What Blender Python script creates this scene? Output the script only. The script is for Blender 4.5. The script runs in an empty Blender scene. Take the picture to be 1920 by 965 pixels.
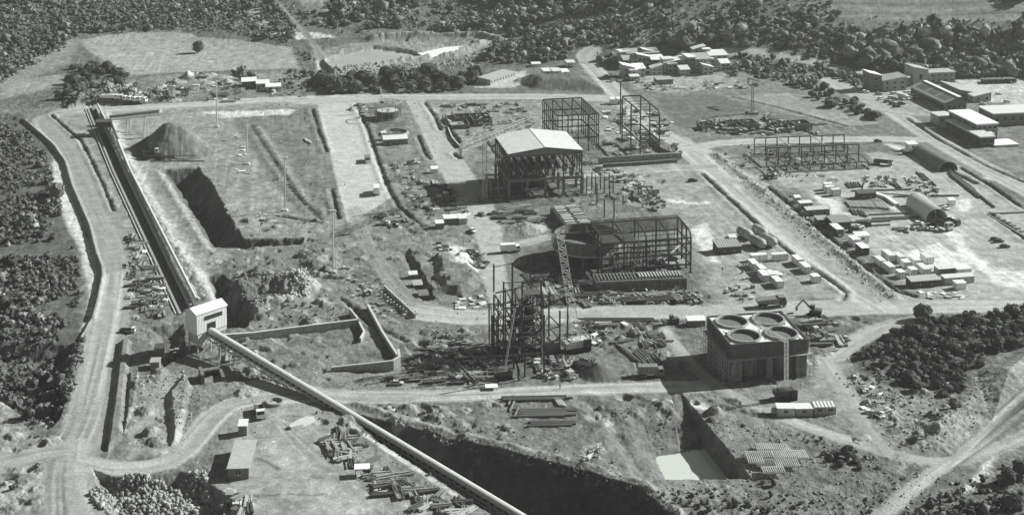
import bpy, bmesh, math, random
import numpy as np
from mathutils import Vector, Matrix
random.seed(7)
RNG = np.random.default_rng(7)
SC = bpy.context.scene
COL = SC.collection
# ---------------------------------------------------------------- camera, world, sun, exposure
F, CAMH, YH, PITCH = 2700.0, 200.0, -450.0, math.radians(6)
Y0 = YH + F * math.tan(PITCH)
cd = bpy.data.cameras.new('camera'); cam = bpy.data.objects.new('camera', cd); COL.objects.link(cam)
cd.sensor_fit = 'HORIZONTAL'; cd.sensor_width = 36; cd.lens = F / 1920 * 36
cd.shift_y = (Y0 - 482.5) / 1920
cd.clip_start = 1; cd.clip_end = 30000
cam.location = (0, 0, CAMH); cam.rotation_euler = (math.pi / 2 - PITCH, 0, 0)
SC.camera = cam
SUN_AZ = math.atan2(0.40, 1.0); SUN_EL = math.radians(30)
w = bpy.data.worlds.new('World'); SC.world = w; w.use_nodes = True
nt = w.node_tree; bg = nt.nodes['Background']
sky = nt.nodes.new('ShaderNodeTexSky'); sky.sky_type = 'NISHITA'; sky.sun_disc = False
sky.sun_elevation = SUN_EL; sky.sun_rotation = math.pi / 2 - SUN_AZ; sky.dust_density = 0.6; sky.air_density = 1.0; sky.altitude = 600
bw = nt.nodes.new('ShaderNodeSeparateColor'); tint = nt.nodes.new('ShaderNodeMix'); tint.data_type = 'RGBA'; tint.blend_type = 'MULTIPLY'
tint.inputs[0].default_value = 1; tint.inputs[7].default_value = (0.955, 1.0, 0.95, 1)
nt.links.new(sky.outputs[0], bw.inputs[0]); nt.links.new(bw.outputs[0], tint.inputs[6])
nt.links.new(tint.outputs[2], bg.inputs[0]); bg.inputs[1].default_value = 0.062
sl = bpy.data.lights.new('sun', 'SUN'); so = bpy.data.objects.new('sun', sl); COL.objects.link(so)
sl.energy = 5.0; sl.angle = math.radians(0.6); sl.color = (0.97, 1.0, 0.96)
sd = Vector((math.cos(SUN_EL) * math.cos(SUN_AZ), math.cos(SUN_EL) * math.sin(SUN_AZ), math.sin(SUN_EL)))
so.rotation_euler = sd.to_track_quat('Z', 'Y').to_euler()
so.location = sd * 500
vs = SC.view_settings; vs.view_transform = 'Standard'; vs.look = 'None'; vs.exposure = 0.72; vs.gamma = 1
SC.cycles.max_bounces = 5; SC.cycles.diffuse_bounces = 3; SC.cycles.use_denoising = True
SC.cycles.volume_bounces = 1
# ---------------------------------------------------------------- helpers: numbers
def smooth(t): t = np.clip(t, 0, 1); return t * t * (3 - 2 * t)
def _h(ix, iy, seed):
    n = (ix.astype(np.int64) * 374761393 + iy.astype(np.int64) * 668265263 + seed * 1442695041) & 0x7fffffff
    n = ((n ^ (n >> 13)) * 1274126177) & 0x7fffffff
    return ((n ^ (n >> 16)) & 0xffff) / 65535.0
def vnoise(x, y, seed=0):
    x0 = np.floor(x); y0 = np.floor(y); fx = x - x0; fy = y - y0
    fx = fx * fx * (3 - 2 * fx); fy = fy * fy * (3 - 2 * fy)
    x0 = x0.astype(np.int64); y0 = y0.astype(np.int64)
    a = _h(x0, y0, seed); b = _h(x0 + 1, y0, seed); c = _h(x0, y0 + 1, seed); d = _h(x0 + 1, y0 + 1, seed)
    return (a * (1 - fx) + b * fx) * (1 - fy) + (c * (1 - fx) + d * fx) * fy - 0.5
def fbm(x, y, scale, octaves=4, seed=0, gain=0.55):
    s = np.zeros_like(x, dtype=float); a = 1.0; q = 1.0 / scale; t = 0
    for k in range(octaves):
        s += a * vnoise(x * q + 17.3 * k, y * q - 9.1 * k, seed + k); t += a; a *= gain; q *= 2.03
    return s / t
def ss(a, b, v): return smooth((v - a) / (b - a))
def H0(x, y):                      # the land itself, before anything was dug: flat platform, hills behind
    x = np.asarray(x, float); y = np.asarray(y, float)
    foot = 905 + 0.06 * x - 60 * ss(50, 400, x) * 0 - 0.00012 * (x - 120) ** 2
    u = np.maximum(y - foot, 0)
    right = ss(-60, 160, x)
    h = (0.34 * np.minimum(u, 110) + 0.17 * np.clip(u - 110, 0, 700)) * right * ss(0, 60, u)
    u2 = np.clip(y - 1000, 0, 1200)
    h += (1 - right) * 0.10 * u2
    h += ss(0, 130, u) * (16 * fbm(x, y, 150, 3, 5) * right + 7 * fbm(x, y, 90, 3, 9))
    h -= 3.0 * ss(-40, -70, x + 0.22 * (y - 500) + 62) * 0
    return h
def ray(px, py):
    k = Y0 - py
    return (px - 960, F * math.cos(PITCH) + k * math.sin(PITCH), -F * math.sin(PITCH) + k * math.cos(PITCH))
def at(px, py, z=None):            # the place on the land seen at a point of the photograph
    dx, dy, dz = ray(px, py)
    if z is not None:
        t = (z - CAMH) / dz; return Vector((dx * t, dy * t, z))
    t = 0.9 * (0 - CAMH) / dz; lo = None
    t0 = -60 / dz
    prev = t0
    n = 160; te = -CAMH / dz
    for i in range(n + 1):
        t = t0 + (te - t0) * i / n
        if CAMH + dz * t <= float(H0(dx * t, dy * t)) + 1e-6:
            a, b = prev, t
            for _ in range(22):
                m = (a + b) / 2
                if CAMH + dz * m <= float(H0(dx * m, dy * m)): b = m
                else: a = m
            t = b; break
        prev = t
    return Vector((dx * t, dy * t, CAMH + dz * t))
def P(pts): return np.array([tuple(at(a, b))[:2] for a, b in pts])
def ppm(py): return (py - YH) / CAMH      # photograph pixels per metre on the platform
ED = Vector((-530, 2700, 0)).normalized(); ER = Vector((ED.y, -ED.x, 0)); GRID = math.atan2(ER.y, ER.x)   # the plant's own grid
# ---------------------------------------------------------------- materials
MATS = {}
def mat(name, v, rough=0.8, metal=0.0, var=0.25, scale=2.0, bump=0.0, streak=0.0, spec=0.3):
    if name in MATS: return MATS[name]
    m = bpy.data.materials.new(name); m.use_nodes = True; t = m.node_tree; b = t.nodes['Principled BSDF']
    b.inputs['Roughness'].default_value = rough; b.inputs['Metallic'].default_value = metal
    b.inputs['Specular IOR Level'].default_value = spec
    tc = t.nodes.new('ShaderNodeTexCoord'); n = t.nodes.new('ShaderNodeTexNoise')
    n.inputs['Scale'].default_value = scale; n.inputs['Detail'].default_value = 5; n.inputs['Roughness'].default_value = 0.65
    t.links.new(tc.outputs['Object'], n.inputs['Vector'])
    r = t.nodes.new('ShaderNodeMapRange'); r.inputs[1].default_value = 0.3; r.inputs[2].default_value = 0.7
    r.inputs[3].default_value = 1 - var; r.inputs[4].default_value = 1 + var
    t.links.new(n.outputs[0], r.inputs[0])
    last = r.outputs[0]
    if streak:
        mp = t.nodes.new('ShaderNodeMapping'); mp.inputs['Scale'].default_value = (1.6, 1.6, 0.12)
        n2 = t.nodes.new('ShaderNodeTexNoise'); n2.inputs['Scale'].default_value = 1.5; n2.inputs['Detail'].default_value = 3
        t.links.new(tc.outputs['Object'], mp.inputs[0]); t.links.new(mp.outputs[0], n2.inputs['Vector'])
        r2 = t.nodes.new('ShaderNodeMapRange'); r2.inputs[1].default_value = 0.35; r2.inputs[2].default_value = 0.7
        r2.inputs[3].default_value = 1 - streak; r2.inputs[4].default_value = 1.05
        t.links.new(n2.outputs[0], r2.inputs[0])
        mm = t.nodes.new('ShaderNodeMath'); mm.operation = 'MULTIPLY'
        t.links.new(last, mm.inputs[0]); t.links.new(r2.outputs[0], mm.inputs[1]); last = mm.outputs[0]
    oi = t.nodes.new('ShaderNodeObjectInfo'); r3 = t.nodes.new('ShaderNodeMapRange'); r3.inputs[3].default_value = 0.88; r3.inputs[4].default_value = 1.12
    t.links.new(oi.outputs['Random'], r3.inputs[0])
    m1 = t.nodes.new('ShaderNodeMath'); m1.operation = 'MULTIPLY'; t.links.new(last, m1.inputs[0]); t.links.new(r3.outputs[0], m1.inputs[1])
    m2 = t.nodes.new('ShaderNodeMath'); m2.operation = 'MULTIPLY'; m2.inputs[1].default_value = v; t.links.new(m1.outputs[0], m2.inputs[0])
    t.links.new(m2.outputs[0], b.inputs['Base Color'])
    if bump:
        bp = t.nodes.new('ShaderNodeBump'); bp.inputs['Distance'].default_value = bump; bp.inputs['Strength'].default_value = 1
        t.links.new(n.outputs[0], bp.inputs['Height']); t.links.new(bp.outputs[0], b.inputs['Normal'])
    MATS[name] = m; return m
def ground_mat():
    m = bpy.data.materials.new('earth'); m.use_nodes = True; t = m.node_tree; b = t.nodes['Principled BSDF']
    b.inputs['Roughness'].default_value = 0.95; b.inputs['Specular IOR Level'].default_value = 0.1
    at_ = t.nodes.new('ShaderNodeAttribute'); at_.attribute_name = 'soil'
    tc = t.nodes.new('ShaderNodeTexCoord')
    facs = []
    for sc, lo, hi, dt in ((1.1, 0.78, 1.22, 5), (0.22, 0.82, 1.18, 4), (4.0, 0.9, 1.1, 2)):
        n = t.nodes.new('ShaderNodeTexNoise'); n.inputs['Scale'].default_value = sc; n.inputs['Detail'].default_value = dt; n.inputs['Roughness'].default_value = 0.7
        t.links.new(tc.outputs['Object'], n.inputs['Vector'])
        r = t.nodes.new('ShaderNodeMapRange'); r.inputs[1].default_value = 0.32; r.inputs[2].default_value = 0.68
        r.inputs[3].default_value = lo; r.inputs[4].default_value = hi; t.links.new(n.outputs[0], r.inputs[0]); facs.append((r, n))
    last = at_.outputs['Fac']
    for r, n in facs:
        mm = t.nodes.new('ShaderNodeMath'); mm.operation = 'MULTIPLY'
        t.links.new(last, mm.inputs[0]); t.links.new(r.outputs[0], mm.inputs[1]); last = mm.outputs[0]
    t.links.new(last, b.inputs['Base Color'])
    bp = t.nodes.new('ShaderNodeBump'); bp.inputs['Distance'].default_value = 0.22; bp.inputs['Strength'].default_value = 0.8
    t.links.new(facs[0][1].outputs[0], bp.inputs['Height']); t.links.new(bp.outputs[0], b.inputs['Normal'])
    return m
EARTH = ground_mat()
# ---------------------------------------------------------------- helpers: objects
def tag(o, label=None, cat=None, group=None, kind=None):
    if label: o['label'] = label
    if cat: o['category'] = cat
    if group: o['group'] = group
    if kind: o['kind'] = kind
    return o
def empty(name, loc, rz=0.0, label=None, cat=None, group=None):
    o = bpy.data.objects.new(name, None); COL.objects.link(o); o.location = loc; o.rotation_euler = (0, 0, rz)
    o.empty_display_size = 1
    return tag(o, label, cat, group, 'thing' if label else None)
def copy_tree(o, parent=None):
    c = o.copy(); COL.objects.link(c); c.parent = parent
    for ch in list(o.children): copy_tree(ch, c)
    return c
class MB:
    def __init__(s): s.v = []; s.f = []; s.n = 0
    def add(s, vs_, fs):
        n = len(s.v); s.v.extend([tuple(v) for v in vs_]); s.f.extend([tuple(i + n for i in f) for f in fs]); return s
    def box(s, x0, x1, y0, y1, z0, z1):
        return s.add([(x0, y0, z0), (x1, y0, z0), (x1, y1, z0), (x0, y1, z0), (x0, y0, z1), (x1, y0, z1), (x1, y1, z1), (x0, y1, z1)],
                     [(3, 2, 1, 0), (4, 5, 6, 7), (0, 1, 5, 4), (1, 2, 6, 5), (2, 3, 7, 6), (3, 0, 4, 7)])
    def prism(s, poly, z0, z1):
        n = len(poly)
        return s.add([(x, y, z0) for x, y in poly] + [(x, y, z1) for x, y in poly],
                     [tuple(range(n))[::-1], tuple(range(n, 2 * n))] + [(i, (i + 1) % n, n + (i + 1) % n, n + i) for i in range(n)])
    def bar(s, a, b, w=0.2, h=None, up=(0, 0, 1)):
        a = Vector(a); b = Vector(b); h = h or w; d = b - a
        if d.length < 1e-6: return s
        d.normalize(); u = Vector(up)
        if abs(d.dot(u)) > 0.98: u = Vector((1, 0, 0))
        r = d.cross(u).normalized(); u = r.cross(d)
        vs_ = []
        for p in (a, b):
            for i, j in ((-1, -1), (1, -1), (1, 1), (-1, 1)): vs_.append(p + r * (i * w / 2) + u * (j * h / 2))
        return s.add(vs_, [(0, 3, 2, 1), (4, 5, 6, 7), (0, 1, 5, 4), (1, 2, 6, 5), (2, 3, 7, 6), (3, 0, 4, 7)])
    def tube(s, a, b, r0, r1=None, n=8, caps=True):
        a = Vector(a); b = Vector(b); r1 = r0 if r1 is None else r1; d = (b - a).normalized()
        u = Vector((0, 0, 1)) if abs(d.z) < 0.9 else Vector((1, 0, 0)); x = d.cross(u).normalized(); y = d.cross(x)
        vs_ = [p + (x * math.cos(2 * math.pi * k / n) + y * math.sin(2 * math.pi * k / n)) * r for p, r in ((a, r0), (b, r1)) for k in range(n)]
        fs = [(k, (k + 1) % n, n + (k + 1) % n, n + k) for k in range(n)]
        if caps: fs += [tuple(range(n))[::-1], tuple(range(n, 2 * n))]
        return s.add(vs_, fs)
    def lathe(s, prof, n=24, c=(0, 0), closed=False, a0=0, a1=2 * math.pi):
        m = len(prof); full = abs(a1 - a0 - 2 * math.pi) < 1e-6; k = n if full else n + 1; vs_ = []
        for i in range(k):
            a = a0 + (a1 - a0) * i / n
            for r, z in prof: vs_.append((c[0] + r * math.cos(a), c[1] + r * math.sin(a), z))
        fs = []
        for i in range(n):
            j = (i + 1) % k
            for q in range(m if closed else m - 1):
                q2 = (q + 1) % m
                fs.append((i * m + q, j * m + q, j * m + q2, i * m + q2))
        return s.add(vs_, fs)
    def build(s, name, m, parent=None, smooth_=False, loc=None, rz=0):
        me = bpy.data.meshes.new(name); me.from_pydata(s.v, [], s.f); me.materials.append(m)
        if smooth_: me.shade_smooth()
        me.validate()
        o = bpy.data.objects.new(name, me); COL.objects.link(o); o.parent = parent
        if loc is not None: o.location = loc
        if rz: o.rotation_euler = (0, 0, rz)
        return o
def np_mesh(name, V, Fc, m, smooth_=False, attr=None):
    V = np.asarray(V, np.float32); Fc = np.asarray(Fc, np.int32); k = Fc.shape[1]
    me = bpy.data.meshes.new(name); me.vertices.add(len(V)); me.vertices.foreach_set('co', V.ravel())
    me.loops.add(Fc.size); me.loops.foreach_set('vertex_index', Fc.ravel())
    me.polygons.add(len(Fc)); me.polygons.foreach_set('loop_start', np.arange(0, Fc.size, k, dtype=np.int32))
    me.polygons.foreach_set('loop_total', np.full(len(Fc), k, np.int32))
    if smooth_: me.polygons.foreach_set('use_smooth', np.ones(len(Fc), bool))
    me.update(calc_edges=True)
    if attr:
        for an, av in attr.items():
            a = me.attributes.new(an, 'FLOAT', 'POINT'); a.data.foreach_set('value', np.asarray(av, np.float32))
    me.materials.append(m)
    o = bpy.data.objects.new(name, me); COL.objects.link(o); return o
# ================================================================ THE LAND
rows = [300.0]
while rows[-1] < 1330: rows.append(rows[-1] + rows[-1] ** 2 / 540000 * 1.2 * (1 if rows[-1] < 1000 else 0.9))
while rows[-1] < 9000: rows.append(rows[-1] * 1.03)
ROW = np.array(rows); NC = 1500
tcol = np.linspace(-1, 1, NC)
XX = tcol[None, :] * (0.43 * ROW[:, None] + 0); YY = np.repeat(ROW[:, None], NC, 1)
NR = len(ROW)
ZZ = H0(XX, YY)
SOIL = np.full(XX.shape, 0.165)
LUMP = np.full(XX.shape, 0.20)       # how uneven the surface is, metres
ROADID = np.zeros(XX.shape, np.int8)
NB = fbm(XX, YY, 9, 4, 31)          # shared edge noise
NS = fbm(XX, YY, 2.6, 3, 61)
def clipbox(W, pad):
    r0 = np.searchsorted(ROW, W[:, 1].min() - pad) - 1; r1 = np.searchsorted(ROW, W[:, 1].max() + pad) + 1
    r0 = max(r0, 0); r1 = min(max(r1, r0 + 1), NR)
    d = ROW[r0] if W[:, 0].min() > 0 else ROW[r0]
    tx = [(W[:, 0].min() - pad) / (0.43 * ROW[i]) for i in (r0, r1 - 1)] + [(W[:, 0].max() + pad) / (0.43 * ROW[i]) for i in (r0, r1 - 1)]
    c0 = int(max(0, math.floor((min(tx) + 1) / 2 * (NC - 1)) - 1)); c1 = int(min(NC, math.ceil((max(tx) + 1) / 2 * (NC - 1)) + 2))
    return slice(r0, r1), slice(c0, max(c1, c0 + 1))
def sdist(W, X, Y, closed=True):     # distance to a polygon outline (negative inside) or to a polyline
    best = np.full(X.shape, 1e9); inside = np.zeros(X.shape, bool); n = len(W)
    for i in range(n if closed else n - 1):
        ax, ay = W[i]; bx, by = W[(i + 1) % n]; ex, ey = bx - ax, by - ay; L = ex * ex + ey * ey + 1e-9
        t = np.clip(((X - ax) * ex + (Y - ay) * ey) / L, 0, 1)
        best = np.minimum(best, (X - ax - t * ex) ** 2 + (Y - ay - t * ey) ** 2)
        if closed and abs(ey) > 1e-9:
            c = ((ay > Y) != (by > Y)) & (X < ex * (Y - ay) / ey + ax); inside ^= c
    best = np.sqrt(best)
    return np.where(inside, -best, best) if closed else best
def paint(pts, v, soft=1.5, nz=3.0, amount=1.0, lump=None, road=0, var=0.0):
    W = P(pts); s = clipbox(W, soft + nz + 2); X, Y = XX[s], YY[s]
    d = sdist(W, X, Y) + NB[s] * nz * 2
    k = amount * ss(soft, -soft, d)
    vv = v * (1 + var * 2 * NS[s])
    SOIL[s] = SOIL[s] * (1 - k) + vv * k
    if lump is not None: LUMP[s] = LUMP[s] * (1 - k) + lump * k
    if road: ROADID[s] = np.where(d < 0, road, ROADID[s])
def width_line(pts, w):
    return P(pts), w
def track(pts, w, v, soft=1.0, nz=0.8, amount=1.0, road=1, streak=0.16, lump=0.03, flat=False, seed=3):
    W = P(pts)
    if len(W) > 2:                  # round the corners
        for _ in range(2):
            Q = [W[0]]
            for i in range(len(W) - 1): Q += [W[i] * 0.75 + W[i + 1] * 0.25, W[i] * 0.25 + W[i + 1] * 0.75]
            W = np.array(Q + [W[-1]])
    s = clipbox(W, w + soft + nz + 3); X, Y = XX[s], YY[s]
    d = np.full(X.shape, 1e9); side = np.zeros(X.shape); along = np.zeros(X.shape); acc = 0
    for i in range(len(W) - 1):
        ax, ay = W[i]; ex, ey = W[i + 1] - W[i]; L = math.hypot(ex, ey) + 1e-9
        t = ((X - ax) * ex + (Y - ay) * ey) / L; tc = np.clip(t, 0, L)
        q = np.hypot(X - ax - tc * ex / L, Y - ay - tc * ey / L); c = ((X - ax) * ey - (Y - ay) * ex) / L
        m = q < d; d = np.where(m, q, d); side = np.where(m, c, side); along = np.where(m, acc + tc, along); acc += L
    d2 = d - w / 2 + NB[s] * nz * 2
    k = amount * ss(soft, -soft, d2)
    st = 1 + streak * 3 * (vnoise(side / 0.9 + 50, along / 45, seed) + 0.7 * vnoise(side / 2.2 + 9, along / 80, seed + 1)) + 0.08 * np.cos(side / w * math.pi) 
    SOIL[s] = SOIL[s] * (1 - k) + v * st * k
    LUMP[s] = LUMP[s] * (1 - k) + lump * k
    if road: ROADID[s] = np.where(d2 < 0, road, ROADID[s])
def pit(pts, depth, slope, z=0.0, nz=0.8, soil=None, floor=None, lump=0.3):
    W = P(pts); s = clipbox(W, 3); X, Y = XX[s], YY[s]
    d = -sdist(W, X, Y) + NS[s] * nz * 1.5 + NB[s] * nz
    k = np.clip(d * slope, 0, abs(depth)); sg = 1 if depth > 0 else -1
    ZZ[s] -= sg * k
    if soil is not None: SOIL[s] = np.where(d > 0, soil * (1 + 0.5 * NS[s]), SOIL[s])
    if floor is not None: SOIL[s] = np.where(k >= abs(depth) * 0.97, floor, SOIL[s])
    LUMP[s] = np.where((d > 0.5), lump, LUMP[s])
def raise_(pts, h, slope, **k): pit(pts, -h, slope, **k)
def ditch(pts, depth=1.3, w=2.2, soil=0.1, bank=0.5):
    W = P(pts); s = clipbox(W, w * 3 + 2); d = sdist(W, XX[s], YY[s], False) + NS[s] * 0.8
    q = np.clip(0.85 + 1.0 * NB[s], 0.4, 1.15); d = d + NS[s] * 0.5
    ZZ[s] -= depth * 0.75 * q * np.exp(-(d / (w / 2.6)) ** 2)
    ZZ[s] += bank * q * np.exp(-((d - w * 1.1) / (w * 0.6)) ** 2)
    if soil is not None:
        k = np.exp(-(d / (w * 0.45)) ** 2) * 0.8; SOIL[s] = SOIL[s] * (1 - k) + soil * k
def berm(pts, h=1.2, w=3.0, soil=None, lump=None):
    W = P(pts); s = clipbox(W, w * 3); d = sdist(W, XX[s], YY[s], False) + NS[s] * 0.8
    g = np.exp(-(d / (w / 2)) ** 2); ZZ[s] += h * g * (1 + NS[s])
    if soil is not None: SOIL[s] = SOIL[s] * (1 - g) + soil * g
    if lump is not None: LUMP[s] = np.maximum(LUMP[s], lump * g)
def cone(px, py, r, h, soil=None, pw=1.0, lump=0.25):
    c = at(px, py); W = np.array([[c.x - r, c.y - r], [c.x + r, c.y + r]]); s = clipbox(W, 2)
    d = np.hypot(XX[s] - c.x, YY[s] - c.y) * (1 + 0.25 * NB[s]); k = np.clip(1 - d / r, 0, 1)
    if r < 4.3 and abs(h) < 1.3:          # little tips: ragged and blended into the ground
        k = np.clip(k * 1.3 + 1.2 * NS[s] * (k > 0), 0, 1); ZZ[s] += h * smooth(k); q = smooth(k * 1.6) * .6; SOIL[s] = SOIL[s] * (1 - q) + soil * q; LUMP[s] = np.where(k > 0, lump, LUMP[s]); return
    ZZ[s] += h * (np.minimum(k, .93) if h > 6 else k) ** pw
    if soil is not None: SOIL[s] = np.where(k > 0, soil * (1 + 0.5 * NS[s]), SOIL[s])
    LUMP[s] = np.where(k > 0, lump, LUMP[s])
# --- broad tones: dirt, scrub soil, fields
SOIL *= 1 + 0.8 * fbm(XX, YY, 60, 4, 77) + 0.35 * fbm(XX, YY, 11, 4, 78)
paint([(-200, -40), (2100, -60), (2100, 150), (1640, 140), (1400, 110), (1110, 95), (950, 70), (900, 175), (590, 178), (560, 130), (330, 140), (230, 150), (110, 200), (-200, 210)], 0.12, 6, 6, lump=0.35, var=0.3)
paint([(-200, 200), (40, 215), (85, 270), (100, 330), (125, 410), (150, 460), (150, 560), (158, 640), (120, 790), (60, 800), (0, 740), (-200, 700)], 0.10, 2, 3, lump=0.5, var=0.3)
paint([(1590, 655), (1720, 600), (1830, 580), (2000, 580), (2000, 660), (1880, 660), (1800, 745), (1690, 730), (1610, 690)], 0.09, 3, 3, lump=0.4)
paint([(1100, 985), (1130, 940), (1400, 900), (1550, 960), (1640, 965), (1640, 1010), (1100, 1010)], 0.17, 3, 5, lump=0.35, var=0.4)
paint([(1400, 800), (1700, 860), (1770, 880), (1660, 965), (1200, 985), (1420, 900), (1560, 870)], 0.15, 3, 5, lump=0.3, var=0.4)
paint([(1720, 980), (1790, 900), (1930, 850), (2000, 980)], 0.13, 3, 5, lump=0.35, var=0.4)
paint([(1610, 700), (1700, 740), (1800, 760), (1930, 660), (1930, 740), (1820, 850), (1700, 850), (1610, 770)], 0.23, 3, 4, lump=0.25, var=0.35)
# fields beyond
paint([(150, 76), (200, 66), (270, 61), (360, 62), (372, 70), (480, 80), (545, 88), (562, 128), (440, 131), (330, 136), (238, 140), (205, 120), (172, 98)], 0.28, 1.5, 2, lump=0.12, var=0.10)
paint([(0, 150), (60, 105), (105, 72), (150, 74), (130, 115), (60, 150), (0, 165)], 0.21, 4, 3, lump=0.15)
paint([(20, 150), (110, 140), (140, 150), (60, 175), (0, 185), (0, 160)], 0.24, 4, 3, lump=0.15)
paint([(395, 5), (480, 8), (520, 50), (440, 50), (400, 30)], 0.27, 4, 5, lump=0.2)
paint([(560, -5), (700, -8), (660, 40), (600, 35)], 0.20, 8, 6)
paint([(1400, -30), (1960, -30), (1960, 60), (1800, 58), (1650, 40), (1500, 15)], 0.22, 8, 8, 0.8, lump=.2)
for q in range(7): track([(1480 + q * 14, 2 + q * 9), (1650 + q * 12, 10 + q * 9), (1960, 4 + q * 11)], 2.2, (.09, .3)[q % 2], 1.5, 2, .7, road=0)
paint([(1180, 25), (1230, 60), (1250, 90), (1190, 85), (1160, 50)], 0.2, 6, 5, 0.8)
paint([(1600, 30), (1700, 45), (1800, 80), (1900, 90), (1900, 110), (1700, 90), (1600, 60)], 0.17, 8, 8, 0.8)
# platform tones
paint([(100, 205), (600, 185), (640, 420), (560, 460), (440, 470), (380, 560), (200, 420), (150, 280)], 0.23, 3, 4, lump=0.12, var=0.3)
paint([(430, 215), (590, 200), (630, 330), (640, 410), (560, 400), (500, 330)], 0.16, 2, 3, lump=0.12, var=0.25)
paint([(770, 185), (1150, 190), (1250, 290), (930, 300), (870, 300)], 0.22, 3, 4, lump=0.15, var=0.4)
paint([(1225, 182), (1345, 178), (1420, 205), (1330, 222), (1330, 248), (1265, 235)], 0.13, 1.5, 1.5, lump=0.1, var=0.1)
paint([(1362, 182), (1480, 174), (1655, 230), (1590, 240), (1480, 215)], 0.24, 1.5, 1.5, lump=0.06, var=0.08)
paint([(1420, 180), (1540, 178), (1600, 190), (1660, 232)], 0.21, 1.5, 1.5, lump=0.1)
paint([(1100, 300), (1320, 310), (1440, 440), (1580, 560), (1330, 570), (1320, 500), (1240, 400)], 0.27, 4, 4, lump=0.08, var=0.15)
paint([(1620, 285), (1780, 300), (1940, 400), (1940, 575), (1820, 565), (1690, 535), (1640, 470), (1500, 355), (1440, 335), (1500, 300)], 0.34, 4, 4, lump=0.05, var=0.15)
for poly in ([(1700, 470), (1760, 455), (1830, 490), (1820, 520), (1740, 500)], [(1770, 430), (1800, 440), (1850, 500), (1930, 510), (1930, 550), (1870, 530), (1800, 480)],
             [(1790, 380), (1815, 372), (1822, 395), (1800, 400)], [(1520, 365), (1600, 385), (1620, 405), (1560, 400)], [(1640, 370), (1690, 385), (1700, 400), (1650, 388)],
             [(1300, 430), (1325, 420), (1345, 480), (1360, 500), (1330, 490)], [(1660, 270), (1740, 275), (1760, 300), (1690, 290)], [(1840, 320), (1920, 340), (1920, 350), (1850, 335)],
             [(1240, 370), (1330, 380), (1320, 386), (1250, 380)], [(380, 210), (560, 205), (540, 214), (400, 222)], [(105, 262), (150, 262), (165, 280), (120, 275)],
             [(1800, 920), (1860, 850), (1870, 856), (1820, 925)], [(485, 60), (600, 62), (640, 70), (560, 74)], [(1230, 750), (1310, 752), (1340, 770), (1290, 765)],
             [(440, 835), (505, 800), (512, 890), (470, 895)], [(840, 455), (880, 470), (900, 510), (850, 500)], [(1600, 540), (1660, 555), (1640, 562)]):
    paint(poly, 0.60, 1.5, 3.5, 0.8, var=0.15)
track([(640, 783), (700, 826), (800, 892), (860, 932)], 1.6, 0.5, .4, .3, road=0)
paint([(420, 760), (560, 750), (640, 790), (760, 900), (900, 985), (380, 985), (420, 880)], 0.26, 3, 3, lump=0.03, var=0.08)
paint([(480, 780), (620, 900), (760, 985), (600, 985), (520, 900)], 0.33, 3, 3, lump=0.02, var=0.05)
for q in range(9): track([(500 + q * 5, 770 + q * 3), (560 + q * 12, 850), (650 + q * 22, 930), (740 + q * 25, 1000)], 1.0, (.38, .22)[q % 2], .6, .5, .6, road=0)
paint([(660, 740), (900, 745), (1100, 750), (1230, 880), (1260, 940), (1100, 870), (800, 800)], 0.15, 2, 3, lump=0.2, var=0.3)
paint([(1120, 770), (1150, 790), (1185, 850), (1215, 880), (1195, 885), (1150, 830)], 0.38, 1, 2, 0.7, lump=0.15, var=0.3)
paint([(240, 205), (420, 215), (420, 300), (330, 310), (260, 290)], 0.25, 3, 3)
paint([(98, 285), (125, 325), (160, 432), (188, 505), (175, 600), (150, 640), (166, 560), (152, 462), (122, 415), (100, 340)], 0.50, 1.2, 1.5, lump=0.1, var=0.15)
paint([(-20, 740), (10, 750), (40, 800), (90, 830), (100, 850), (60, 850), (-20, 780)], 0.3, 1.2, 2, lump=0.2, var=0.3)
paint([(-20, 780), (40, 810), (100, 850), (90, 900), (40, 985), (-40, 985)], 0.23, 1.2, 2, lump=0.2, var=0.3)
paint([(0, 880), (60, 870), (80, 900), (30, 960), (-20, 960)], 0.33, 2, 4, 0.6)
paint([(960, 150), (1030, 148), (1110, 152), (1150, 178), (1080, 174), (960, 170)], 0.12, 1, 1, lump=0.2)
# basins beyond the plant
paint([(590, 95), (700, 70), (900, 60), (960, 75), (930, 95), (840, 118), (760, 135), (610, 150)], 0.22, 4, 3, lump=0.35, var=0.4)
pit([(607, 112), (640, 96), (700, 84), (770, 93), (800, 104), (720, 118), (632, 132)], 2.6, 0.8, floor=0.34)
pit([(782, 98), (830, 84), (888, 76), (900, 80), (850, 103), (808, 113)], 2.2, 0.8, floor=0.34)
pit([(640, 82), (680, 73), (770, 68), (765, 78), (690, 82)], 2.0, 0.8, floor=0.26)
pit([(592, 112), (606, 110), (626, 132), (626, 146), (602, 145)], 4.0, 1.2, soil=0.12)
berm([(630, 134), (730, 120), (806, 110), (850, 106), (905, 82)], 3, 9, 0.27, 0.7)
berm([(700, 72), (770, 66), (900, 66), (940, 78)], 3, 8, 0.22, 0.5)
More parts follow.
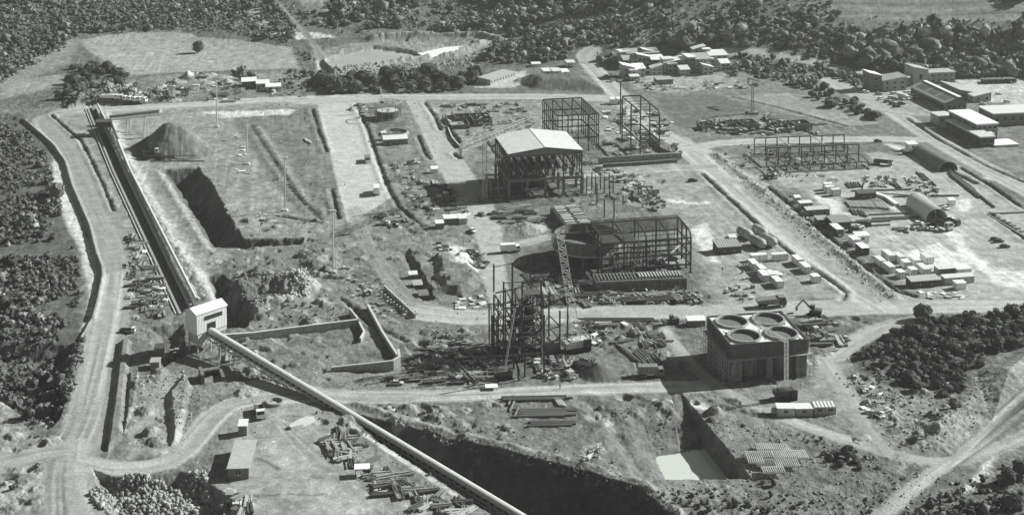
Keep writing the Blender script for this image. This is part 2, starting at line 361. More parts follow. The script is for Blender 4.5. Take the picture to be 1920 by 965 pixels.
# darker patches of ground in and around the frames
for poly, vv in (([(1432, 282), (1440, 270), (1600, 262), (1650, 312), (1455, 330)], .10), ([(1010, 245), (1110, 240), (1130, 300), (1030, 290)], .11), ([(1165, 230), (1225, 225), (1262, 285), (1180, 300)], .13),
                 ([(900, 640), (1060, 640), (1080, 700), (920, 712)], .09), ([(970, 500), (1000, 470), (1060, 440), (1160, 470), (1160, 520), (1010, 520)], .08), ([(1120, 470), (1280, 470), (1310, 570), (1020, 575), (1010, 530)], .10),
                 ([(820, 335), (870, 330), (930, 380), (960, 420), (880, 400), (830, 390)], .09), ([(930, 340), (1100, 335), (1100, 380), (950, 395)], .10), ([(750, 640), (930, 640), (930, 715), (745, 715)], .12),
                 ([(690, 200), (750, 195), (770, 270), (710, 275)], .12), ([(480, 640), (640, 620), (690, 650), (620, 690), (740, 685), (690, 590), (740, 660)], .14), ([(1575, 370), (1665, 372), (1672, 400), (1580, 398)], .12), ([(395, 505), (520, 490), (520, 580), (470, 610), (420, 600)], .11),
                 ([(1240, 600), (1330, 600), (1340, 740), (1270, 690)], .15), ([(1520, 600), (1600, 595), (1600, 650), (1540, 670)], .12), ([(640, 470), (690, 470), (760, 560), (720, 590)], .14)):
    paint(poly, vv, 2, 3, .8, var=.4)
rk = random.Random(77)
for k in range(70):
    x, y = rk.choice(((rk.uniform(400, 900), rk.uniform(560, 760)), (rk.uniform(1080, 1600), rk.uniform(300, 560)), (rk.uniform(1600, 1900), rk.uniform(380, 560)), (rk.uniform(420, 700), rk.uniform(770, 950)), (rk.uniform(1000, 1250), rk.uniform(760, 870)), (rk.uniform(1450, 1850), rk.uniform(700, 940))))
    a = rk.uniform(-.35, .35) + rk.choice((0, 0, .9)); L = rk.uniform(30, 90); c = rk.uniform(-.5, .5)
    pts = [(x + L * t * math.cos(a + c * t), y + L * .5 * t * math.sin(a + c * t)) for t in (0, .35, .7, 1)]
    for off in (0, 2.2): track([(p, q + off) for p, q in pts], .8, rk.choice((.33, .27, .09)), .5, .3, .6, road=0)
# roads
V = 0.36
track([(1160, 186), (1000, 180), (860, 182), (700, 182), (560, 184), (400, 194), (250, 203), (140, 207)], 15, V)
track([(170, 205), (110, 212), (78, 225), (90, 245), (125, 275), (148, 330), (168, 380), (192, 430), (214, 480), (216, 530), (206, 590), (192, 660), (172, 750), (152, 830)], 13.5, 0.31, 1.5, 1.0, .85, streak=0.25)
paint([(60, 222), (95, 212), (150, 262), (170, 300), (192, 350), (238, 440), (242, 500), (236, 560), (230, 620), (150, 650), (176, 600), (193, 540), (180, 480), (142, 380), (128, 330), (112, 280)], 0.27, 1, 1, 0.7, lump=0.06, road=1)
paint([(150, 650), (228, 625), (216, 740), (196, 845), (170, 862), (205, 985), (60, 985), (100, 860), (112, 800), (135, 720)], 0.30, 1.5, 2, 0.8, lump=0.08, road=1)
track([(216, 520), (208, 580), (196, 640), (178, 720), (158, 800), (130, 845), (118, 890), (122, 985)], 11, 0.33, 2, 1.5, .7, streak=0.3, seed=8)
track([(150, 840), (60, 850), (-40, 880)], 9, 0.30, streak=0.2)
track([(150, 830), (140, 900), (165, 985)], 6, 0.36, streak=0.2)
track([(170, 868), (210, 878), (270, 876), (330, 862), (368, 820), (395, 785), (430, 758), (480, 748), (560, 742), (700, 742), (850, 742), (1000, 734), (1150, 728), (1310, 724)], 8.5, 0.36, streak=0.2)
track([(480, 722), (560, 728), (640, 745), (760, 745)], 7, 0.33)
paint([(594, 190), (666, 189), (732, 372), (652, 420)], 0.44, 0.8, 0.5, lump=0.03, road=1, var=0.06)
track([(665, 395), (690, 450), (715, 500), (760, 555), (810, 580), (900, 592)], 7.5, 0.27, 1.5, 1.6, .75)
track([(560, 190), (620, 192), (700, 188)], 12, V)
paint([(762, 188), (797, 188), (858, 283), (905, 350), (940, 410), (945, 480), (960, 585), (925, 585), (902, 520), (905, 480), (880, 420), (825, 320)], 0.37, 0.8, 0.8, lump=0.04, road=1, var=0.08)
track([(925, 455), (960, 462), (1020, 445)], 7, 0.33)
track([(790, 585), (860, 595), (1000, 594), (1150, 586), (1330, 584), (1500, 580), (1700, 574), (1960, 572)], 14, V)
paint([(1130, 573), (1330, 572), (1580, 560), (1600, 530), (1690, 552), (1720, 562), (1700, 580), (1560, 590), (1130, 592)], 0.36, 1, 1, road=1, lump=0.03)
track([(1270, 262), (1320, 305), (1400, 380), (1500, 460), (1580, 530), (1650, 572)], 14, 0.38)
paint([(1325, 275), (1360, 290), (1440, 345), (1560, 445), (1690, 550), (1640, 570), (1580, 530), (1400, 365)], 0.27, 1.5, 1.5, 0.8, var=0.4, lump=0.15)
track([(1110, 95), (1095, 105), (1120, 135), (1160, 180), (1200, 225), (1255, 258), (1310, 282)], 13, V)
track([(1290, 278), (1360, 266), (1500, 263), (1640, 260), (1720, 262)], 11, 0.38)
track([(1560, 150), (1600, 175), (1660, 200), (1720, 240), (1800, 290), (1960, 375)], 14, 0.34)
track([(1365, 96), (1450, 101), (1540, 118), (1650, 142)], 9, 0.33)
track([(1650, 200), (1750, 215), (1680, 175)], 22, 0.30, road=0)
track([(1640, 182), (1700, 190), (1730, 205)], 26, 0.30, road=0)
paint([(1790, 150), (1930, 148), (1930, 200), (1850, 190)], 0.40, 2, 2, road=0)
paint([(890, 150), (985, 132), (990, 155), (960, 165), (890, 165)], 0.38, 1.5, 1.5)
paint([(1180, 140), (1360, 138), (1400, 160), (1250, 175), (1190, 165)], 0.27, 3, 3, var=0.35)
track([(1445, 772), (1500, 795), (1600, 828), (1700, 858), (1780, 868), (1860, 845), (1960, 800)], 5.5, 0.38)
track([(1775, 868), (1730, 900), (1630, 985)], 5, 0.36)
track([(1800, 862), (1850, 810), (1960, 715)], 5.5, 0.29, streak=0.6)
track([(1790, 870), (1870, 815), (1960, 745)], 2.5, 0.30, 1, 1, .8, streak=0.6)
track([(1240, 610), (1290, 680), (1340, 722), (1420, 765), (1470, 785)], 5, 0.34)
track([(1560, 672), (1610, 632), (1660, 612), (1730, 598)], 8, 0.34)
paint([(1530, 680), (1590, 680), (1610, 740), (1625, 800), (1700, 858), (1620, 835), (1590, 780), (1450, 765), (1430, 740), (1380, 735), (1480, 740), (1530, 720)], 0.24, 2, 2, lump=0.08, road=0, var=0.25)
track([(1545, 670), (1590, 740), (1620, 800), (1660, 845)], 6, 0.33)
track([(1330, 345), (1480, 325), (1640, 330), (1700, 360), (1790, 400)], 8, 0.33, road=0)
track([(1080, 330), (1200, 318), (1330, 312)], 9, 0.33, road=0)
track([(520, 5), (560, 50), (600, 90), (598, 150)], 5, 0.24)
track([(480, -5), (530, 60)], 6, 0.22, road=0)
# strips beside the haul road
paint([(243, 612), (236, 700), (228, 780), (212, 850), (198, 848), (212, 760), (224, 640)], 0.20, 0.5, 0.5, lump=0.05)
paint([(290, 690), (330, 700), (345, 760), (340, 850), (230, 860), (240, 780)], 0.30, 2, 2, 0.8, lump=0.08)
# --- cuts, banks and heaps
ZSAVE = None
pit([(-60, 215), (40, 222), (80, 255), (97, 270), (120, 302), (132, 347), (150, 388), (165, 423), (178, 476), (188, 500), (189, 515), (180, 560), (171, 594), (150, 634), (138, 670), (112, 785), (95, 800), (-60, 700)], 1.0, 2.2, nz=0.35, lump=0.12)
pit([(-60, 640), (100, 640), (147, 638), (134, 672), (108, 785), (90, 806), (-60, 720)], 4.5, 1.1, nz=0.6, lump=0.5)
berm([(45, 226), (82, 257), (100, 273), (122, 305), (135, 350), (153, 391), (168, 426), (181, 478), (191, 503), (192, 517), (183, 562), (174, 596)], 0.9, 1.6, 0.2, 0.15)
ditch([(95, 215), (130, 246), (150, 262), (166, 292), (190, 342), (212, 395)], 1.3, 1.8, 0.09, 0.3)
raise_([(225, 640), (247, 640), (240, 705), (229, 825), (203, 848), (198, 844), (213, 742)], 1.6, 1.5, nz=0.15, lump=0.04)
raise_([(241, 703), (263, 698), (254, 760), (231, 822)], 0.9, 1.2, nz=0.3, lump=0.12)
raise_([(313, 742), (345, 700), (362, 720), (345, 800), (335, 830), (319, 837)], 1.5, 0.9, nz=0.3, lump=0.15)
raise_([(325, 600), (325, 640), (300, 655), (230, 640), (243, 600), (290, 605)], -0.1, 0.5)
pit([(280, 612), (345, 605), (350, 665), (300, 690), (285, 650)], 3.0, 0.7, soil=0.13)
# bank under the loop road
pit([(168, 868), (176, 880), (210, 892), (270, 895), (330, 882), (350, 885), (440, 930), (440, 1010), (215, 1010), (190, 930)], 4.2, 1.2, lump=0.3)
# the two deep cuts
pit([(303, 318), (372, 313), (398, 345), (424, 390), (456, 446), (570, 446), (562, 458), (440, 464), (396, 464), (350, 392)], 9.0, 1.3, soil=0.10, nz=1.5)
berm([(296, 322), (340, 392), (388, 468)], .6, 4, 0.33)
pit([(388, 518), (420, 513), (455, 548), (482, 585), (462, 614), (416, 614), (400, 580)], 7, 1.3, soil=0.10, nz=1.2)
pit([(645, 768), (720, 786), (800, 806), (960, 846), (1100, 880), (1200, 912), (1262, 968), (1300, 1010), (1020, 1030), (955, 990), (880, 938), (800, 886), (700, 822)], 26, 1.0, soil=0.06, nz=0.8, lump=0.12)  # near-black soil paints in the deep shade of this cut
berm([(668, 758), (800, 798), (960, 838), (1100, 872), (1205, 904), (1300, 985)], 0.8, 3, 0.24, 0.2)
def pond_pit(D=6.5, Wd=34.0):
    Fl = np.array([tuple(at(a, b, -D))[:2] for a, b in ((1240, 862), (1332, 853), (1378, 901), (1262, 909))])
    s = clipbox(Fl, 45); X, Y = XX[s], YY[s]; d = np.maximum(sdist(Fl, X, Y), 0) * np.where(X < Fl[:, 0].min() + 6, 1.6, 1) + NS[s] * 1.2
    dep = D * 1.08 * np.clip(1 - d / Wd, 0, 1) ** 1.6
    def side(p, q, sl):
        a, b = P([p, q]); ex, ey = b - a; L = math.hypot(ex, ey); return ((X - a[0]) * ey - (Y - a[1]) * ex) / L * sl
    R = side((1304, 768), (1410, 897), 3.0); Fr = side((1404, 897), (1180, 900), .62)
    R = -R if R[R.shape[0] // 2, 2] < 0 else R
    fc = Fl.mean(0); 
    a, b = P([(1404, 897), (1180, 900)]); sgn = np.sign((fc[0] - a[0]) * (b - a)[1] - (fc[1] - a[1]) * (b - a)[0]); Fr = Fr * sgn
    dep = np.minimum(dep, np.maximum(R + NS[s] * .5, 0)); dep = np.minimum(dep, np.maximum(Fr + NS[s], 0))
    ZZ[s] -= dep; SOIL[s] = np.where(dep > .4, 0.15 * (1 + .6 * NS[s]), SOIL[s]); LUMP[s] = np.where(dep > .4, .22, LUMP[s])
pond_pit()
ditch([(1098, 752), (1150, 790), (1180, 840), (1210, 878)], 0.8, 4, None, 0.5)
# small spoil tips and scrapes
rk = random.Random(91)
for zx0, zx1, zy0, zy1, n in ((380, 640, 470, 600, 60), (640, 900, 430, 560, 50), (700, 820, 300, 430, 35), (430, 600, 400, 470, 20), (780, 930, 590, 720, 30), (1000, 1330, 540, 575, 30), (1080, 1240, 320, 400, 25), (1100, 1320, 600, 700, 30),
                          (420, 620, 600, 760, 45), (1340, 1600, 270, 350, 30), (1520, 1640, 590, 680, 30), (1610, 1800, 700, 830, 40), (600, 950, 745, 830, 45), (1110, 1400, 740, 800, 30), (800, 1000, 190, 290, 30), (240, 330, 690, 830, 18), (0, 110, 800, 960, 30)):
    for k in range(n):
        x, y = rk.uniform(zx0, zx1), rk.uniform(zy0, zy1); c_ = at(x, y); rr_ = min(max(int(np.searchsorted(ROW, c_.y)) - 1, 0), NR - 1); cc_ = int(np.clip((c_.x / (0.43 * c_.y) + 1) / 2 * (NC - 1), 0, NC - 1))
        if ROADID[rr_, cc_] or abs(ZZ[rr_, cc_]) > 1.5: continue
        cone(x, y, rk.uniform(1.5, 4.2), rk.choice((1, 1, -1)) * rk.uniform(.35, 1.2), rk.choice((.11, .16, .22, .30)), 1, .3)
# heaps
ditch([(470, 235), (512, 300), (560, 370), (600, 412)], .7, 3, .09, .3)
berm([(486, 240), (530, 310), (578, 385)], .2, 4, .27)
cone(312, 281, 21, 11.8, 0.07, 1.0, 0.2)  # dark soil paints the pile's shaded left; the right cone is lighter
cone(346, 284, 18, 7.0, 0.15, 1.0, 0.25)
cone(480, 522, 8, 4.5, 0.10, 1.0, 0.4); cone(558, 538, 9, 5.5, 0.22, 0.9, 0.6); cone(520, 530, 12, 3, 0.14, 0.9, 0.6)
cone(452, 538, 8, 2.5, 0.13, 0.9, 0.5)
berm([(480, 575), (540, 562), (585, 545)], 1.5, 6, 0.27, 0.8)
cone(1120, 700, 7, 4.0, 0.10, 1.0, 0.15); cone(985, 430, 9, 3, 0.28, 0.9, 0.3)
for q in range(26):
    cone(random.uniform(340, 440), random.uniform(140, 158), random.uniform(3, 5), random.uniform(1, 2.4), random.choice((0.4, 0.3, 0.15)), 1, 0.3)
for q in range(40):
    cone(random.uniform(180, 330), random.uniform(160, 190), random.uniform(3, 6), random.uniform(1, 3), random.choice((0.3, 0.2, 0.12)), 1, 0.5)
raise_([(120, 205), (135, 180), (200, 165), (270, 175), (320, 190), (210, 199)], 4, 0.7, nz=2, lump=0.7)
raise_([(960, 152), (985, 146), (1110, 146), (1120, 158), (1140, 172), (1000, 168)], 5, 0.5, nz=0.5, lump=0.2)
raise_([(560, 470), (640, 466), (640, 505), (600, 520), (560, 500)], 1.2, 0.4, nz=1, lump=0.4)
raise_([(810, 480), (880, 475), (905, 530), (870, 560), (820, 545)], 2.2, 0.6, nz=0.8, lump=0.2)
pit([(748, 470), (768, 466), (800, 520), (815, 560), (790, 565), (770, 520)], 2.5, 1.0, soil=0.13)
raise_([(1720, 770), (1800, 760), (1830, 800), (1780, 850), (1700, 840)], 3, 0.3, nz=2, lump=0.3)
raise_([(1830, 700), (1900, 660), (1960, 650), (1960, 720), (1860, 790)], 4, 0.4, nz=1, lump=0.2)
# ditches along the plots
for dt in ([(668, 196), (690, 245), (706, 295), (724, 345), (745, 385), (790, 425)], [(585, 205), (596, 245), (612, 285)], [(621, 355), (634, 410)],
           [(1316, 326), (1380, 385), (1440, 441), (1500, 488), (1560, 528), (1585, 548), (1580, 562)], [(1438, 350), (1500, 400), (1560, 450), (1630, 508), (1680, 545), (1715, 556)],
           [(795, 192), (812, 215), (826, 245)], [(783, 255), (795, 285), (806, 300)], [(832, 228), (862, 270)], [(850, 288), (862, 298)],
           [(1370, 182), (1450, 200), (1590, 238), (1640, 236)], [(1700, 222), (1760, 262), (1850, 312), (1920, 342)], [(1800, 315), (1860, 350), (1920, 392)],
           [(1780, 320), (1830, 345)], [(480, 415), (530, 406), (600, 418)], [(590, 520), (640, 522)], [(1855, 400), (1925, 450)],
           [(640, 560), (700, 610), (760, 640)]):
    ditch(dt, 1.3, 2.3, 0.09, 0.35)
berm([(1345, 290), (1450, 375), (1560, 465), (1680, 560)], 0.8, 4, 0.30, 0.5)
# silo forecourt bank and water pit lip
raise_([(1310, 736), (1440, 768), (1450, 790), (1330, 760)], 0.5, 0.3)
# trench of the belt conveyor: floor sunk between its walls
TL = [(165, 205), (213, 322), (338, 590)]; TR = [(181, 203), (236, 322), (362, 572)]
WL = P(TL); WR = P(TR)
pit([TL[0], TL[1], TL[2], TR[2], TR[1], TR[0]], 2.2, 6.0, soil=0.13, nz=0.0, lump=0.02)
berm([(196, 215), (262, 350), (320, 450), (392, 560)], 1.6, 7, 0.36, 0.15)
# uneven ground everywhere
fine = fbm(XX, YY, 3.2, 4, 101, 0.7)
ZZ += LUMP * 4.2 * fine * ss(1600, 1200, YY)
ZZ += 1.2 * fbm(XX, YY, 40, 3, 111) * np.where(np.abs(XX) < 1e9, 1, 0) * 0.25
# churned soil: lighter crests, scattered stones, tyre scars
scar = np.maximum(vnoise(XX / 1.1 + YY / 7, YY / 30 - XX / 40, 201), 0) * ss(-0.1, 0.2, fbm(XX, YY, 30, 2, 202))
SOIL *= 1 + np.where(ROADID == 0, 0.6 * fbm(XX, YY, 5, 3, 203) + 0.5 * fbm(XX, YY, 1.8, 2, 213) + 0.8 * scar + 1.1 * LUMP.clip(0, 0.5) * fine * 2, 0.18 * fbm(XX, YY, 7, 3, 204))
spk = vnoise(XX * 1.3, YY * 0.8, 207)
SOIL = np.where((spk > 0.41) & (ROADID == 0), SOIL * 1.3 + 0.02, SOIL)
SOIL = np.clip(SOIL, 0.03, 0.75)
def zat(x, y):
    x = float(x); y = float(y)
    r = int(np.clip(np.searchsorted(ROW, y) - 1, 0, NR - 2)); ty = (y - ROW[r]) / (ROW[r + 1] - ROW[r])
    def col(rr):
        c = (x / (0.43 * ROW[rr]) + 1) / 2 * (NC - 1); c0 = int(np.clip(math.floor(c), 0, NC - 2)); u = min(max(c - c0, 0), 1)
        return ZZ[rr, c0] * (1 - u) + ZZ[rr, c0 + 1] * u
    return float(col(r) * (1 - ty) + col(r + 1) * ty)
def on(px, py):                     # a point on the finished ground
    v = at(px, py); v.z = zat(v.x, v.y); return v
idx = np.arange(NR * NC).reshape(NR, NC)
quads = np.stack([idx[:-1, :-1], idx[:-1, 1:], idx[1:, 1:], idx[1:, :-1]], -1).reshape(-1, 4)
rid = ROADID[:-1, :-1].reshape(-1)
VA = np.stack([XX, YY, ZZ], -1).reshape(-1, 3); SA = SOIL.reshape(-1)
def sub(name, m):
    q = quads[m]; u, inv = np.unique(q, return_inverse=True)
    return np_mesh(name, VA[u], inv.reshape(q.shape), EARTH, True, {'soil': SA[u]})
tag(sub('ground', rid == 0), 'bare bulldozed earth of the building site and the scrubland around it', 'ground', None, 'structure')
tag(sub('dirt_road', rid > 0), 'pale packed dirt roads running between the building plots', 'road', None, 'structure')
# ================================================================ TREES AND SCRUB
def ico(sub_):
    bm = bmesh.new(); bmesh.ops.create_icosphere(bm, subdivisions=sub_, radius=1.0)
    V = np.array([v.co[:] for v in bm.verts]); Fc = np.array([[v.index for v in f.verts] for f in bm.faces]); bm.free(); return V, Fc
def crown_template(seed, lobes, core_sub, cards, card, squash=0.75, tri=True, rough=0.25):
    r = np.random.default_rng(seed); Vs, Fs, n = [], [], 0
    for k in range(lobes):
        V, Fc = ico(core_sub)
        c = np.array([r.uniform(-.5, .5), r.uniform(-.5, .5), r.uniform(-.25, .35)]) if k else np.zeros(3)
        s = (0.72 if k == 0 else r.uniform(.35, .55))
        V = V * (1 + rough * 2 * r.uniform(-1, 1, len(V)))[:, None] * s * np.array([1, 1, squash]) + c * (1 if k else 0)
        Vs.append(V); Fs.append(Fc + n); n += len(V)
    cs = [(np.zeros(3), .8)] + [(np.array([r.uniform(-.5, .5), r.uniform(-.5, .5), r.uniform(-.2, .4)]), .5) for _ in range(4)]
    for k in range(cards):
        c0, s = cs[r.integers(len(cs))]
        d = r.normal(size=3); d /= np.linalg.norm(d); d[2] = abs(d[2]) * (1 if r.random() < .8 else -.4)
        p = c0 + d * s * np.array([1, 1, squash]) * r.uniform(.85, 1.15)
        a = r.normal(size=3); a /= np.linalg.norm(a); b = np.cross(a, d + 0.3 * r.normal(size=3)); b /= np.linalg.norm(b) + 1e-9
        q = card * r.uniform(.6, 1.3)
        Vs.append(np.array([p - a * q - b * q * .5, p + a * q - b * q * .4, p + b * q])); Fs.append(np.array([[n, n + 1, n + 2]])); n += 3
    V = np.concatenate(Vs); Fc = np.concatenate(Fs); V[:, 2] -= V[:, 2].min() * 0.9
    return V, Fc
def leaf(name, v, sc=.13):
    m = mat(name, v, .85, var=.45, scale=sc, spec=.15); t = m.node_tree; b = t.nodes['Principled BSDF']; l = b.inputs['Base Color'].links[0].from_socket
    a = t.nodes.new('ShaderNodeAttribute'); a.attribute_name = 'tone'; q = t.nodes.new('ShaderNodeMath'); q.operation = 'MULTIPLY'; t.links.new(l, q.inputs[0]); t.links.new(a.outputs['Fac'], q.inputs[1]); t.links.new(q.outputs[0], b.inputs['Base Color']); return m
FOL = mat('foliage', 0.10, 0.85, var=0.6, scale=0.13, spec=0.15)
FOL2 = mat('dry_foliage', 0.115, 0.9, var=0.5, scale=0.3, spec=0.1)
BARK = mat('bark', 0.12, 0.9, scale=3)
def inpoly(W, x, y):
    ins = np.zeros(x.shape, bool); n = len(W)
    for i in range(n):
        ax, ay = W[i]; bx, by = W[(i + 1) % n]
        if abs(by - ay) < 1e-9: continue
        ins ^= ((ay > y) != (by > y)) & (x < (bx - ax) * (y - ay) / (by - ay) + ax)
    return ins
def scatter(pts, spacing, seed, gap=0.0, jitter=1.0, gapscale=22):
    W = P(pts); r = np.random.default_rng(seed)
    gx = np.arange(W[:, 0].min(), W[:, 0].max(), spacing); gy = np.arange(W[:, 1].min(), W[:, 1].max(), spacing)
    X, Y = np.meshgrid(gx, gy); X = X.ravel() + r.uniform(-.5, .5, X.size) * spacing * jitter; Y = Y.ravel() + r.uniform(-.5, .5, Y.size) * spacing * jitter
    k = inpoly(W, X, Y); X, Y = X[k], Y[k]
    if gap > 0:
        k = fbm(X, Y, gapscale, 3, seed + 5) > (gap - 0.5) * 0.55; X, Y = X[k], Y[k]
    k = np.array([ROADID[min(max(np.searchsorted(ROW, b) - 1, 0), NR - 1), int(np.clip((a / (0.43 * b) + 1) / 2 * (NC - 1), 0, NC - 1))] == 0 for a, b in zip(X, Y)], bool)
    return X[k], Y[k]
LO = [crown_template(100 + k, 1 + (k % 2), 1, 26, 0.30, 0.8) for k in range(5)]
FAR = [crown_template(120 + k, 1 + k % 2, 1, 22, 0.24, 0.75 + .1 * (k % 3), rough=0.3) for k in range(8)]
def mass(name, XYS, templates, m, label, cat, seed=1):
    r = np.random.default_rng(seed); Vs, Fs, n = [], [], 0; T = []
    for x, y, s in XYS:
        s *= math.exp(r.normal() * .30)
        V, Fc = templates[r.integers(len(templates))]
        a = r.uniform(0, 6.28); c, sn = math.cos(a), math.sin(a); h = s * r.uniform(.75, 1.15)
        W = np.empty_like(V); W[:, 0] = (V[:, 0] * c - V[:, 1] * sn) * s + x; W[:, 1] = (V[:, 0] * sn + V[:, 1] * c) * s + y
        W[:, 2] = V[:, 2] * h + zat(x, y) - 0.1 * s
        Vs.append(W); Fs.append(Fc + n); n += len(V); T.append(np.full(len(V), math.exp(r.normal() * .32) * (1.5 if r.random() < .06 else 1)))
    o = np_mesh(name, np.concatenate(Vs), np.concatenate(Fs), m, attr={'tone': np.concatenate(T)}); tag(o, label, cat, None, 'stuff'); return o
def sized(X, Y, lo, hi, seed):
    r = np.random.default_rng(seed); return [(x, y, r.uniform(lo, hi) * (1 + 0.9 * max(-.5, n))) for x, y, n in zip(X, Y, fbm(X, Y, 30, 2, seed))]
# far woods on the hillside, one mass
woods = []
for pts, sp, lo, hi, gap, sd_ in (
    ([(1480, -60), (2080, -60), (2080, 60), (1560, 56)], 7, 1.6, 3.4, 0.68, 10),
    ([(590, -60), (1480, -60), (1560, 56), (1400, 55), (1250, 60), (1190, 20), (900, 62), (760, 62), (640, 40)], 6.6, 2.6, 4.4, 0.3, 11),
    ([(930, 85), (960, 60), (1180, 30), (1200, 85), (1110, 92), (1085, 100), (1060, 120), (940, 120), (900, 112)], 4.6, 1.8, 3.2, 0.28, 12),
    ([(1250, 60), (1400, 50), (2080, 60), (2080, 146), (1800, 146), (1640, 134), (1540, 112), (1450, 94), (1300, 90), (1220, 88)], 5.6, 2.8, 4.8, 0.0, 13),
    ([(1115, 108), (1160, 92), (1230, 96), (1170, 100), (1150, 125), (1130, 128)], 5, 2.2, 3.6, 0.2, 14),
    ([(1372, 106), (1450, 108), (1540, 128), (1620, 148), (1620, 166), (1500, 168), (1440, 150), (1372, 145)], 3.7, 1.2, 2.4, 0.22, 15)):
    X, Y = scatter(pts, sp, sd_, gap); woods += sized(X, Y, lo, hi, sd_)
for pts, sp, sd_ in (([(590, -60), (1480, -60), (1600, 60), (2080, 66), (2080, 146), (1800, 146), (1640, 134), (1540, 112), (1300, 90), (1200, 85), (900, 62), (640, 50)], 5.0, 71), ([(-140, -60), (560, -60), (545, 84), (380, 58), (150, 66), (0, 160), (-140, 190)], 5.2, 72)):
    X, Y = scatter(pts, sp, sd_, 0.15); woods += sized(X, Y, .8, 1.7, sd_)
mass('woodland', woods, FAR, leaf('wood_leaves', .13), 'dark dense woodland covering the hillside behind the whole site', 'woods', 3)
low = []
for pts, sp, lo, hi, gap, sd_ in (
    ([(-140, -60), (480, -60), (560, 60), (545, 84), (470, 68), (380, 58), (270, 56), (150, 66), (60, 110), (0, 160), (-140, 190)], 4.4, 1.2, 2.6, 0.22, 21),
    ([(560, -60), (680, -60), (740, 60), (640, 66), (560, 66)], 6, 1.6, 3.0, 0.5, 22),
    ([(560, 100), (590, 100), (600, 150), (590, 176), (480, 165), (430, 140), (560, 130)], 4, 0.8, 2.0, 0.45, 23)):
    X, Y = scatter(pts, sp, sd_, gap); low += sized(X, Y, lo, hi, sd_)
mass('bushland', low, FAR, leaf('bush_foliage', .12), 'grey scrubby bush country beyond the fields at the far left', 'bushland', 4)
near = []
for pts, sp, lo, hi, gap, sd_ in (
    ([(-120, 222), (40, 230), (85, 282), (100, 335), (122, 408), (148, 460), (150, 480), (-120, 480)], 2.7, 0.7, 1.7, 0.38, 31),
    ([(-120, 480), (148, 478), (150, 560), (156, 640), (130, 740), (105, 790), (70, 800), (35, 770), (10, 735), (-120, 690)], 2.35, 0.7, 1.9, 0.22, 32)):
    X, Y = scatter(pts, sp, sd_, gap, gapscale=14); near += sized(X, Y, lo, hi, sd_)
mass('scrub', near, LO, leaf('scrub_foliage', .115, .3), 'thick dark scrub filling the low ground left of the haul road', 'scrub', 5)
dry = []
for pts, sp, lo, hi, gap, sd_ in (
    ([(1100, 985), (1140, 935), (1240, 920), (1400, 915), (1500, 930), (1640, 950), (1600, 1010), (1100, 1010)], 2.6, 0.3, 0.8, 0.5, 41),
    ([(1430, 790), (1600, 842), (1720, 880), (1640, 950), (1420, 905), (1530, 880), (1540, 850)], 2.3, 0.3, 0.9, 0.5, 42),
    ([(1650, 1000), (1730, 925), (1850, 870), (2000, 840), (2000, 1010)], 2.6, 0.5, 1.3, 0.45, 43),
    ([(1620, 700), (1690, 735), (1800, 765), (1760, 845), (1690, 845), (1620, 770)], 2.6, 0.25, 0.7, 0.55, 44),
    ([(1340, 290), (1420, 275), (1640, 320), (1430, 340)], 3.2, 0.3, 0.8, 0.5, 45),
    ([(110, 205), (130, 180), (200, 160), (330, 180), (340, 190), (200, 200)], 3.2, 0.6, 1.5, 0.5, 46),
    ([(480, 200), (590, 190), (600, 330), (640, 410), (560, 400), (440, 240)], 4.0, 0.15, 0.4, 0.55, 47),
    ([(560, 380), (640, 410), (640, 500), (780, 640), (660, 560), (560, 500)], 2.6, 0.12, 0.3, 0.6, 48),
    ([(460, 560), (620, 560), (640, 600), (480, 640)], 3, 0.2, 0.5, 0.5, 49),
    ([(380, 755), (650, 760), (760, 850), (960, 985), (930, 985), (700, 850), (560, 775)], 3.6, 0.15, 0.45, 0.5, 50),
    ([(0, 860), (80, 870), (85, 910), (20, 920)], 2.3, 0.3, 0.9, 0.4, 51),
    ([(1592, 660), (1640, 640), (1720, 606), (1800, 592), (1960, 584), (1960, 640), (1850, 670), (1800, 735), (1690, 722), (1620, 695)], 2.2, 0.4, 1.1, 0.2, 56),
    ([(0, 760), (60, 800), (100, 850), (60, 850)], 3, .3, .8, .5, 57),
    ([(1170, 940), (1270, 930), (1280, 985), (1150, 985)], 1.8, 0.2, 0.6, 0.3, 52),
    ([(830, 330), (880, 340), (900, 400), (840, 390)], 3.2, 0.6, 1.4, 0.4, 53),
    ([(1000, 60), (1960, 40), (1960, 140), (1300, 95), (1100, 95)], 6, 0.6, 1.3, 0.3, 54),
    ([(660, 752), (960, 838), (1200, 905), (1150, 860), (900, 790), (700, 750)], 2.6, 0.15, 0.5, 0.45, 55)):
    X, Y = scatter(pts, sp, sd_, gap, gapscale=10); dry += sized(X, Y, lo, hi, sd_)
mass('weeds', dry, FAR, leaf('weed_foliage', .09, .5), 'low dark weeds and small bushes dotted over the bare ground', 'weeds', 6)
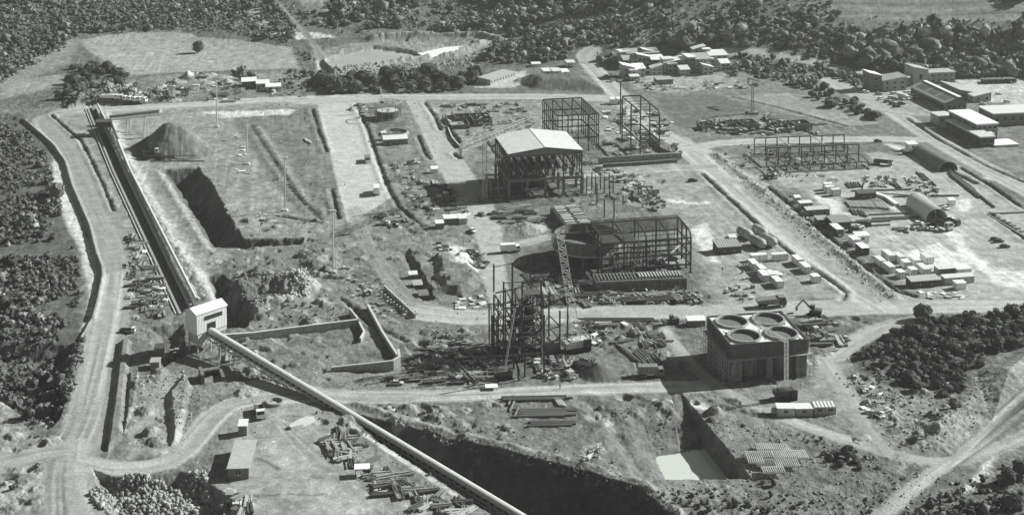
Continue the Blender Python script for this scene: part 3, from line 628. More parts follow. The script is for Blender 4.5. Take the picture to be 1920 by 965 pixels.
# trees one by one
CROWNS = []
for k in range(6):
    V, Fc = crown_template(200 + k, 5, 2, 520, 0.10, 0.85, rough=0.10)
    me = bpy.data.meshes.new('crown'); me.from_pydata([tuple(v) for v in V], [], [tuple(int(i) for i in f) for f in Fc]); me.materials.append(FOL); CROWNS.append(me)
TRUNKS = []
for k in range(3):
    t = MB(); t.tube((0, 0, -0.8), (0.03, 0.02, 0.45), 0.085, 0.06, 7)
    for q in range(4):
        a = q * 1.6 + k; t.tube((0.03, 0.02, 0.4), (0.4 * math.cos(a), 0.4 * math.sin(a), 1.0), 0.045, 0.02, 5)
    me = bpy.data.meshes.new('trunk'); me.from_pydata(t.v, [], t.f); me.materials.append(BARK); TRUNKS.append(me)
def tree(x, y, r, label, group, name='tree', cat='tree', dry_=False, stem=0.5):
    t = empty(name, (x, y, zat(x, y)), 0, label, cat, group); t.scale = (r, r, r); t.rotation_euler[2] = random.uniform(0, 6.28)
    c = bpy.data.objects.new('crown', random.choice(CROWNS)); COL.objects.link(c); c.parent = t
    c.location = (0, 0, stem - 0.25); c.scale = (random.uniform(.8, 1.2), random.uniform(.8, 1.2), random.uniform(.75, 1.2))
    k = bpy.data.objects.new('trunk', random.choice(TRUNKS)); COL.objects.link(k); k.parent = t
    return t
def grove(pts, sp, lo, hi, gap, seed, label, group, limit=999, stem=0.3):
    X, Y = scatter(pts, sp, seed, gap)
    o = np.argsort(Y)[:limit]
    for x, y, s in sized(X[o], Y[o], lo, hi, seed): tree(x, y, s * math.exp(random.gauss(0, .2)), label, group, stem=stem)
    return len(o)
n1 = grove([(1592, 660), (1640, 640), (1720, 606), (1800, 592), (1850, 588), (1960, 584), (1960, 640), (1890, 655), (1850, 670), (1800, 735), (1760, 748), (1690, 722), (1640, 690)], 4.1, 1.4, 2.5, 0.06, 61,
   'dark round-crowned tree in the grove below the cross road at the right edge', 'trees of the grove at the right edge', 165)
n2 = grove([(592, 176), (600, 152), (680, 150), (740, 140), (850, 128), (925, 100), (960, 118), (900, 145), (876, 172), (760, 178)], 7.4, 3.2, 5.0, 0.02, 62,
   'dark spreading tree in the belt behind the top road', 'trees of the belt behind the top road', 75)
n3 = grove([(100, 196), (118, 170), (140, 120), (160, 96), (185, 115), (235, 145), (225, 165), (130, 190)], 7.0, 2.6, 4.2, 0.2, 63,
   'dark tree in the wedge between the far left fields', 'trees of the wedge by the left fields', 45)
n4 = grove([(1505, 186), (1520, 165), (1560, 168), (1620, 200), (1660, 222), (1640, 226), (1560, 205)], 5.5, 1.8, 3.0, 0.2, 64,
   'dark tree on the bank above the mown strip', 'trees of the bank above the mown strip', 30)
for k, (px, py, r, lb) in enumerate(((371, 96, 5.2, 'lone dark tree standing in the big pale field'), (1184, 66, 4.2, 'round dark tree alone in the gap of the hillside wood'),
    (1546, 168, 3.4, 'tall tree beside the bare loop at the end of the mown strip'), (1729, 598, 3.6, 'round tree at the near edge of the cross road, left of the grove'),
    (1590, 858, 2.6, 'dark bush below the curve of the lower right road'), (1790, 770, 2.0, 'small tree standing in front of the right grove'),
    (1890, 905, 3.2, 'dark tree near the bottom right corner'), (1915, 890, 3.6, 'large dark tree on the right border near the bottom corner'), (1898, 955, 3.0, 'dark tree lowest in the bottom right corner'))):
    v = at(px, py); tree(v.x, v.y, r, lb, None, stem=0.35)
for px, py, r in ((1575, 872, 1.6), (1605, 866, 1.5), (1565, 855, 1.7), (1612, 878, 1.2)):
    v = at(px, py); tree(v.x, v.y, r, 'low dark bush in the clump below the curving road at lower right', 'bushes of the clump at lower right', 'bush', 'bush', stem=0.1)
print('TREES', n1, n2, n3, n4, len(woods), len(low), len(near), len(dry))
# ================================================================ THE PLANT'S STRUCTURES
STEEL = mat('dark_steel', 0.06, 0.6, var=0.3, scale=1.5)
STEEL2 = mat('rusty_steel', 0.075, 0.75, var=0.4, scale=2)
PALE = mat('primed_steel', 0.42, 0.6, var=0.2)
CONC = mat('concrete', 0.33, 0.85, var=0.22, scale=0.7, streak=0.2)
CONC2 = mat('raw_concrete', 0.20, 0.9, var=0.3, scale=0.8, streak=0.35)
CONCD = mat('formed_concrete', 0.19, 0.9, var=0.35, scale=0.9, streak=0.45)
WHITE = mat('white_sheet', 0.76, 0.5, var=0.06, scale=0.6, streak=0.10)
WHITE2 = mat('weathered_white', 0.58, 0.6, var=0.12, scale=0.8, streak=0.18)
ROOFW = mat('pale_roof_sheet', 0.72, 0.45, var=0.10, scale=0.4, streak=0.0)
ROOFG = mat('grey_roof_sheet', 0.38, 0.55, var=0.15, scale=0.6)
ROOFD = mat('dark_roof_sheet', 0.16, 0.7, var=0.2, scale=0.6)
WALLG = mat('grey_wall', 0.20, 0.8, var=0.15, scale=0.8, streak=0.2)
WALLD = mat('dark_wall', 0.085, 0.8, var=0.2, scale=0.8, streak=0.2)
WALLL = mat('light_render', 0.40, 0.8, var=0.12, scale=0.5, streak=0.15)
GLASS = mat('dark_glass', 0.025, 0.15, var=0.1, spec=0.5)
WOOD = mat('timber', 0.24, 0.85, var=0.3, scale=3)
WOODD = mat('dark_timber', 0.09, 0.85, var=0.35, scale=3)
PIPE = mat('pipe_metal', 0.13, 0.5, var=0.25, scale=1.5)
PIPEL = mat('pale_pipe', 0.48, 0.55, var=0.15, scale=1.5)
BLACK = mat('rubber_and_dark_openings', 0.02, 0.9)
BELT = mat('belt_rubber', 0.055, 0.8, var=0.3, scale=0.8)
ROCK = mat('rock', 0.26, 0.9, var=0.5, scale=0.9)
def frame_at(name, px, py, label, cat, group=None, rz=GRID, z=None):
    v = at(px, py); zz = zat(v.x, v.y) if z is None else z
    return empty(name, (v.x, v.y, zz), rz, label, cat, group)
def atd(px, py, Y):                   # the point seen at a photograph pixel on the vertical plane at distance Y
    dx, dy, dz = ray(px, py); t = Y / dy; return Vector((dx * t, Y, CAMH + dz * t))
def ribs_x(m, x0, x1, y, z0, z1, step, d=0.12, w=0.15):
    n = max(1, int((x1 - x0) / step))
    for i in range(n + 1):
        x = x0 + (x1 - x0) * i / n; m.box(x - w / 2, x + w / 2, y - d, y, z0, z1)
def ribs_y(m, y0, y1, x, z0, z1, step, d=0.12, w=0.15):
    n = max(1, int((y1 - y0) / step))
    for i in range(n + 1):
        y = y0 + (y1 - y0) * i / n; m.box(x - d, x, y - w / 2, y + w / 2, z0, z1)
# ---- silo block
def silo_block():
    v = at(1369.5, 648.5, 12.3); r = empty('silo_block', (v.x, v.y, 0), math.radians(10.4), 'massive dark concrete block with four round bin openings in its pale top deck', 'silo block')
    W, L, H = 26.6, 24.5, 12.3
    w_ = MB()
    for x0, x1 in ((0.6, 4.0), (12.8, 14.4), (22.8, 26.0)):
        w_.box(x0, x1, 0.6, L - 0.6, -1, 7.6)
    w_.box(1.2, W - 1.2, 3.4, L - 1.2, -1, 7.58); ribs_x(w_, 4.5, W - 4.5, 3.35, -.5, 7.5, .8, .12, .2)
    w_.build('wall', CONCD, r)
    pl = MB()
    for y in (0.3, 9.2, 18):
        pass
    for x0, x1 in ((0.4, 4.2), (12.6, 14.6), (22.6, 26.2)): MB().box(x0, x1, 0.2, 1.6, -1, 7.5).build('pier', CONC2, r)
    for y0, y1 in ((8.5, 11), (L - 3.5, L - 0.5)):
        for x0 in (.2, W - 1.4): MB().box(x0, x0 + 1.2, y0, y1, -1, 7.5).build('pier', CONC2, r)
    f = MB(); f.box(0.25, W - 0.25, 0.25, L - 0.25, 7.6, H - 0.5)
    ribs_x(f, 0.3, W - 0.3, 0.25, 8.3, H + 0.25, 0.55, 0.22, 0.16); ribs_y(f, 0.3, L - 0.3, 0.25, 8.3, H + 0.25, 0.6, 0.22, 0.16)
    for y in (8.9, 10.6, 12.1): f.box(-0.1, W + 0.1, -0.08, 0.0, y, y + 0.14)
    ribs_y(f, 0.3, L - 0.3, W - 0.03, 8.3, H + 0.25, 0.6, -0.22, 0.16)
    f.build('formwork', mat('weathered_form', .21, .9, var=.35, scale=1.2, streak=.4), r)
    g = MB()
    for a in ((-1.3, W + 1.3, -1.3, -0.15), (-1.3, W + 1.3, L + 0.15, L + 1.3)): g.box(*a, 7.75, 7.95)
    for a in ((-1.3, -0.15, -0.15, L + 0.15), (W + 0.15, W + 1.3, -0.15, L + 0.15)): g.box(*a, 7.75, 7.95)
    g.build('walkway', CONC, r)
    h = MB()
    for x in np.arange(-1.2, W + 1.3, 1.9): h.bar((x, -1.2, 7.95), (x, -1.2, 9.1), .07); h.bar((x, -1.2, 7.7), (x, -0.1, 6.4), .1)
    for y in np.arange(-1.2, L, 1.9): h.bar((-1.2, y, 7.95), (-1.2, y, 9.1), .07); h.bar((-1.2, y, 7.7), (-0.1, y, 6.4), .1)
    h.bar((-1.2, -1.2, 9.05), (W + 1.2, -1.2, 9.05), .07); h.bar((-1.2, -1.2, 9.05), (-1.2, L, 9.05), .07); h.build('guard_rail', STEEL2, r)
    dk = MB(); n = 40; CC = []
    for i in (0, 1):
        for j in (0, 1):
            cx, cy = (W / 4 * (1 + 2 * i)) + (0.25 if i == 0 else -0.25), L / 4 * (1 + 2 * j); CC.append((cx, cy)); x0, x1 = i * W / 2 + (0.5 if i == 0 else 0), (i + 1) * W / 2 - (0.5 if i == 1 else 0); y0, y1 = j * L / 2 + (0.5 if j == 0 else 0), (j + 1) * L / 2 - (0.5 if j else 0)
            R = 5.0; vs_ = []
            for k in range(n):
                a = 2 * math.pi * (k + 0.5) / n; c, s = math.cos(a), math.sin(a); t = min(((x1 if c > 0 else x0) - cx) / c if abs(c) > 1e-6 else 1e9, ((y1 if s > 0 else y0) - cy) / s if abs(s) > 1e-6 else 1e9)
                vs_ += [(cx + R * c, cy + R * s, H), (cx + t * c, cy + t * s, H)]
            m0 = len(dk.v); dk.v += vs_
            for k in range(n):
                q = (k + 1) % n; dk.f.append((m0 + 2 * k, m0 + 2 * k + 1, m0 + 2 * q + 1, m0 + 2 * q))
            for xx, yy in ((x0, y0), (x1, y0), (x1, y1), (x0, y1)):   # corner fillers
                ang = math.atan2(yy - cy, xx - cx) % (2 * math.pi); k = int((ang / (2 * math.pi) * n - 0.5)) % n; q = (k + 1) % n
                m1 = len(dk.v); dk.v.append((xx, yy, H)); dk.f.append((m0 + 2 * k + 1, m1, m0 + 2 * q + 1))
    dk.build('top_deck', WHITE, r)
    pr = MB()
    pr.box(0, W, -0.05, 0.45, H - 0.45, H + 0.45); pr.box(0, W, L - 0.45, L, H - 0.45, H + 0.45); pr.box(0, 0.45, 0.45, L - 0.45, H - 0.45, H + 0.45); pr.box(W - 0.45, W, 0.45, L - 0.45, H - 0.45, H + 0.45)
    pr.build('edge_form', WOODD, r)
    for cx, cy in CC:
        b = MB(); b.lathe([(5.0, H - 0.3), (5.6, H + 0.02), (5.6, H + 0.75), (4.95, H + 0.75), (4.9, H + .3)], 48, (cx, cy)); o = b.build('bin', CONC, r); b = MB(); b.lathe([(4.9, H + .29), (4.85, 1.0), (0.01, 1.0)], 48, (cx, cy)); b.build('bin_dark_inside', CONCD, o)  # inside wall and floor in darker concrete, painting the shade in the bin
        k = MB()
        for q in range(10):
            a = q * 0.628 + cx; k.bar((cx + 5.4 * math.cos(a), cy + 5.4 * math.sin(a), H), (cx + 5.4 * math.cos(a), cy + 5.4 * math.sin(a), H + 1.4), .06)
        k.build('rod', STEEL2, o)
    d = MB(); rr = random.Random(4)
    for k in range(70):
        x, y = rr.uniform(1, W - 1), rr.uniform(1, L - 1)
        if min(math.hypot(x - a, y - b) for a, b in CC) < 5.5: continue
        s = rr.uniform(.15, .5); a = rr.uniform(0, 3.1)
        d.bar((x, y, H + .12), (x + 2.2 * s * math.cos(a), y + 2.2 * s * math.sin(a), H + .12 + .1 * s), .12 + .2 * s, .1 + .25 * s)
    d.build('formwork_scrap', WOODD, r)
    s = MB()      # scaffold on the right and left flanks
    for y in np.arange(0, L + .1, 2.4):
        for x in (W + .5, W + 2.0): s.bar((x, y, -.5), (x, y, 7.7), .08)
        for x in (-.5, -2.0): s.bar((x, y, -.5), (x, y, 10.7 if x < -1 else 7.7), .08)
        for z in (1.8, 3.8, 5.8): s.bar((W + .5, y, z), (W + 2, y, z), .07); s.bar((-.5, y, z), (-2, y, z), .07)
    for z in (1.8, 3.8, 5.8, 7.6):
        for x in (W + .5, W + 2.0, -.5, -2.0): s.bar((x, 0, z), (x, L, z), .07)
        s.box(W + .6, W + 1.9, 0, L, z - .12, z - .05) if z in (3.8,) else None
    for y in np.arange(0, L - 2, 4.8): s.bar((W + 2, y, 0), (W + 2, y + 2.4, 3.8), .06); s.bar((-2, y, 0), (-2, y + 2.4, 3.8), .06)
    s.build('scaffold', PALE, r)
silo_block()
# ---- generic portal / post-and-beam frame
def portal(name, px, py, W, L, H, nx, ny, label, group=None, levels=(), post=0.55, haunch=0.0, purl=0, brace=(), rz=GRID, corner='fl', m=None, lightlev=(), rise=0.0, deck=None):
    v = at(px, py)
    off = {'fl': (0, 0), 'fr': (-W, 0)}[corner]
    c, s = math.cos(rz), math.sin(rz)
    r = empty(name, (v.x + off[0] * c, v.y + off[0] * s, zat(v.x, v.y)), rz, label, 'steel frame', group)
    m = m or STEEL; xs = [W * i / nx for i in range(nx + 1)]; ys = [L * j / ny for j in range(ny + 1)]
    for j, y in enumerate(ys):
        for i, x in enumerate(xs):
            if 0 < i < nx and 0 < j < ny: continue
            p = MB(); top = H - (haunch if haunch and j == 0 else 0)
            p.bar((x, y, -1), (x, y, top), post * .7, post); p.box(x - post * .8, x + post * .8, y - post * .8, y + post * .8, -1, 0.35)
            p.build('post', m, r)
    b = MB()
    for x in xs:
        if haunch: b.bar((x, 0, H - haunch), (x, haunch * .4, H - haunch * .35), post * .8); b.bar((x, haunch * .4, H - haunch * .35), (x, haunch * 1.2, H), post * .8); b.bar((x, haunch * 1.2, H), (x, L, H + rise), post * .6, post)
        else: b.bar((x, 0, H), (x, L / 2, H + rise), post * .6, post); b.bar((x, L / 2, H + rise), (x, L, H), post * .6, post)
    b.build('rafter', m, r)
    g = MB()
    for y in (0, L): g.bar((0, y, H - (haunch if y == 0 else 0)), (W, y, H - (haunch if y == 0 else 0)), post * .5, post * .9)
    for x in (0, W): g.bar((x, haunch, H - .4), (x, L - haunch, H - .4), .2)
    g.build('eaves_beam', m, r)
    if purl:
        q = MB()
        for k in range(purl + 1):
            y = haunch + (L - haunch) * k / purl; z = H + .35 + rise * k / purl; q.bar((0, y, z), (W, y, z), .16, .22)
        q.build('purlins', m, r)
    for z in levels:
        q = MB()
        for y in (ys[0], ys[-1]): q.bar((0, y, z), (W, y, z), .35, .6)
        for x in (xs[0], xs[-1]): q.bar((x, 0, z), (x, L, z), .3, .5)
        q.build('floor_beam', m, r)
    for z in lightlev:
        q = MB()
        for x in xs[::max(1, nx // 2)]: q.bar((x + .2, 0, z), (x + .2, L, z), .4, .5)
        q.build('crane_rail', PALE, r)
    if brace:
        q = MB()
        for (a, z0, c_, z1) in brace: q.bar((a, 0.1, z0), (c_, 0.1, z1), .22)
        q.build('brace', m, r)
    return r
# ---- roofed mill building
def mill():
    v = at(954.3, 289, 20.6); r = empty('mill_building', (v.x, v.y, 0), math.radians(11.4), 'open steel building under a pale gabled roof, standing on a raised concrete floor', 'building')
    W, L, H, D = 34.4, 33.0, 20.6, 8.6
    rf = MB(); o = 0.5
    for x0, z0, x1, z1 in ((-o, H, W / 2, H + 2.3), (W / 2, H + 2.3, W + o, H)):
        rf.add([(x0, -o, z0), (x1, -o, z1), (x1, L + o, z1), (x0, L + o, z0), (x0, -o, z0 + .18), (x1, -o, z1 + .18), (x1, L + o, z1 + .18), (x0, L + o, z0 + .18)],
               [(3, 2, 1, 0), (4, 5, 6, 7), (0, 1, 5, 4), (1, 2, 6, 5), (2, 3, 7, 6), (3, 0, 4, 7)])
    n = 46
    for k in range(n + 1):
        y = -o + (L + 2 * o) * k / n
        for x0, z0, x1, z1 in ((-o, H, W / 2, H + 2.3), (W / 2, H + 2.3, W + o, H)): rf.bar((x0, y, z0 + .21), (x1, y, z1 + .21), .1, .08)
    ro = rf.build('roof', ROOFW, r)
    c = MB(); c.bar((W / 2, -o, H + 2.55), (W / 2, L + o, H + 2.55), .9, .12); c.build('ridge_cap', WHITE, ro)
    g = MB(); g.add([(0, 0, H - 1.6), (W, 0, H - 1.6), (W, 0, H - .1), (W / 2, 0, H + 2.1), (0, 0, H - .1), (0, .15, H - 1.6), (W, .15, H - 1.6), (W, .15, H - .1), (W / 2, .15, H + 2.1), (0, .15, H - .1)],
                    [(0, 1, 2, 3, 4), (9, 8, 7, 6, 5), (0, 5, 6, 1), (1, 6, 7, 2), (2, 7, 8, 3), (3, 8, 9, 4), (4, 9, 5, 0)])
    g.build('gable_panel', WALLG, r)
    for i in range(9):
        x = W * i / 8
        for y in (0.3, L - .3): MB().bar((x, y, D), (x, y, H), .35, .6).build('post', STEEL, r)
    for j in range(1, 7):
        y = L * j / 7
        for x in (0, W): MB().bar((x, y, D), (x, y, H), .6, .4).build('post', STEEL, r)
    t = MB()
    for j in range(8):
        y = L * j / 7; t.bar((0, y, H - 1.2), (W, y, H - 1.2), .2, .3); t.bar((0, y, H - .3), (W / 2, y, H + 2.0), .2, .4); t.bar((W, y, H - .3), (W / 2, y, H + 2.0), .2, .4)
        for k in range(8): t.bar((W * k / 8, y, H - 1.2), (W * (k + .5) / 8, y, H - .3 + 2.2 * (1 - abs((k + .5) / 4 - 1))), .12)
    t.build('roof_truss', STEEL, r)
    b = MB()
    for z in (13.5, 17.5): b.bar((0, 0, z), (0, L, z), .25, .4); b.bar((W, 0, z), (W, L, z), .25, .4)
    for z in (17.5,): b.bar((0, L, z), (W, L, z), .25, .4)
    b.bar((0, 0, D + .3), (0, L * .25, 13.5), .2); b.bar((W, 0, D + .3), (W, L * .25, 13.5), .2); b.build('side_beam', STEEL, r)
    # sloping launders and cell banks inside
    rr = random.Random(3)
    for k in range(9):
        x = 1.6 + k * 3.7
        q = MB(); q.bar((x, 2.0, D + 4.6), (x + .6, L - 3, D + 6.2), 1.3, 1.6); q.build('cell_bank', STEEL2 if k % 2 else STEEL, r)
        if k < 8:
            p = MB(); p.bar((x + 1.9, 1.6, D + 5.4), (x + 2.3, L - 4, D + 6.2), .22, .22); p.build('pipe', PALE, r)
        s = MB()
        for y in (3, 10, 17, 24): s.bar((x, y, D), (x, y, D + 4), .3)
        s.build('support', STEEL, r)
    cl = MB()
    for k in range(60):
        x, y, z = rr.uniform(1, W - 1), rr.uniform(.5, 5), D + rr.uniform(.2, 3.2); cl.bar((x, y, z), (x + rr.uniform(-1.5, 1.5), y + rr.uniform(-1, 1), z + rr.uniform(-.5, 1.8)), rr.uniform(.15, .5))
    cl.build('fittings', PALE, r)
    d = MB(); d.box(-.4, W + .4, -.4, .7, D - 1.3, D); d.box(-.4, W + .4, L - .7, L + .4, D - 1.3, D); d.box(-.4, .7, .7, L - .7, D - 1.3, D); d.box(W - .7, W + .4, .7, L - .7, D - 1.3, D)
    d.box(.7, W - .7, L * .45, L - .7, D - .5, D - .05); d.box(.7, W * .52, .7, L * .45, D - .5, D - .05)
    d.build('raised_floor', CONC2, r)
    for i in range(5):
        for y in (0.1, L / 3, 2 * L / 3, L - .3):
            x = W * i / 4; MB().box(x - .55, x + .55, y - .55, y + .55, -1, D - 1.3).build('column', CONC2, r)
    s = MB(); s.box(1, W * .46, L * .5, L - 1, -.5, D - 1.8); s.build('inner_wall', WALLD, r)
    a = MB()      # low frame leaning on the left side
    for x in (-8.5, -5): a.box(x - .35, x + .35, 0, .7, -1, 8)
    for z in (1.0, 4.6): a.box(-8.5, -.5, .1, .6, z, z + .6)
    a.box(-8.9, -8.3, .7, 14, 7.4, 8); a.box(-8.8, -8.2, 12, 12.7, -1, 7.4); a.box(-8.8, -.5, 12, 12.7, 7.4, 8)
    a.build('side_annex', CONC2, r)
    l = MB()
    for k in range(5): l.box(-8 + k * 1.5, -7.5 + k * 1.5, .3, .5, 1.7, 4.5)
    l.build('annex_bars', STEEL, r)
mill()
# ---- lean posts row right of the mill
def post_row():
    r = frame_at('column_row', 1100, 364, 'short dark columns and light rails standing along the right side of the roofed building', 'steel frame')
    for i in range(4):
        for j in (0, 1):
            MB().bar((i * 4.2, j * 7, -1), (i * 4.2, j * 7, 8.2 - i * .3), .45).build('post', STEEL2, r)
    b = MB()
    for j in (0, 1): b.bar((0, j * 7, 8), (12.6, j * 7, 7.2), .25)
    b.build('beam', STEEL2, r); k = MB(); k.bar((0.6, 0, 8.3), (0.6, 7, 8.3), .4); k.bar((4.6, 0, 8.2), (4.6, 7, 8.2), .4); k.bar((8.6, 0, 7.8), (8.6, 7, 7.8), .4); k.build('rail', PALE, r)
post_row()
for px, py, h in ((1119, 386, 9.5), (1133, 408, 8.5), (1151, 410, 9.0), (1143, 372, 6.5), (1168, 384, 4.5), (1197, 364, 3.0)):
    r = frame_at('steel_column', px, py, 'single dark steel column standing free between the two big frames', 'column', 'free columns between the big frames')
    MB().bar((0, 0, -1), (0, 0, h), .4, .5).build('post', STEEL, r); MB().box(-.5, .5, -.5, .5, -1, .3).build('footing', CONC, r)
bl = portal('open_workshop', 1122, 281, 21.5, 36, 18.8, 4, 8, 'long dark steel frame with close-set posts behind the pale-roofed building', None, (7, 13), .5, 0, 18, (), corner='fr', lightlev=(7.6,))
portal('open_tower', 1200, 297, 10, 34, 24, 1, 2, 'tall narrow steel frame with curved knee braces right of the close-set frame', None, (8.5,), .6, 2.5, 5, (), lightlev=(9.1,))
def rear_mast():
    r = frame_at('lattice_mast', 1163, 252, 'thin mast rising above the back left corner of the tall narrow frame', 'mast'); v = at(1163, 252)
    MB().bar((0, 0, -1), (0, 0, atd(1163, 154, v.y).z), .55).build('post', STEEL, r); MB().bar((-2.4, 0, atd(1163, 154, v.y).z), (1.8, 0, atd(1163, 152, v.y).z), .4).build('cross_arm', STEEL, r)
rear_mast()
def stair_beams():
    r = frame_at('cross_beams', 1203, 284, 'ladder of heavy dark beams laid across the foot of the tall narrow frame', 'beams')
    for k in range(9): MB().bar((.5, k * 1.9, 3 + k * .5), (9.3, k * 1.9, 3 + k * .5), .4).build('beam', STEEL if k % 2 else STEEL2, r)
    MB().bar((.4, 0, 2.6), (.4, 16, 6.8), .4).build('stringer', STEEL, r); MB().bar((9.4, 0, 2.6), (9.4, 16, 6.8), .4).build('stringer', STEEL, r)
stair_beams()
def basewall(name, pts, h, t, label, m=None, z0=-1.5, cap=True, h1=None, group=None, dz=0):
    W = [at(a, b) for a, b in pts]; o = W[0]; m = m or CONC; n = len(W)
    r = empty(name, (o.x, o.y, dz), 0, label, 'wall', group)
    mb = MB(); cp = MB(); acc = 0; tot = sum((W[i + 1] - W[i]).length for i in range(n - 1)) + 1e-6
    for i in range(n - 1):
        a, b = W[i] - o, W[i + 1] - o; d = (b - a); L = d.length; d.normalize(); q = Vector((-d.y, d.x, 0)) * t / 2
        ha = h + ((h1 if h1 is not None else h) - h) * acc / tot; acc += L; hb = h + ((h1 if h1 is not None else h) - h) * acc / tot
        a2 = a - d * t / 2 * .98; b2 = b + d * t / 2 * .98
        if i: a2 = a + d * t / 2
        A = [a2 - q, b2 - q, b2 + q, a2 + q]; hs = [ha, hb, hb, ha]
        mb.add([(p.x, p.y, z0) for p in A] + [(p.x, p.y, hh) for p, hh in zip(A, hs)], [(3, 2, 1, 0), (4, 5, 6, 7), (0, 1, 5, 4), (1, 2, 6, 5), (2, 3, 7, 6), (3, 0, 4, 7)])
        k = int(L / 3)
        if cap:
            q2 = q * 1.3; B = [a2 - q2, b2 - q2, b2 + q2, a2 + q2]
            cp.add([(p.x, p.y, hh + .003) for p, hh in zip(B, hs)] + [(p.x, p.y, hh + .22) for p, hh in zip(B, hs)], [(3, 2, 1, 0), (4, 5, 6, 7), (0, 1, 5, 4), (1, 2, 6, 5), (2, 3, 7, 6), (3, 0, 4, 7)])
        for j in range(1, k):
            c_ = a + d * (L * j / k); e = c_ - q * 1.12; mb.bar((e.x, e.y, z0), (e.x, e.y, (ha + hb) / 2 - .1), .12)
    mb.build('wall', m, r)
    if cap: cp.build('coping', WHITE2, r)
    return r
basewall('base_wall', [(1124, 306), (1200, 301), (1275, 297)], 3.0, 1.2, 'long pale concrete base wall across the front of the two rear frames', CONC, cap=False)
basewall('base_wall', [(1134, 313), (1200, 309), (1266, 304)], 1.6, 1.6, 'lower grey wall with dark posts in front of the long base wall', CONCD, cap=False)
basewall('base_wall', [(1273, 297), (1240, 283), (1222, 262)], 2.0, .8, 'side wall running back beside the tall narrow frame', CONC2, cap=False)
# ---- thickener tank and main shed frame
def round_tank(name, px, py, R, z0, z1, label, legs=10, m=None, t=.5, floor=True, ringm=None, wallm=None, base=True):
    r = frame_at(name, px, py, label, 'tank'); m = m or CONC2
    w_ = MB(); w_.lathe([(R - t, z0 + .5), (R - t, z1), (R, z1), (R, z0 + .3), (R - .6, z0), (.05, z0 - .4), (.05, z0 + .2)], 48); w_.build('tank_wall', m, r)
    ring = MB(); ring.lathe([(R + .02, z0 + .1), (R + .55, z0 + .1), (R + .55, z0 + .75), (R + .02, z0 + .75)], 48, closed=True); ring.build('ring_beam', ringm or CONC, r)
    for k in range(legs):
        a = 2 * math.pi * (k + .3) / legs; x, y = (R - .9) * math.cos(a), (R - .9) * math.sin(a); MB().box(x - .4, x + .4, y - .4, y + .4, -1.2, z0).build('leg', CONC2, r)
    return r
tk = round_tank('thickener_tank', 1100, 484, 13.2, 4.8, 10.4, 'big round dark concrete tank on columns at the left end of the knee-braced steel frame', 12, CONCD)
k_ = MB(); k_.lathe([(2.4, -.5), (2.4, 4.5)], 20); k_.build('centre_column', CONCD, tk)
b_ = MB(); b_.bar((-13, 0, 10.9), (13, 0, 10.9), 1.0, .5); b_.bar((0, -1, 10.8), (0, 1, 13), .6); b_.build('rake_bridge', STEEL, tk)
portal('steel_shed', 1294.5, 511, 36, 17, 16.6, 4, 3, 'wide dark steel shed frame with knee-braced roof corners at the middle of the site', None, (3.4, 7.6, 11.8), .62, 2.6, 14, ((9, 3.4, 18, 0), (18, 11.8, 27, 3.4), (36, 3.4, 28, 11)), corner='fr', rise=.7)
def shed_fill():
    v = at(1294.5, 511); c, s = math.cos(GRID), math.sin(GRID); rr = random.Random(12)
    r = empty('pipe_gallery', (v.x - 36 * c, v.y - 36 * s, 0), GRID, 'dense dark pipework and scaffold poles filling the knee-braced shed frame', 'pipework')
    for x in np.arange(1.5, 36, 3): MB().bar((x, 16.6, -.5), (x, 16.6, 14), .22).build('pole', STEEL, r)
    for z in (2.2, 5.6, 8.2, 10.2): MB().bar((0, 16.6, z), (36, 16.6, z), .2).build('rail', STEEL, r)
    for k in range(16):
        x, y, z = rr.uniform(0, 30), rr.uniform(1, 16), rr.choice((1, 3.6, 6, 11.9)); MB().bar((x, y, z), (x + rr.uniform(2, 9), y, z + rr.uniform(0, .8)), rr.uniform(.15, .4)).build('pipe', rr.choice((STEEL, STEEL2, PALE)), r)
    for k in range(22):
        x, y = rr.uniform(0, 35), rr.uniform(1, 15); MB().bar((x, y, -.5), (x, y, rr.uniform(2, 9)), .2).build('pole', rr.choice((STEEL, STEEL2)), r)
    for k in range(7): MB().box(2 + k * 4.7, 5 + k * 4.7, 3 + (k % 3) * 3, 5.5 + (k % 3) * 3, -.5, 1.2 + (k % 2)).build('machine_base', CONC2 if k % 2 else WALLD, r)
    m = MB(); m.box(0, 16, 4, 15, 11.95, 12.2); m.build('deck', STEEL2, r)
shed_fill()
def inner_frame():
    v = at(1186, 515); r = empty('inner_tower', (v.x, v.y, 0), GRID, 'small multi-storey steel frame standing inside the wide shed frame', 'steel frame')
    for i in range(4):
        for j in range(2): MB().bar((i * 2.6, j * 5 + 3, -.5), (i * 2.6, j * 5 + 3, 9.5), .28).build('post', STEEL, r)
    for z in (2.6, 5, 7.2, 9.4):
        b = MB()
        for j in range(2): b.bar((0, j * 5 + 3, z), (7.8, j * 5 + 3, z), .22)
        for i in range(4): b.bar((i * 2.6, 3, z), (i * 2.6, 8, z), .2)
        b.build('floor_beam', STEEL if z > 5 else PALE, r)
    p = frame_at('equipment_base', 1256, 492, 'pale concrete machine base with round pit inside the right end of the shed frame', 'machine base')
    q = MB(); q.lathe([(3.4, -.5), (6.4, -.5), (6.4, 1.6), (3.4, 1.6)], 32, closed=True); q.build('ring', CONC, p)
    MB().bar((-4, -5, 3), (5, 3, 6), .5).build('strut', PALE, p); MB().bar((4, -5, 6), (-4, 2, 2.4), .4).build('strut', PALE, p)
inner_frame()
def sloped_bars():
    v = at(1134, 470); r = empty('leaning_beam', (v.x, v.y, 0), 0, 'long pale beam leaning down across the left bays of the shed frame', 'beam')
    a = atd(1109, 453, v.y - 2) - v; b = atd(1162, 526, v.y - 10) - v; a.z += 0; MB().bar(a, b, .7).build('beam', PALE, r)
sloped_bars()
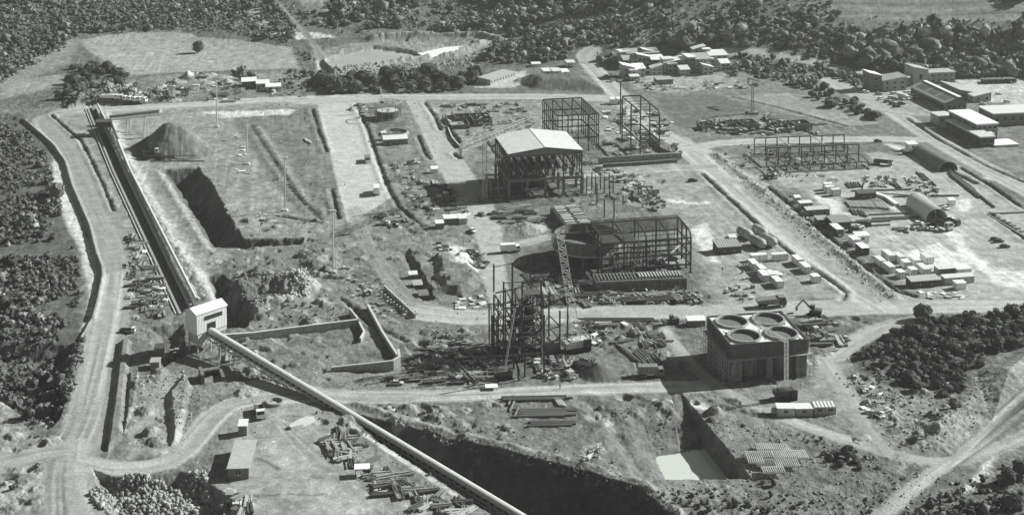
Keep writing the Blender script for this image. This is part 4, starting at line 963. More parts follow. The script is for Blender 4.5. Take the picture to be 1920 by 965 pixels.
def lattice(mb, a, b, w, n, t=.12, w2=None, up=Vector((0, 1, 0))):
    a = Vector(a); b = Vector(b); d = (b - a).normalized(); r = d.cross(up).normalized(); u = r.cross(d).normalized(); w2 = w2 or w
    def cn(f):
        ww = (w + (w2 - w) * f) / 2; p = a + (b - a) * f; return [p + r * (i * ww) + u * (j * ww) for i, j in ((-1, -1), (1, -1), (1, 1), (-1, 1))]
    prev = cn(0)
    for k in range(n):
        nx = cn((k + 1) / n)
        for q in range(4):
            mb.bar(prev[q], nx[q], t * 1.5); mb.bar(nx[q], nx[(q + 1) % 4], t); mb.bar(prev[q] if k % 2 else nx[q], nx[(q + 1) % 4] if k % 2 else prev[(q + 1) % 4], t)
        prev = nx
    return mb
def slab_block():
    v = at(1062, 437); r = empty('slab_bunker', (v.x, v.y, 0), GRID + .02, 'dark walled bunker topped with two rows of pale precast slabs behind the round tank', 'bunker')
    w_ = MB(); w_.box(-.5, 11.5, 0, 27, -1, 3.0); w_.build('wall', WALLD, r)
    for k in range(9):
        for i in (0, 1):
            rr = random.uniform(-.3, .3); MB().box(.6 + i * 5.6 + rr, 5.0 + i * 5.6 + rr, 1 + k * 2.8, 2.3 + k * 2.8, 3.02, 3.7 + random.uniform(0, .4)).build('slab', WHITE2 if random.random() < .7 else CONC, r)
slab_block()
def deck_front():
    v = at(1063, 560); r = empty('concrete_platform', (v.x, v.y, 0), GRID - .07, 'long dark concrete platform with slatted top along the front of the shed frame', 'platform')
    p = MB(); p.box(12, 47, 5, 13, -1, 4.2); p.build('body', CONCD, r)
    t = MB()
    for k in range(26): t.box(13 + k * 1.3, 13.5 + k * 1.3, 5.5, 12.4, 4.25, 4.6)
    t.build('joists', CONC2, r)
    for k in range(14): MB().box(29 + k * 1.2, 29.6 + k * 1.2, 6.4, 11, 4.65, 4.9).build('plank', PALE, r)
    q = MB(); q.box(12, 47, 4.7, 5, 3.7, 4.3); q.box(12, 47, 4.8, 5, .4, .9); q.build('edge_beam', CONC, r)
    for k in range(12): MB().box(12.3 + k * 3.1, 12.8 + k * 3.1, 4.5, 5, -1, 3.7).build('post', CONC2, r)
    s = MB(); s.box(0, 50, -1.2, 1, -.8, 1.0); s.build('lower_beam', CONC2, r)
deck_front()
# ---- open process tower in front
def process_tower():
    v = at(985, 668); r = empty('process_tower', (v.x, v.y, 0), GRID, 'tall open steel tower of bare posts and stacked floors left of the lattice boom', 'steel frame')
    inv = Matrix.Rotation(-GRID, 3, 'Z')
    def loc(px, py_base, py_top):
        b = at(px, py_base); t = atd(px, py_top, b.y); q = inv @ (b - v); return q.x, q.y, t.z
    PT = {}
    for nme, px, pb, ptp in (('a', 926, 648, 495), ('b', 960.5, 640, 492), ('c', 944.4, 678, 528), ('d', 979, 676, 527), ('e', 994, 630, 489), ('f', 1014.5, 672, 527), ('g', 1029, 640, 547), ('h', 1049.5, 662, 582), ('i', 934, 664, 560), ('k', 1020, 705, 590), ('l', 963, 690, 600), ('m', 984, 706, 640), ('n', 1064, 655, 560)):
        x, y, z = loc(px, pb, ptp); PT[nme] = (x, y, z); MB().bar((x, y, -1), (x, y, z), .5, .5).build('post', STEEL, r)
    def ln(a, b, z, m=.22): return (PT[a][0], PT[a][1], z), (PT[b][0], PT[b][1], z), m
    t = MB()
    for a, b in (('a', 'b'), ('c', 'd'), ('d', 'f')): t.bar(*ln(a, b, min(PT[a][2], PT[b][2]) - .3))
    t.build('tie', STEEL, r)
    for z in (5, 9.5, 14.2, 18.6):
        b = MB()
        for p, q in (('c', 'd'), ('d', 'f'), ('a', 'c'), ('b', 'd'), ('e', 'f'), ('a', 'b'), ('b', 'e')):
            if z < min(PT[p][2], PT[q][2]): b.bar(*ln(p, q, z, .4))
        b.build('floor_beam', STEEL2 if z < 12 else STEEL, r)
    for z in (5, 9.5):
        b = MB()
        for p, q in (('f', 'g'), ('g', 'h'), ('f', 'h'), ('f', 'k')):
            if z < min(PT[p][2], PT[q][2]): b.bar(*ln(p, q, z, .35))
        b.build('floor_beam', STEEL, r)
    x0, x1 = -4.5, 6.5
    for k, z in enumerate((2, 5.6, 9.2, 12.8, 16.4, 19.6)):
        f = MB(); f.box(x0 + (k % 2) * 5, x1 - (1 - k % 2) * 5, 4, 9, z, z + .2)
        for q in range(5): f.bar((x0 + q * 2.7, 2, z - .3), (x0 + q * 2.7, 12, z - .3), .3, .5)
        if k < 4 or k == 5: f.build('floor', STEEL2 if k % 2 else STEEL, r)
        if k in (1, 2, 3):
            e = MB(); e.bar((x0, 1.7, z + .5), (x1, 1.7, z + .5), .35); e.build('handrail', PALE, r)
            h = MB(); h.lathe([(2.2, z + .4), (2.2, z + 2.4), (.9, z + 3.2)], 14, (0 + k, 6)); h.build('hopper', STEEL2, r)
    for x in (x0, -1, 3, x1):
        for y in (2, 12): MB().bar((x, y, -.5), (x, y, 19.6), .42).build('post', STEEL, r)
    b = MB(); b.bar((x0, 2, 2), (x1, 2, 9), .25); b.bar((x1, 2, 9), (x0, 2, 16), .25); b.bar((x1, 2, .5), (PT['h'][0], PT['h'][1], 6), .3); b.build('brace', STEEL, r)
    s = MB(); a = PT['a']; c = PT['c']; s.bar((a[0], a[1], 19), (c[0], c[1], 14), .6); s.bar((a[0], a[1], 12), (c[0], c[1], 8), .6); s.build('stair', PALE, r)
    w_ = MB(); w_.box(6.9, 12, 1, 6, -1, 3.6); w_.build('base_block', CONC2, r)
    w2_ = MB(); w2_.box(-12, 6.6, 0.8, 1.2, -.6, .8); w2_.build('plinth', CONC, r)
process_tower()
def tower_fill():
    v = at(985, 668); rr = random.Random(9); r = empty('tower_scaffold', (v.x, v.y, 0), GRID, 'tangle of poles, ducts and braces wrapped round the open process tower', 'scaffold')
    for k in range(26):
        x, y = rr.uniform(-11, 8), rr.uniform(.5, 14); MB().bar((x, y, -.5), (x, y, rr.uniform(5, 17)), rr.uniform(.18, .34)).build('pole', STEEL, r)
    for k in range(30):
        x, y, z = rr.uniform(-11, 4), rr.uniform(.5, 14), rr.uniform(1, 17); MB().bar((x, y, z), (x + rr.uniform(3, 7), y + rr.choice((0, 0, 3)), z + rr.choice((0, 0, 3, -3))), rr.uniform(.15, .3)).build('ledger', rr.choice((STEEL, STEEL, STEEL2, PALE)), r)
    for k in range(6): MB().tube((rr.uniform(-4, 5), rr.uniform(3, 10), 2 + k * 2.5), (rr.uniform(-4, 5), rr.uniform(3, 10), 5 + k * 2.5), .7, n=10).build('duct', STEEL2, r)
tower_fill()
# ---- lattice cranes
def crawler(name, px, py, label, tip, w, n, m=None, wbase=None, bodym=None, bodyrz=0, tail=None, scale=1.0):
    v = at(px, py); v.z = zat(v.x, v.y); r = empty(name, v, 0, label, 'crane')
    bm_ = MB(); S = scale
    for s in (-1, 1):
        t = MB(); t.prism([(-3 * S, s * 1.6 * S - .5 * S), (3 * S, s * 1.6 * S - .5 * S), (3 * S, s * 1.6 * S + .5 * S), (-3 * S, s * 1.6 * S + .5 * S)], 0.1, 1.1 * S); o = t.build('track', BLACK, r, rz=bodyrz)
        for k in range(5): pass
    b = MB(); b.box(-2.6 * S, 2.4 * S, -1.5 * S, 1.5 * S, 1.15 * S, 3.1 * S); b.box(-4 * S, -2.6 * S, -1.6 * S, 1.6 * S, 1.3 * S, 2.9 * S); o = b.build('machinery_house', bodym or WHITE2, r, rz=bodyrz)
    c = MB(); c.box(1.0 * S, 2.9 * S, -2.4 * S, -1.52 * S, 1.3 * S, 3.3 * S); c.build('cab', GLASS, r, rz=bodyrz)
    boom = MB(); tp = tip - v; lattice(boom, (0, 0, 1.6), tp, wbase or w, n, (.085 if w > 1 else .08) * S, w); boom.build('boom', m or (WHITE if w > 1 else PALE), r)
    rp = MB(); rp.bar((-3 * S * math.cos(bodyrz), -3 * S * math.sin(bodyrz), 3), tp, .05); rp.bar(tp, (tp.x + .5, tp.y - .5, tp.z * .35), .05); rp.build('cable', STEEL, r)
    return r, v
c1b = at(1083, 656); tip1 = atd(1049, 434, c1b.y + 2)
r_, v_ = crawler('crawler_crane', 1083, 656, 'big lattice boom crane towering in front of the round tank', tip1, 2.3, 20, bodyrz=.4, wbase=3.0, scale=1.3)
hd = MB(); tt = tip1 - v_; hd.bar(tt, tt + Vector((-2.6, 0, -2.5)), .8); hd.bar(tt, tt + Vector((1.2, 0, .4)), .6); hd.bar(tt + Vector((-2.6, 0, -2.5)), tt + Vector((-2.4, 0, -5)), .35); hd.build('jib_head', PALE, r_)
c2b = at(945, 708); crawler('crawler_crane', 945, 708, 'small crane with thin pale boom at the foot of the open process tower', atd(965, 580, c2b.y + 6), .5, 14, bodyrz=.2, bodym=STEEL2, scale=.85)
c3b = at(1474, 747); r_, v_ = crawler('tower_crane', 1474, 747, 'slim lattice mast crane standing in front of the four-bin silo block', atd(1474.5, 640, c3b.y), 1.1, 12, bodyrz=.15, bodym=STEEL, scale=1.0)
jb = MB(); tt = atd(1474.5, 640, c3b.y) - v_; lattice(jb, tt, tt + Vector((-8, 12, 1.2)), .9, 8, .09); jb.build('jib', PALE, r_)
def derrick(name, px, py, ytop, ends, label, mw=2.0, jw=2.3, n=14, base=True):
    v = at(px, py); v.z = zat(v.x, v.y); r = empty(name, v, 0, label, 'crane'); top = atd(px, ytop, v.y) - v
    lattice(MB(), (0, 0, 0), top, mw, n, .15).build('mast', STEEL2 if not base else PALE, r)
    a, b = [at(x, y, top.z + v.z) - v for x, y in ends]
    lattice(MB(), a, b, jw, 20, .11, up=Vector((0, 0, 1))).build('jib', PALE, r)
    ap = top + Vector((0, 0, 3.5)); k = MB(); k.bar(top, ap, .4); k.bar(ap, a * .8 + top * .2, .09); k.bar(ap, b * .7 + top * .3, .09); k.build('tie_rod', PALE, r)
    d = (a - b).normalized(); cw = MB(); cw.bar(a, a - Vector((0, 0, 3.4)), 1.2); cw.build('counterweight', WHITE2, r)
    if base: MB().box(-3, 3, -3, 3, -.8, .9).build('base', CONC2, r)
derrick('tower_crane', 909, 376, 246, ((864, 277), (1001, 222)), 'tower crane with a long pale lattice jib at the left of the pale-roofed building')
derrick('tower_crane', 1411, 212, 163, ((1403, 146), (1424, 152)), 'slim far tower crane rising over the mixed building works in the upper right', 1.3, 1.2, 10)
v = at(716, 210); r = empty('derrick_mast', (v.x, v.y, 0), 0, 'thin leaning derrick mast above the round tank behind the top plots', 'crane')
lattice(MB(), (0, 2, 5), atd(713, 163, v.y) - v, .5, 14, .08).build('boom', PALE, r); MB().box(-1, 1, 1, 3, 4.6, 5.6).build('winch', STEEL, r)
# ---- round tanks at the top
tk = round_tank('storage_tank', 727, 222, 6.5, .2, 4.9, 'round dark tank with a pale top inside a ring of scaffold posts', 0, WALLD)
MB().lathe([(.05, 5.3), (6.3, 4.8)], 40).build('lid', WHITE2, tk)
for k in range(12):
    a = k * .5236; x, y = 7.4 * math.cos(a), 7.4 * math.sin(a); MB().bar((x, y, -.5), (x, y, 9.6), .28).build('scaffold_post', PALE, tk)
rg = MB(); rg.lathe([(7.3, 9.4), (7.6, 9.4), (7.6, 9.7), (7.3, 9.7)], 24, closed=True); rg.build('scaffold_ring', PALE, tk)
MB().lathe([(.05, -.1), (9.5, -.1), (9.5, .25), (.05, .3)], 40).build('base_slab', WALLG, tk)
tk = round_tank('open_tank', 741, 251, 6.8, .1, 1.5, 'low pale ring of an unfinished tank just behind the white-topped hut', 0, CONC, .4)
sp = MB()
for k in range(6): sp.bar((0, 0, 1.6), (6.4 * math.cos(k * 1.047), 6.4 * math.sin(k * 1.047), 1.5), .2)
sp.build('spoke', STEEL2, tk)
# ---- long low steel frame at right
def long_frame():
    v = at(1452.8, 323.5); r = empty('open_shed', (v.x, v.y, 0), math.radians(9.2), 'very long low steel frame of open bays in the upper right plots', 'steel frame')
    W = 48; n = 8
    for i in range(n + 1):
        x = W * i / n
        for y, h in ((0, 3.4), (12, 9.0), (31, 9.0)): MB().bar((x, y, -1), (x, y, h), .38, .45).build('post', STEEL, r)
    b = MB()
    for y, h in ((0, 3.2), (12, 8.8), (12, 4), (31, 8.8), (31, 4.2)): b.bar((0, y, h), (W, y, h), .22, .4)
    for i in range(n + 1): b.bar((W * i / n, 0, 3.2), (W * i / n, 12, 4), .22, .35)
    b.build('beam', STEEL, r)
    pb = MB(); pb.bar((0, 12.1, 9.1), (W, 12.1, 9.1), .28, .35); pb.build('crane_rail', CONC, r)
    for i in (2, 5): MB().bar((W * i / n, 12, 9.3), (W * i / n, 31, 9.3), .45, .4).build('rafter', PALE, r)
    for i in (0, 8): MB().bar((W * i / n - .4, -3, .6), (W * i / n - .4, 6, .6), .6).build('ground_beam', PALE, r)
    g = MB(); rr = random.Random(8)
    for k in range(130):
        x, y = rr.uniform(0, W), rr.uniform(1, 30); a = rr.choice((0, 1.57, .5)); L = rr.uniform(.5, 3); g.bar((x, y, .3), (x + L * math.cos(a), y + L * math.sin(a), .3), rr.uniform(.2, .8), .5)
    g.build('floor_rubble', CONC2, r)['kind'] = 'stuff'
    f = MB(); f.box(-1, W + 1, -1.6, -.8, -.5, .5); f.box(-1, W + 1, 32, 32.8, -.5, .5); f.build('foundation', CONCD, r)
long_frame()
# ---- head house, galleries, trench
def head_house():
    c = at(370, 668); ang = math.radians(46.7); r = empty('transfer_house', (c.x, c.y, 0), ang, 'tall white sheet-clad transfer house on legs at the end of the conveyor trench', 'building')
    U, Vw = 12.2, 6.6; zb, ze = 7.4, 14.4
    w_ = MB(); w_.box(0, U, 0, Vw, zb, ze)
    w_.add([(0, 0, ze), (0, Vw, ze), (0, Vw * .5, ze + 1.5), (U, 0, ze), (U, Vw, ze), (U, Vw * .5, ze + 1.5)], [(0, 2, 1), (3, 4, 5)])
    ribs_x(w_, .2, U - .2, 0, zb, ze, .6, .06, .1); ribs_y(w_, .2, Vw - .2, 0, zb, ze, .6, .06, .1)
    w_.build('upper_wall', WHITE, r)
    l = MB(); l.box(1.3, U - 1.6, .9, Vw - .5, 3.3, zb - .01); l.box(.6, U, .3, 1.1, zb - 1.6, zb - .02); ribs_y(l, 1.2, Vw - .6, 1.3, 3.3, zb, .6, .06, .1); l.build('lower_wall', WHITE2, r)
    rf = MB(); o = .35
    for y0, z0, y1, z1 in ((-o, ze - .05, Vw / 2, ze + 1.55), (Vw + o, ze - .05, Vw / 2, ze + 1.55)):
        rf.add([(-o, y0, z0), (U + o, y0, z0), (U + o, y1, z1), (-o, y1, z1), (-o, y0, z0 + .15), (U + o, y0, z0 + .15), (U + o, y1, z1 + .15), (-o, y1, z1 + .15)], [(3, 2, 1, 0), (4, 5, 6, 7), (0, 1, 5, 4), (1, 2, 6, 5), (2, 3, 7, 6), (3, 0, 4, 7)])
    rf.build('roof', WHITE, r)
    wn = MB(); wn.box(3.2, 10.2, -.14, -.08, 11.6, 13.0); o = wn.build('window', GLASS, r)
    mu = MB()
    for k in range(8): mu.box(3.2 + k, 3.3 + k, -.2, -.15, 11.6, 13)
    mu.build('mullion', WALLG, o)
    MB().box(4.2, 7.6, -.16, -.09, 8.0, 10.3).build('dark_opening_panel', BLACK, r)  # black panel on the solid wall, painted dark for a shaded hole
    for x in (.8, U / 2, U - .8):
        for y in (.8, Vw - .8): MB().bar((x, y, -1.5), (x, y, 3.3 if 1 < x < 11 else zb), .4).build('leg', PALE, r)
    b = MB(); b.bar((.8, .8, -.5), (U / 2, .8, 3), .2); b.bar((U / 2, .8, -.5), (U - .8, .8, 3), .2); b.bar((U - .8, .8, 0), (U - .8, Vw - .8, 6), .2); b.bar((.8, .8, 3), (U - .8, .8, 3), .25); b.build('brace', PALE, r)
    return r
head_house()
def gallery(name, a, b, w_, h_, label, pan=3.0, legs=(), rounded=True, m=None, roofm=None, under=True):
    d = b - a; L = d.length; r = empty(name, a, math.atan2(d.y, d.x), label, 'conveyor'); tilt = math.asin(d.z / L)
    M = Matrix.Rotation(-tilt, 4, 'Y')
    def bl(mb, nm, mt, sm=False, par=None):
        mb.v = [tuple(M @ Vector(q)) for q in mb.v]; return mb.build(nm, mt, par or r, sm)
    W2 = w_ / 2
    s = MB(); s.box(0, L, -W2, W2, 0, h_ * .62); bl(s, 'side_wall', m or WALLL)
    k = 10 if rounded else 2; prof = [(W2 * 1.08 * math.cos(math.pi * i / k), h_ * .62 + h_ * .38 * math.sin(math.pi * i / k)) for i in range(k + 1)]
    t = MB(); vs_ = [(x, y, z) for x in (-.2, L + .2) for y, z in prof]; n = k + 1
    t.add(vs_, [(i, i + 1, n + i + 1, n + i) for i in range(k)] + [tuple(range(n)), tuple(range(n, 2 * n))[::-1]])
    bl(t, 'roof', roofm or WHITE2)
    kk = int(L / pan)
    e = MB()
    for i in range(kk + 1): e.box(i * pan - .07, i * pan + .07, -W2 * 1.12, W2 * 1.12, h_ * .1, h_ * .66)
    bl(e, 'rib', WALLG)
    for i in range(kk):
        wn = MB(); wn.box(i * pan + .5, i * pan + pan - .5, -W2 - .05, -W2 - .01, h_ * .25, h_ * .5); bl(wn, 'window', GLASS)
    if under:
        u = MB(); u.box(0, L, -W2 * .95, -W2 * .8, -1.3, -1.0); u.box(0, L, W2 * .8, W2 * .95, -1.3, -1.0)
        for i in range(kk):
            for sy in (-W2 * .88, W2 * .88): u.bar((i * pan, sy, 0), (i * pan + pan / 2, sy, -1.1), .16); u.bar((i * pan + pan / 2, sy, -1.1), (i * pan + pan, sy, 0), .16)
        bl(u, 'truss', PALE)
    for f in legs:
        p = a + d * f; g = zat(p.x, p.y); hgt = p.z - 1.1 - a.z
        for sy in (-1, 1):
            q = MB(); q.bar((L * math.cos(tilt) * f - .6, sy * W2 * 1.5, g - 1 - a.z), (L * math.cos(tilt) * f, sy * W2 * .8, hgt), .35); q.bar((L * math.cos(tilt) * f + .6, sy * W2 * 1.5, g - 1 - a.z), (L * math.cos(tilt) * f, sy * W2 * .8, hgt), .25); q.build('leg', PALE, r)
    return r
ca = math.radians(46.7); hc = at(370, 668); u_ = Vector((math.cos(ca), math.sin(ca), 0))
st = hc + u_ * 5.8; st = atd(388, 624, st.y + 1.0)
en = at(985, 983, -9)
gallery('conveyor_gallery', st, en, 2.4, 2.7, 'long pale inclined conveyor gallery running down from the transfer house to the bottom edge', 2.7, (.06, .115, .17, .24, .31, .6, .75, .9))
# ground strip and sleepers beside the lower gallery
v1, v2 = at(300 + 190, 300), at(10, 10)
def strip(name, pts, w_, h_, m, label, cat='strip', dz=0.05):
    o = at(*pts[0]); mb = MB(); r = [at(*p) - o for p in pts]
    for i in range(len(r) - 1):
        a, b = r[i].copy(), r[i + 1].copy(); a.z = zat(a.x + o.x, a.y + o.y) + dz + h_ / 2; b.z = zat(b.x + o.x, b.y + o.y) + dz + h_ / 2
        mb.bar(a, b, w_, h_)
    ob = mb.build(name, m, None, loc=(o.x, o.y, 0)); return tag(ob, label, cat)
0 and strip('service_path', [(615, 800), (700, 852), (800, 902), (845, 926)], 1.6, .3, WHITE2, 'pale strip of concrete path alongside the lower conveyor gallery', 'path')
# trench conveyor
def trench_conveyor():
    segs = [((165, 205), (213, 322), (338, 590)), ((181, 203), (236, 322), (358, 574))]
    A, B = [[at(*p) for p in s] for s in segs]; o = A[0]; r = empty('trench_conveyor', (o.x, o.y, 0), 0, 'dark belt conveyor lying in a long straight concrete-lined trench', 'conveyor')
    for side, nm in ((A, 'left_wall'), (B, 'right_wall')):
        mb = MB()
        for i in range(2): mb.bar(side[i] - o + Vector((0, 0, -.9)), side[i + 1] - o + Vector((0, 0, -.9)), .9, 2.9)
        mb.build('trench_wall', CONC, r)
    fl = MB()
    for i in range(2):
        a0, a1, b0, b1 = A[i] - o, A[i + 1] - o, B[i] - o, B[i + 1] - o
        fl.add([(p.x, p.y, -1.75) for p in (a0, b0, b1, a1)] + [(p.x, p.y, -1.5) for p in (a0, b0, b1, a1)], [(0, 1, 2, 3)[::-1], (4, 5, 6, 7), (0, 1, 5, 4), (1, 2, 6, 5), (2, 3, 7, 6), (3, 0, 4, 7)])
    fl.build('belt', BELT, r)
    e = MB()
    for i in range(2): e.bar(A[i] - o + Vector((-1.6, 0, .2)), A[i + 1] - o + Vector((-1.6, 0, .2)), .35, .5)
    e.build('kerb', WHITE2, r)
trench_conveyor()
def side_gallery():
    pts = [(183, 202), (204, 244), (242, 322), (368, 570)]; W = [at(*p) for p in pts]; W = [w__ + Vector((0, 0, 1.6)) for w__ in W]
    gallery('belt_gallery', W[0], W[1], 1.0, 1.0, 'short pale belt cover at the upper end of the trench', 3, (), True, under=False)
    gallery('belt_gallery', W[1] + Vector((1.2, 0, 2.0)), W[2], 1.1, 1.1, 'pale covered belt stepping down beside the trench below the junction tower', 3, (), True, under=False)
    gallery('belt_gallery', W[2], W[3], 1.0, 1.0, 'long pale covered belt on the right rim of the trench', 3, (), True, under=False)
    k = [(246, 318), (374, 564)]; a, b = [at(*p) for p in k]; o = a; mb = MB(); mb.bar((0, 0, .35), (b - a) + Vector((0, 0, .35)), .55, .9)
    tag(mb.build('kerb_wall', WHITE2, None, loc=(o.x, o.y, 0)), 'thin bright kerb running parallel to the long covered belt', 'kerb')
side_gallery()
s0 = at(209, 240) + Vector((0, 0, 5.5)); c0 = at(306, 280); s1 = atd(302, 211, c0.y + 14)
gallery('stacker_boom', s0, s1, 1.9, 1.7, 'inclined stacker conveyor reaching out over the dark cone of ore', 4, (.35, .7), True)
v = at(196, 252); r = empty('junction_tower', (v.x, v.y, 0), GRID, 'small dark junction tower straddling the trench near its upper end', 'tower')
for x in (-4, 3):
    for y in (-3, 3): MB().bar((x, y, -1.5), (x, y, 6.5), .4).build('leg', STEEL, r)
MB().box(-4.4, 4, -3.4, 3.4, 5, 7.6).build('cabin', WALLD, r); MB().box(-9, -4.4, -1, 1, 4.6, 5).build('platform', STEEL2, r); MB().box(-14, -10, -2, .5, -.5, 1).build('anchor_block', CONC, r)
# ---- lighting masts
for px, py, tp, lb in ((407, 238, 147, 'farthest of the four tall lighting masts, beside the dark ore cone'), (464, 308, 222, 'second lighting mast, above the long excavated pit'),
                       (535, 395, 297, 'third lighting mast, standing by the sleeper row'), (625, 511, 397, 'nearest of the four tall lighting masts, above the rubble heap')):
    v = at(px, py); g = zat(v.x, v.y); r = empty('light_mast', (v.x, v.y, g), 0, lb, 'light mast', 'tall lighting masts'); h = atd(px, tp, v.y).z - g
    MB().tube((0, 0, 0), (0, 0, h), .34, .24, 8).build('pole', WHITE, r); MB().box(-1.1, 1.1, -1.1, 1.1, -.6, .7).build('base', WHITE2, r)
    MB().bar((.85, 0, 0), (.7, 0, h), .16).build('ladder', PALE, r)
    l = MB(); l.box(-1.3, 1.5, -.3, .3, h, h + .3)
    for k in (-1.1, 0, 1.1): l.box(k - .3, k + .3, -.7, .2, h + .3, h + .8)
    l.build('lamp_bank', WHITE2, r)
# ---- retaining walls
basewall('retaining_wall', [(420, 640), (476, 636), (560, 625), (672, 611)], 2.4, .6, 'long straight concrete wall holding back the plot below the rubble heap', CONC)
basewall('retaining_wall', [(672, 611), (656, 590)], 2.4, .5, 'short stub of wall turning back from the right end of the long wall', CONC)
basewall('retaining_wall', [(674, 612), (683, 630), (676, 642)], 1.6, .5, 'short angled wing wall at the mouth of the ramp', CONC)
basewall('retaining_wall', [(690, 580), (718, 632), (746, 676)], 1.8, .6, 'wall running down the right side of the ramp', CONC)
basewall('retaining_wall', [(623, 694), (690, 694), (736, 694), (749, 688), (747, 678)], 1.0, .6, 'pale wall growing taller to the right at the foot of the ramp', CONC, h1=4.2)
basewall('retaining_wall', [(721, 543), (778, 596)], 1.6, .5, 'wall beside the row of pale stub columns', CONC)
basewall('retaining_wall', [(833, 226), (848, 262), (862, 278)], 1.2, .5, 'low wall round the foundation plot left of the tower crane', CONC2)
# ================================================================ HUTS, BUILDINGS, CONTAINERS
def hut(name, px, py, w_, l_, h_, label, cat='hut', group=None, roof='mono', wall=None, roofm=None, rz=GRID, win=0, door=0, ribs=False, rise=.5, over=.2, floors=1, sidewin=0, z=None, legs=0):
    v = at(px, py); g = zat(v.x, v.y) if z is None else z
    if w_ >= 5 and not win and not door and h_ > 2.3: win, door = (2 if w_ > 8 else 1), 1
    r = empty(name, (v.x, v.y, g), rz, label, cat, group); W2 = w_ / 2; b0 = legs
    m = MB(); m.box(-W2, W2, 0, l_, b0 - (0 if legs else 1.2), h_)
    wl = wall or WHITE2
    if roof == 'gable_x': m.add([(-W2, 0, h_), (-W2, l_, h_), (-W2, l_ / 2, h_ + rise), (W2, 0, h_), (W2, l_, h_), (W2, l_ / 2, h_ + rise)], [(0, 2, 1), (3, 4, 5)])
    if roof == 'gable_y': m.add([(-W2, 0, h_), (W2, 0, h_), (0, 0, h_ + rise), (-W2, l_, h_), (W2, l_, h_), (0, l_, h_ + rise)], [(0, 1, 2), (3, 5, 4)])
    m.build('wall', wl, r); rm = roofm or ROOFW; o = over
    def slab(P0, P1, P2, P3, t=.14):
        q = MB(); q.add([P0, P1, P2, P3] + [(a, b, c + t) for a, b, c in (P0, P1, P2, P3)], [(3, 2, 1, 0), (4, 5, 6, 7), (0, 1, 5, 4), (1, 2, 6, 5), (2, 3, 7, 6), (3, 0, 4, 7)]); return q
    e = .02
    if roof in ('flat', 'mono'):
        rs = 0 if roof == 'flat' else rise
        if rs: MB().add([(-W2, .01, h_), (-W2, l_ - .01, h_), (-W2, l_ - .01, h_ + rs), (W2, .01, h_), (W2, l_ - .01, h_), (W2, l_ - .01, h_ + rs)], [(0, 1, 2), (3, 5, 4), (0, 2, 5, 3), (1, 4, 5, 2)]).build('gable', wl, r)
        k = rs / l_ if l_ else 0
        slab((-W2 - o, -o, h_ + e - o * k), (W2 + o, -o, h_ + e - o * k), (W2 + o, l_ + o, h_ + e + rs + o * k), (-W2 - o, l_ + o, h_ + e + rs + o * k)).build('roof', rm, r)
        if ribs:
            q = MB(); n = int(w_ / 1.1)
            for i in range(n + 1): x = -W2 + w_ * i / n; q.bar((x, -o, h_ + .2 - o * k), (x, l_ + o, h_ + .2 + rs + o * k), .16, .1)
            q.build('roof_rib', ROOFD, r)
    elif roof == 'gable_x':
        k = rise / (l_ / 2); q = slab((-W2 - o, -o, h_ + e - o * k), (W2 + o, -o, h_ + e - o * k), (W2 + o, l_ / 2, h_ + rise + e), (-W2 - o, l_ / 2, h_ + rise + e))
        q2 = slab((-W2 - o, l_ / 2, h_ + rise + e), (W2 + o, l_ / 2, h_ + rise + e), (W2 + o, l_ + o, h_ + e - o * k), (-W2 - o, l_ + o, h_ + e - o * k)); q.add(q2.v, q2.f)
        if ribs:
            n = int(w_ / 1.1)
            for i in range(n + 1): x = -W2 + w_ * i / n; q.bar((x, -o, h_ + .2 - o * k), (x, l_ / 2, h_ + rise + .2), .14, .12)
        q.build('roof', rm, r)
    elif roof == 'gable_y':
        k = rise / W2; q = slab((-W2 - o, -o, h_ + e - o * k), (0, -o, h_ + rise + e), (0, l_ + o, h_ + rise + e), (-W2 - o, l_ + o, h_ + e - o * k))
        q2 = slab((0, -o, h_ + rise + e), (W2 + o, -o, h_ + e - o * k), (W2 + o, l_ + o, h_ + e - o * k), (0, l_ + o, h_ + rise + e)); q.add(q2.v, q2.f); q.build('roof', rm, r)
    for f in range(floors):
        z0 = b0 + (h_ - b0) * (f + .42) / floors; z1 = b0 + (h_ - b0) * (f + .78) / floors
        for i in range(win):
            x = -W2 + w_ * (i + .5 + (.0 if not door else .25)) / (win + (.5 if door else 0)); ww = min(1.3, w_ / win * .5)
            wi = MB(); wi.box(x - ww / 2, x + ww / 2, -.05, -.012, z0, z1); o_ = wi.build('window', GLASS, r)
            fr = MB(); fr.box(x - ww / 2 - .08, x + ww / 2 + .08, -.09, -.055, z0 - .1, z0); fr.box(x - .04, x + .04, -.08, -.055, z0, z1); fr.build('frame', WHITE, o_)
        for i in range(sidewin):
            y = l_ * (i + .5) / sidewin; MB().box(-W2 - .05, -W2 - .012, y - .5, y + .5, z0, z1).build('window', GLASS, r)
    for i in range(door):
        x = -W2 + w_ * (.18 + .62 * i); MB().box(x - .45, x + .45, -.06, -.014, b0 + .05, b0 + 2.05 if h_ > 2.4 else h_ - .3).build('door', WALLD, r)
    if legs:
        for sx in (-1, 1):
            for y in (.2, l_ - .2): MB().bar((sx * (W2 - .15), y, -.8), (sx * (W2 - .15), y, b0), .18).build('leg', WOODD, r)
    return r
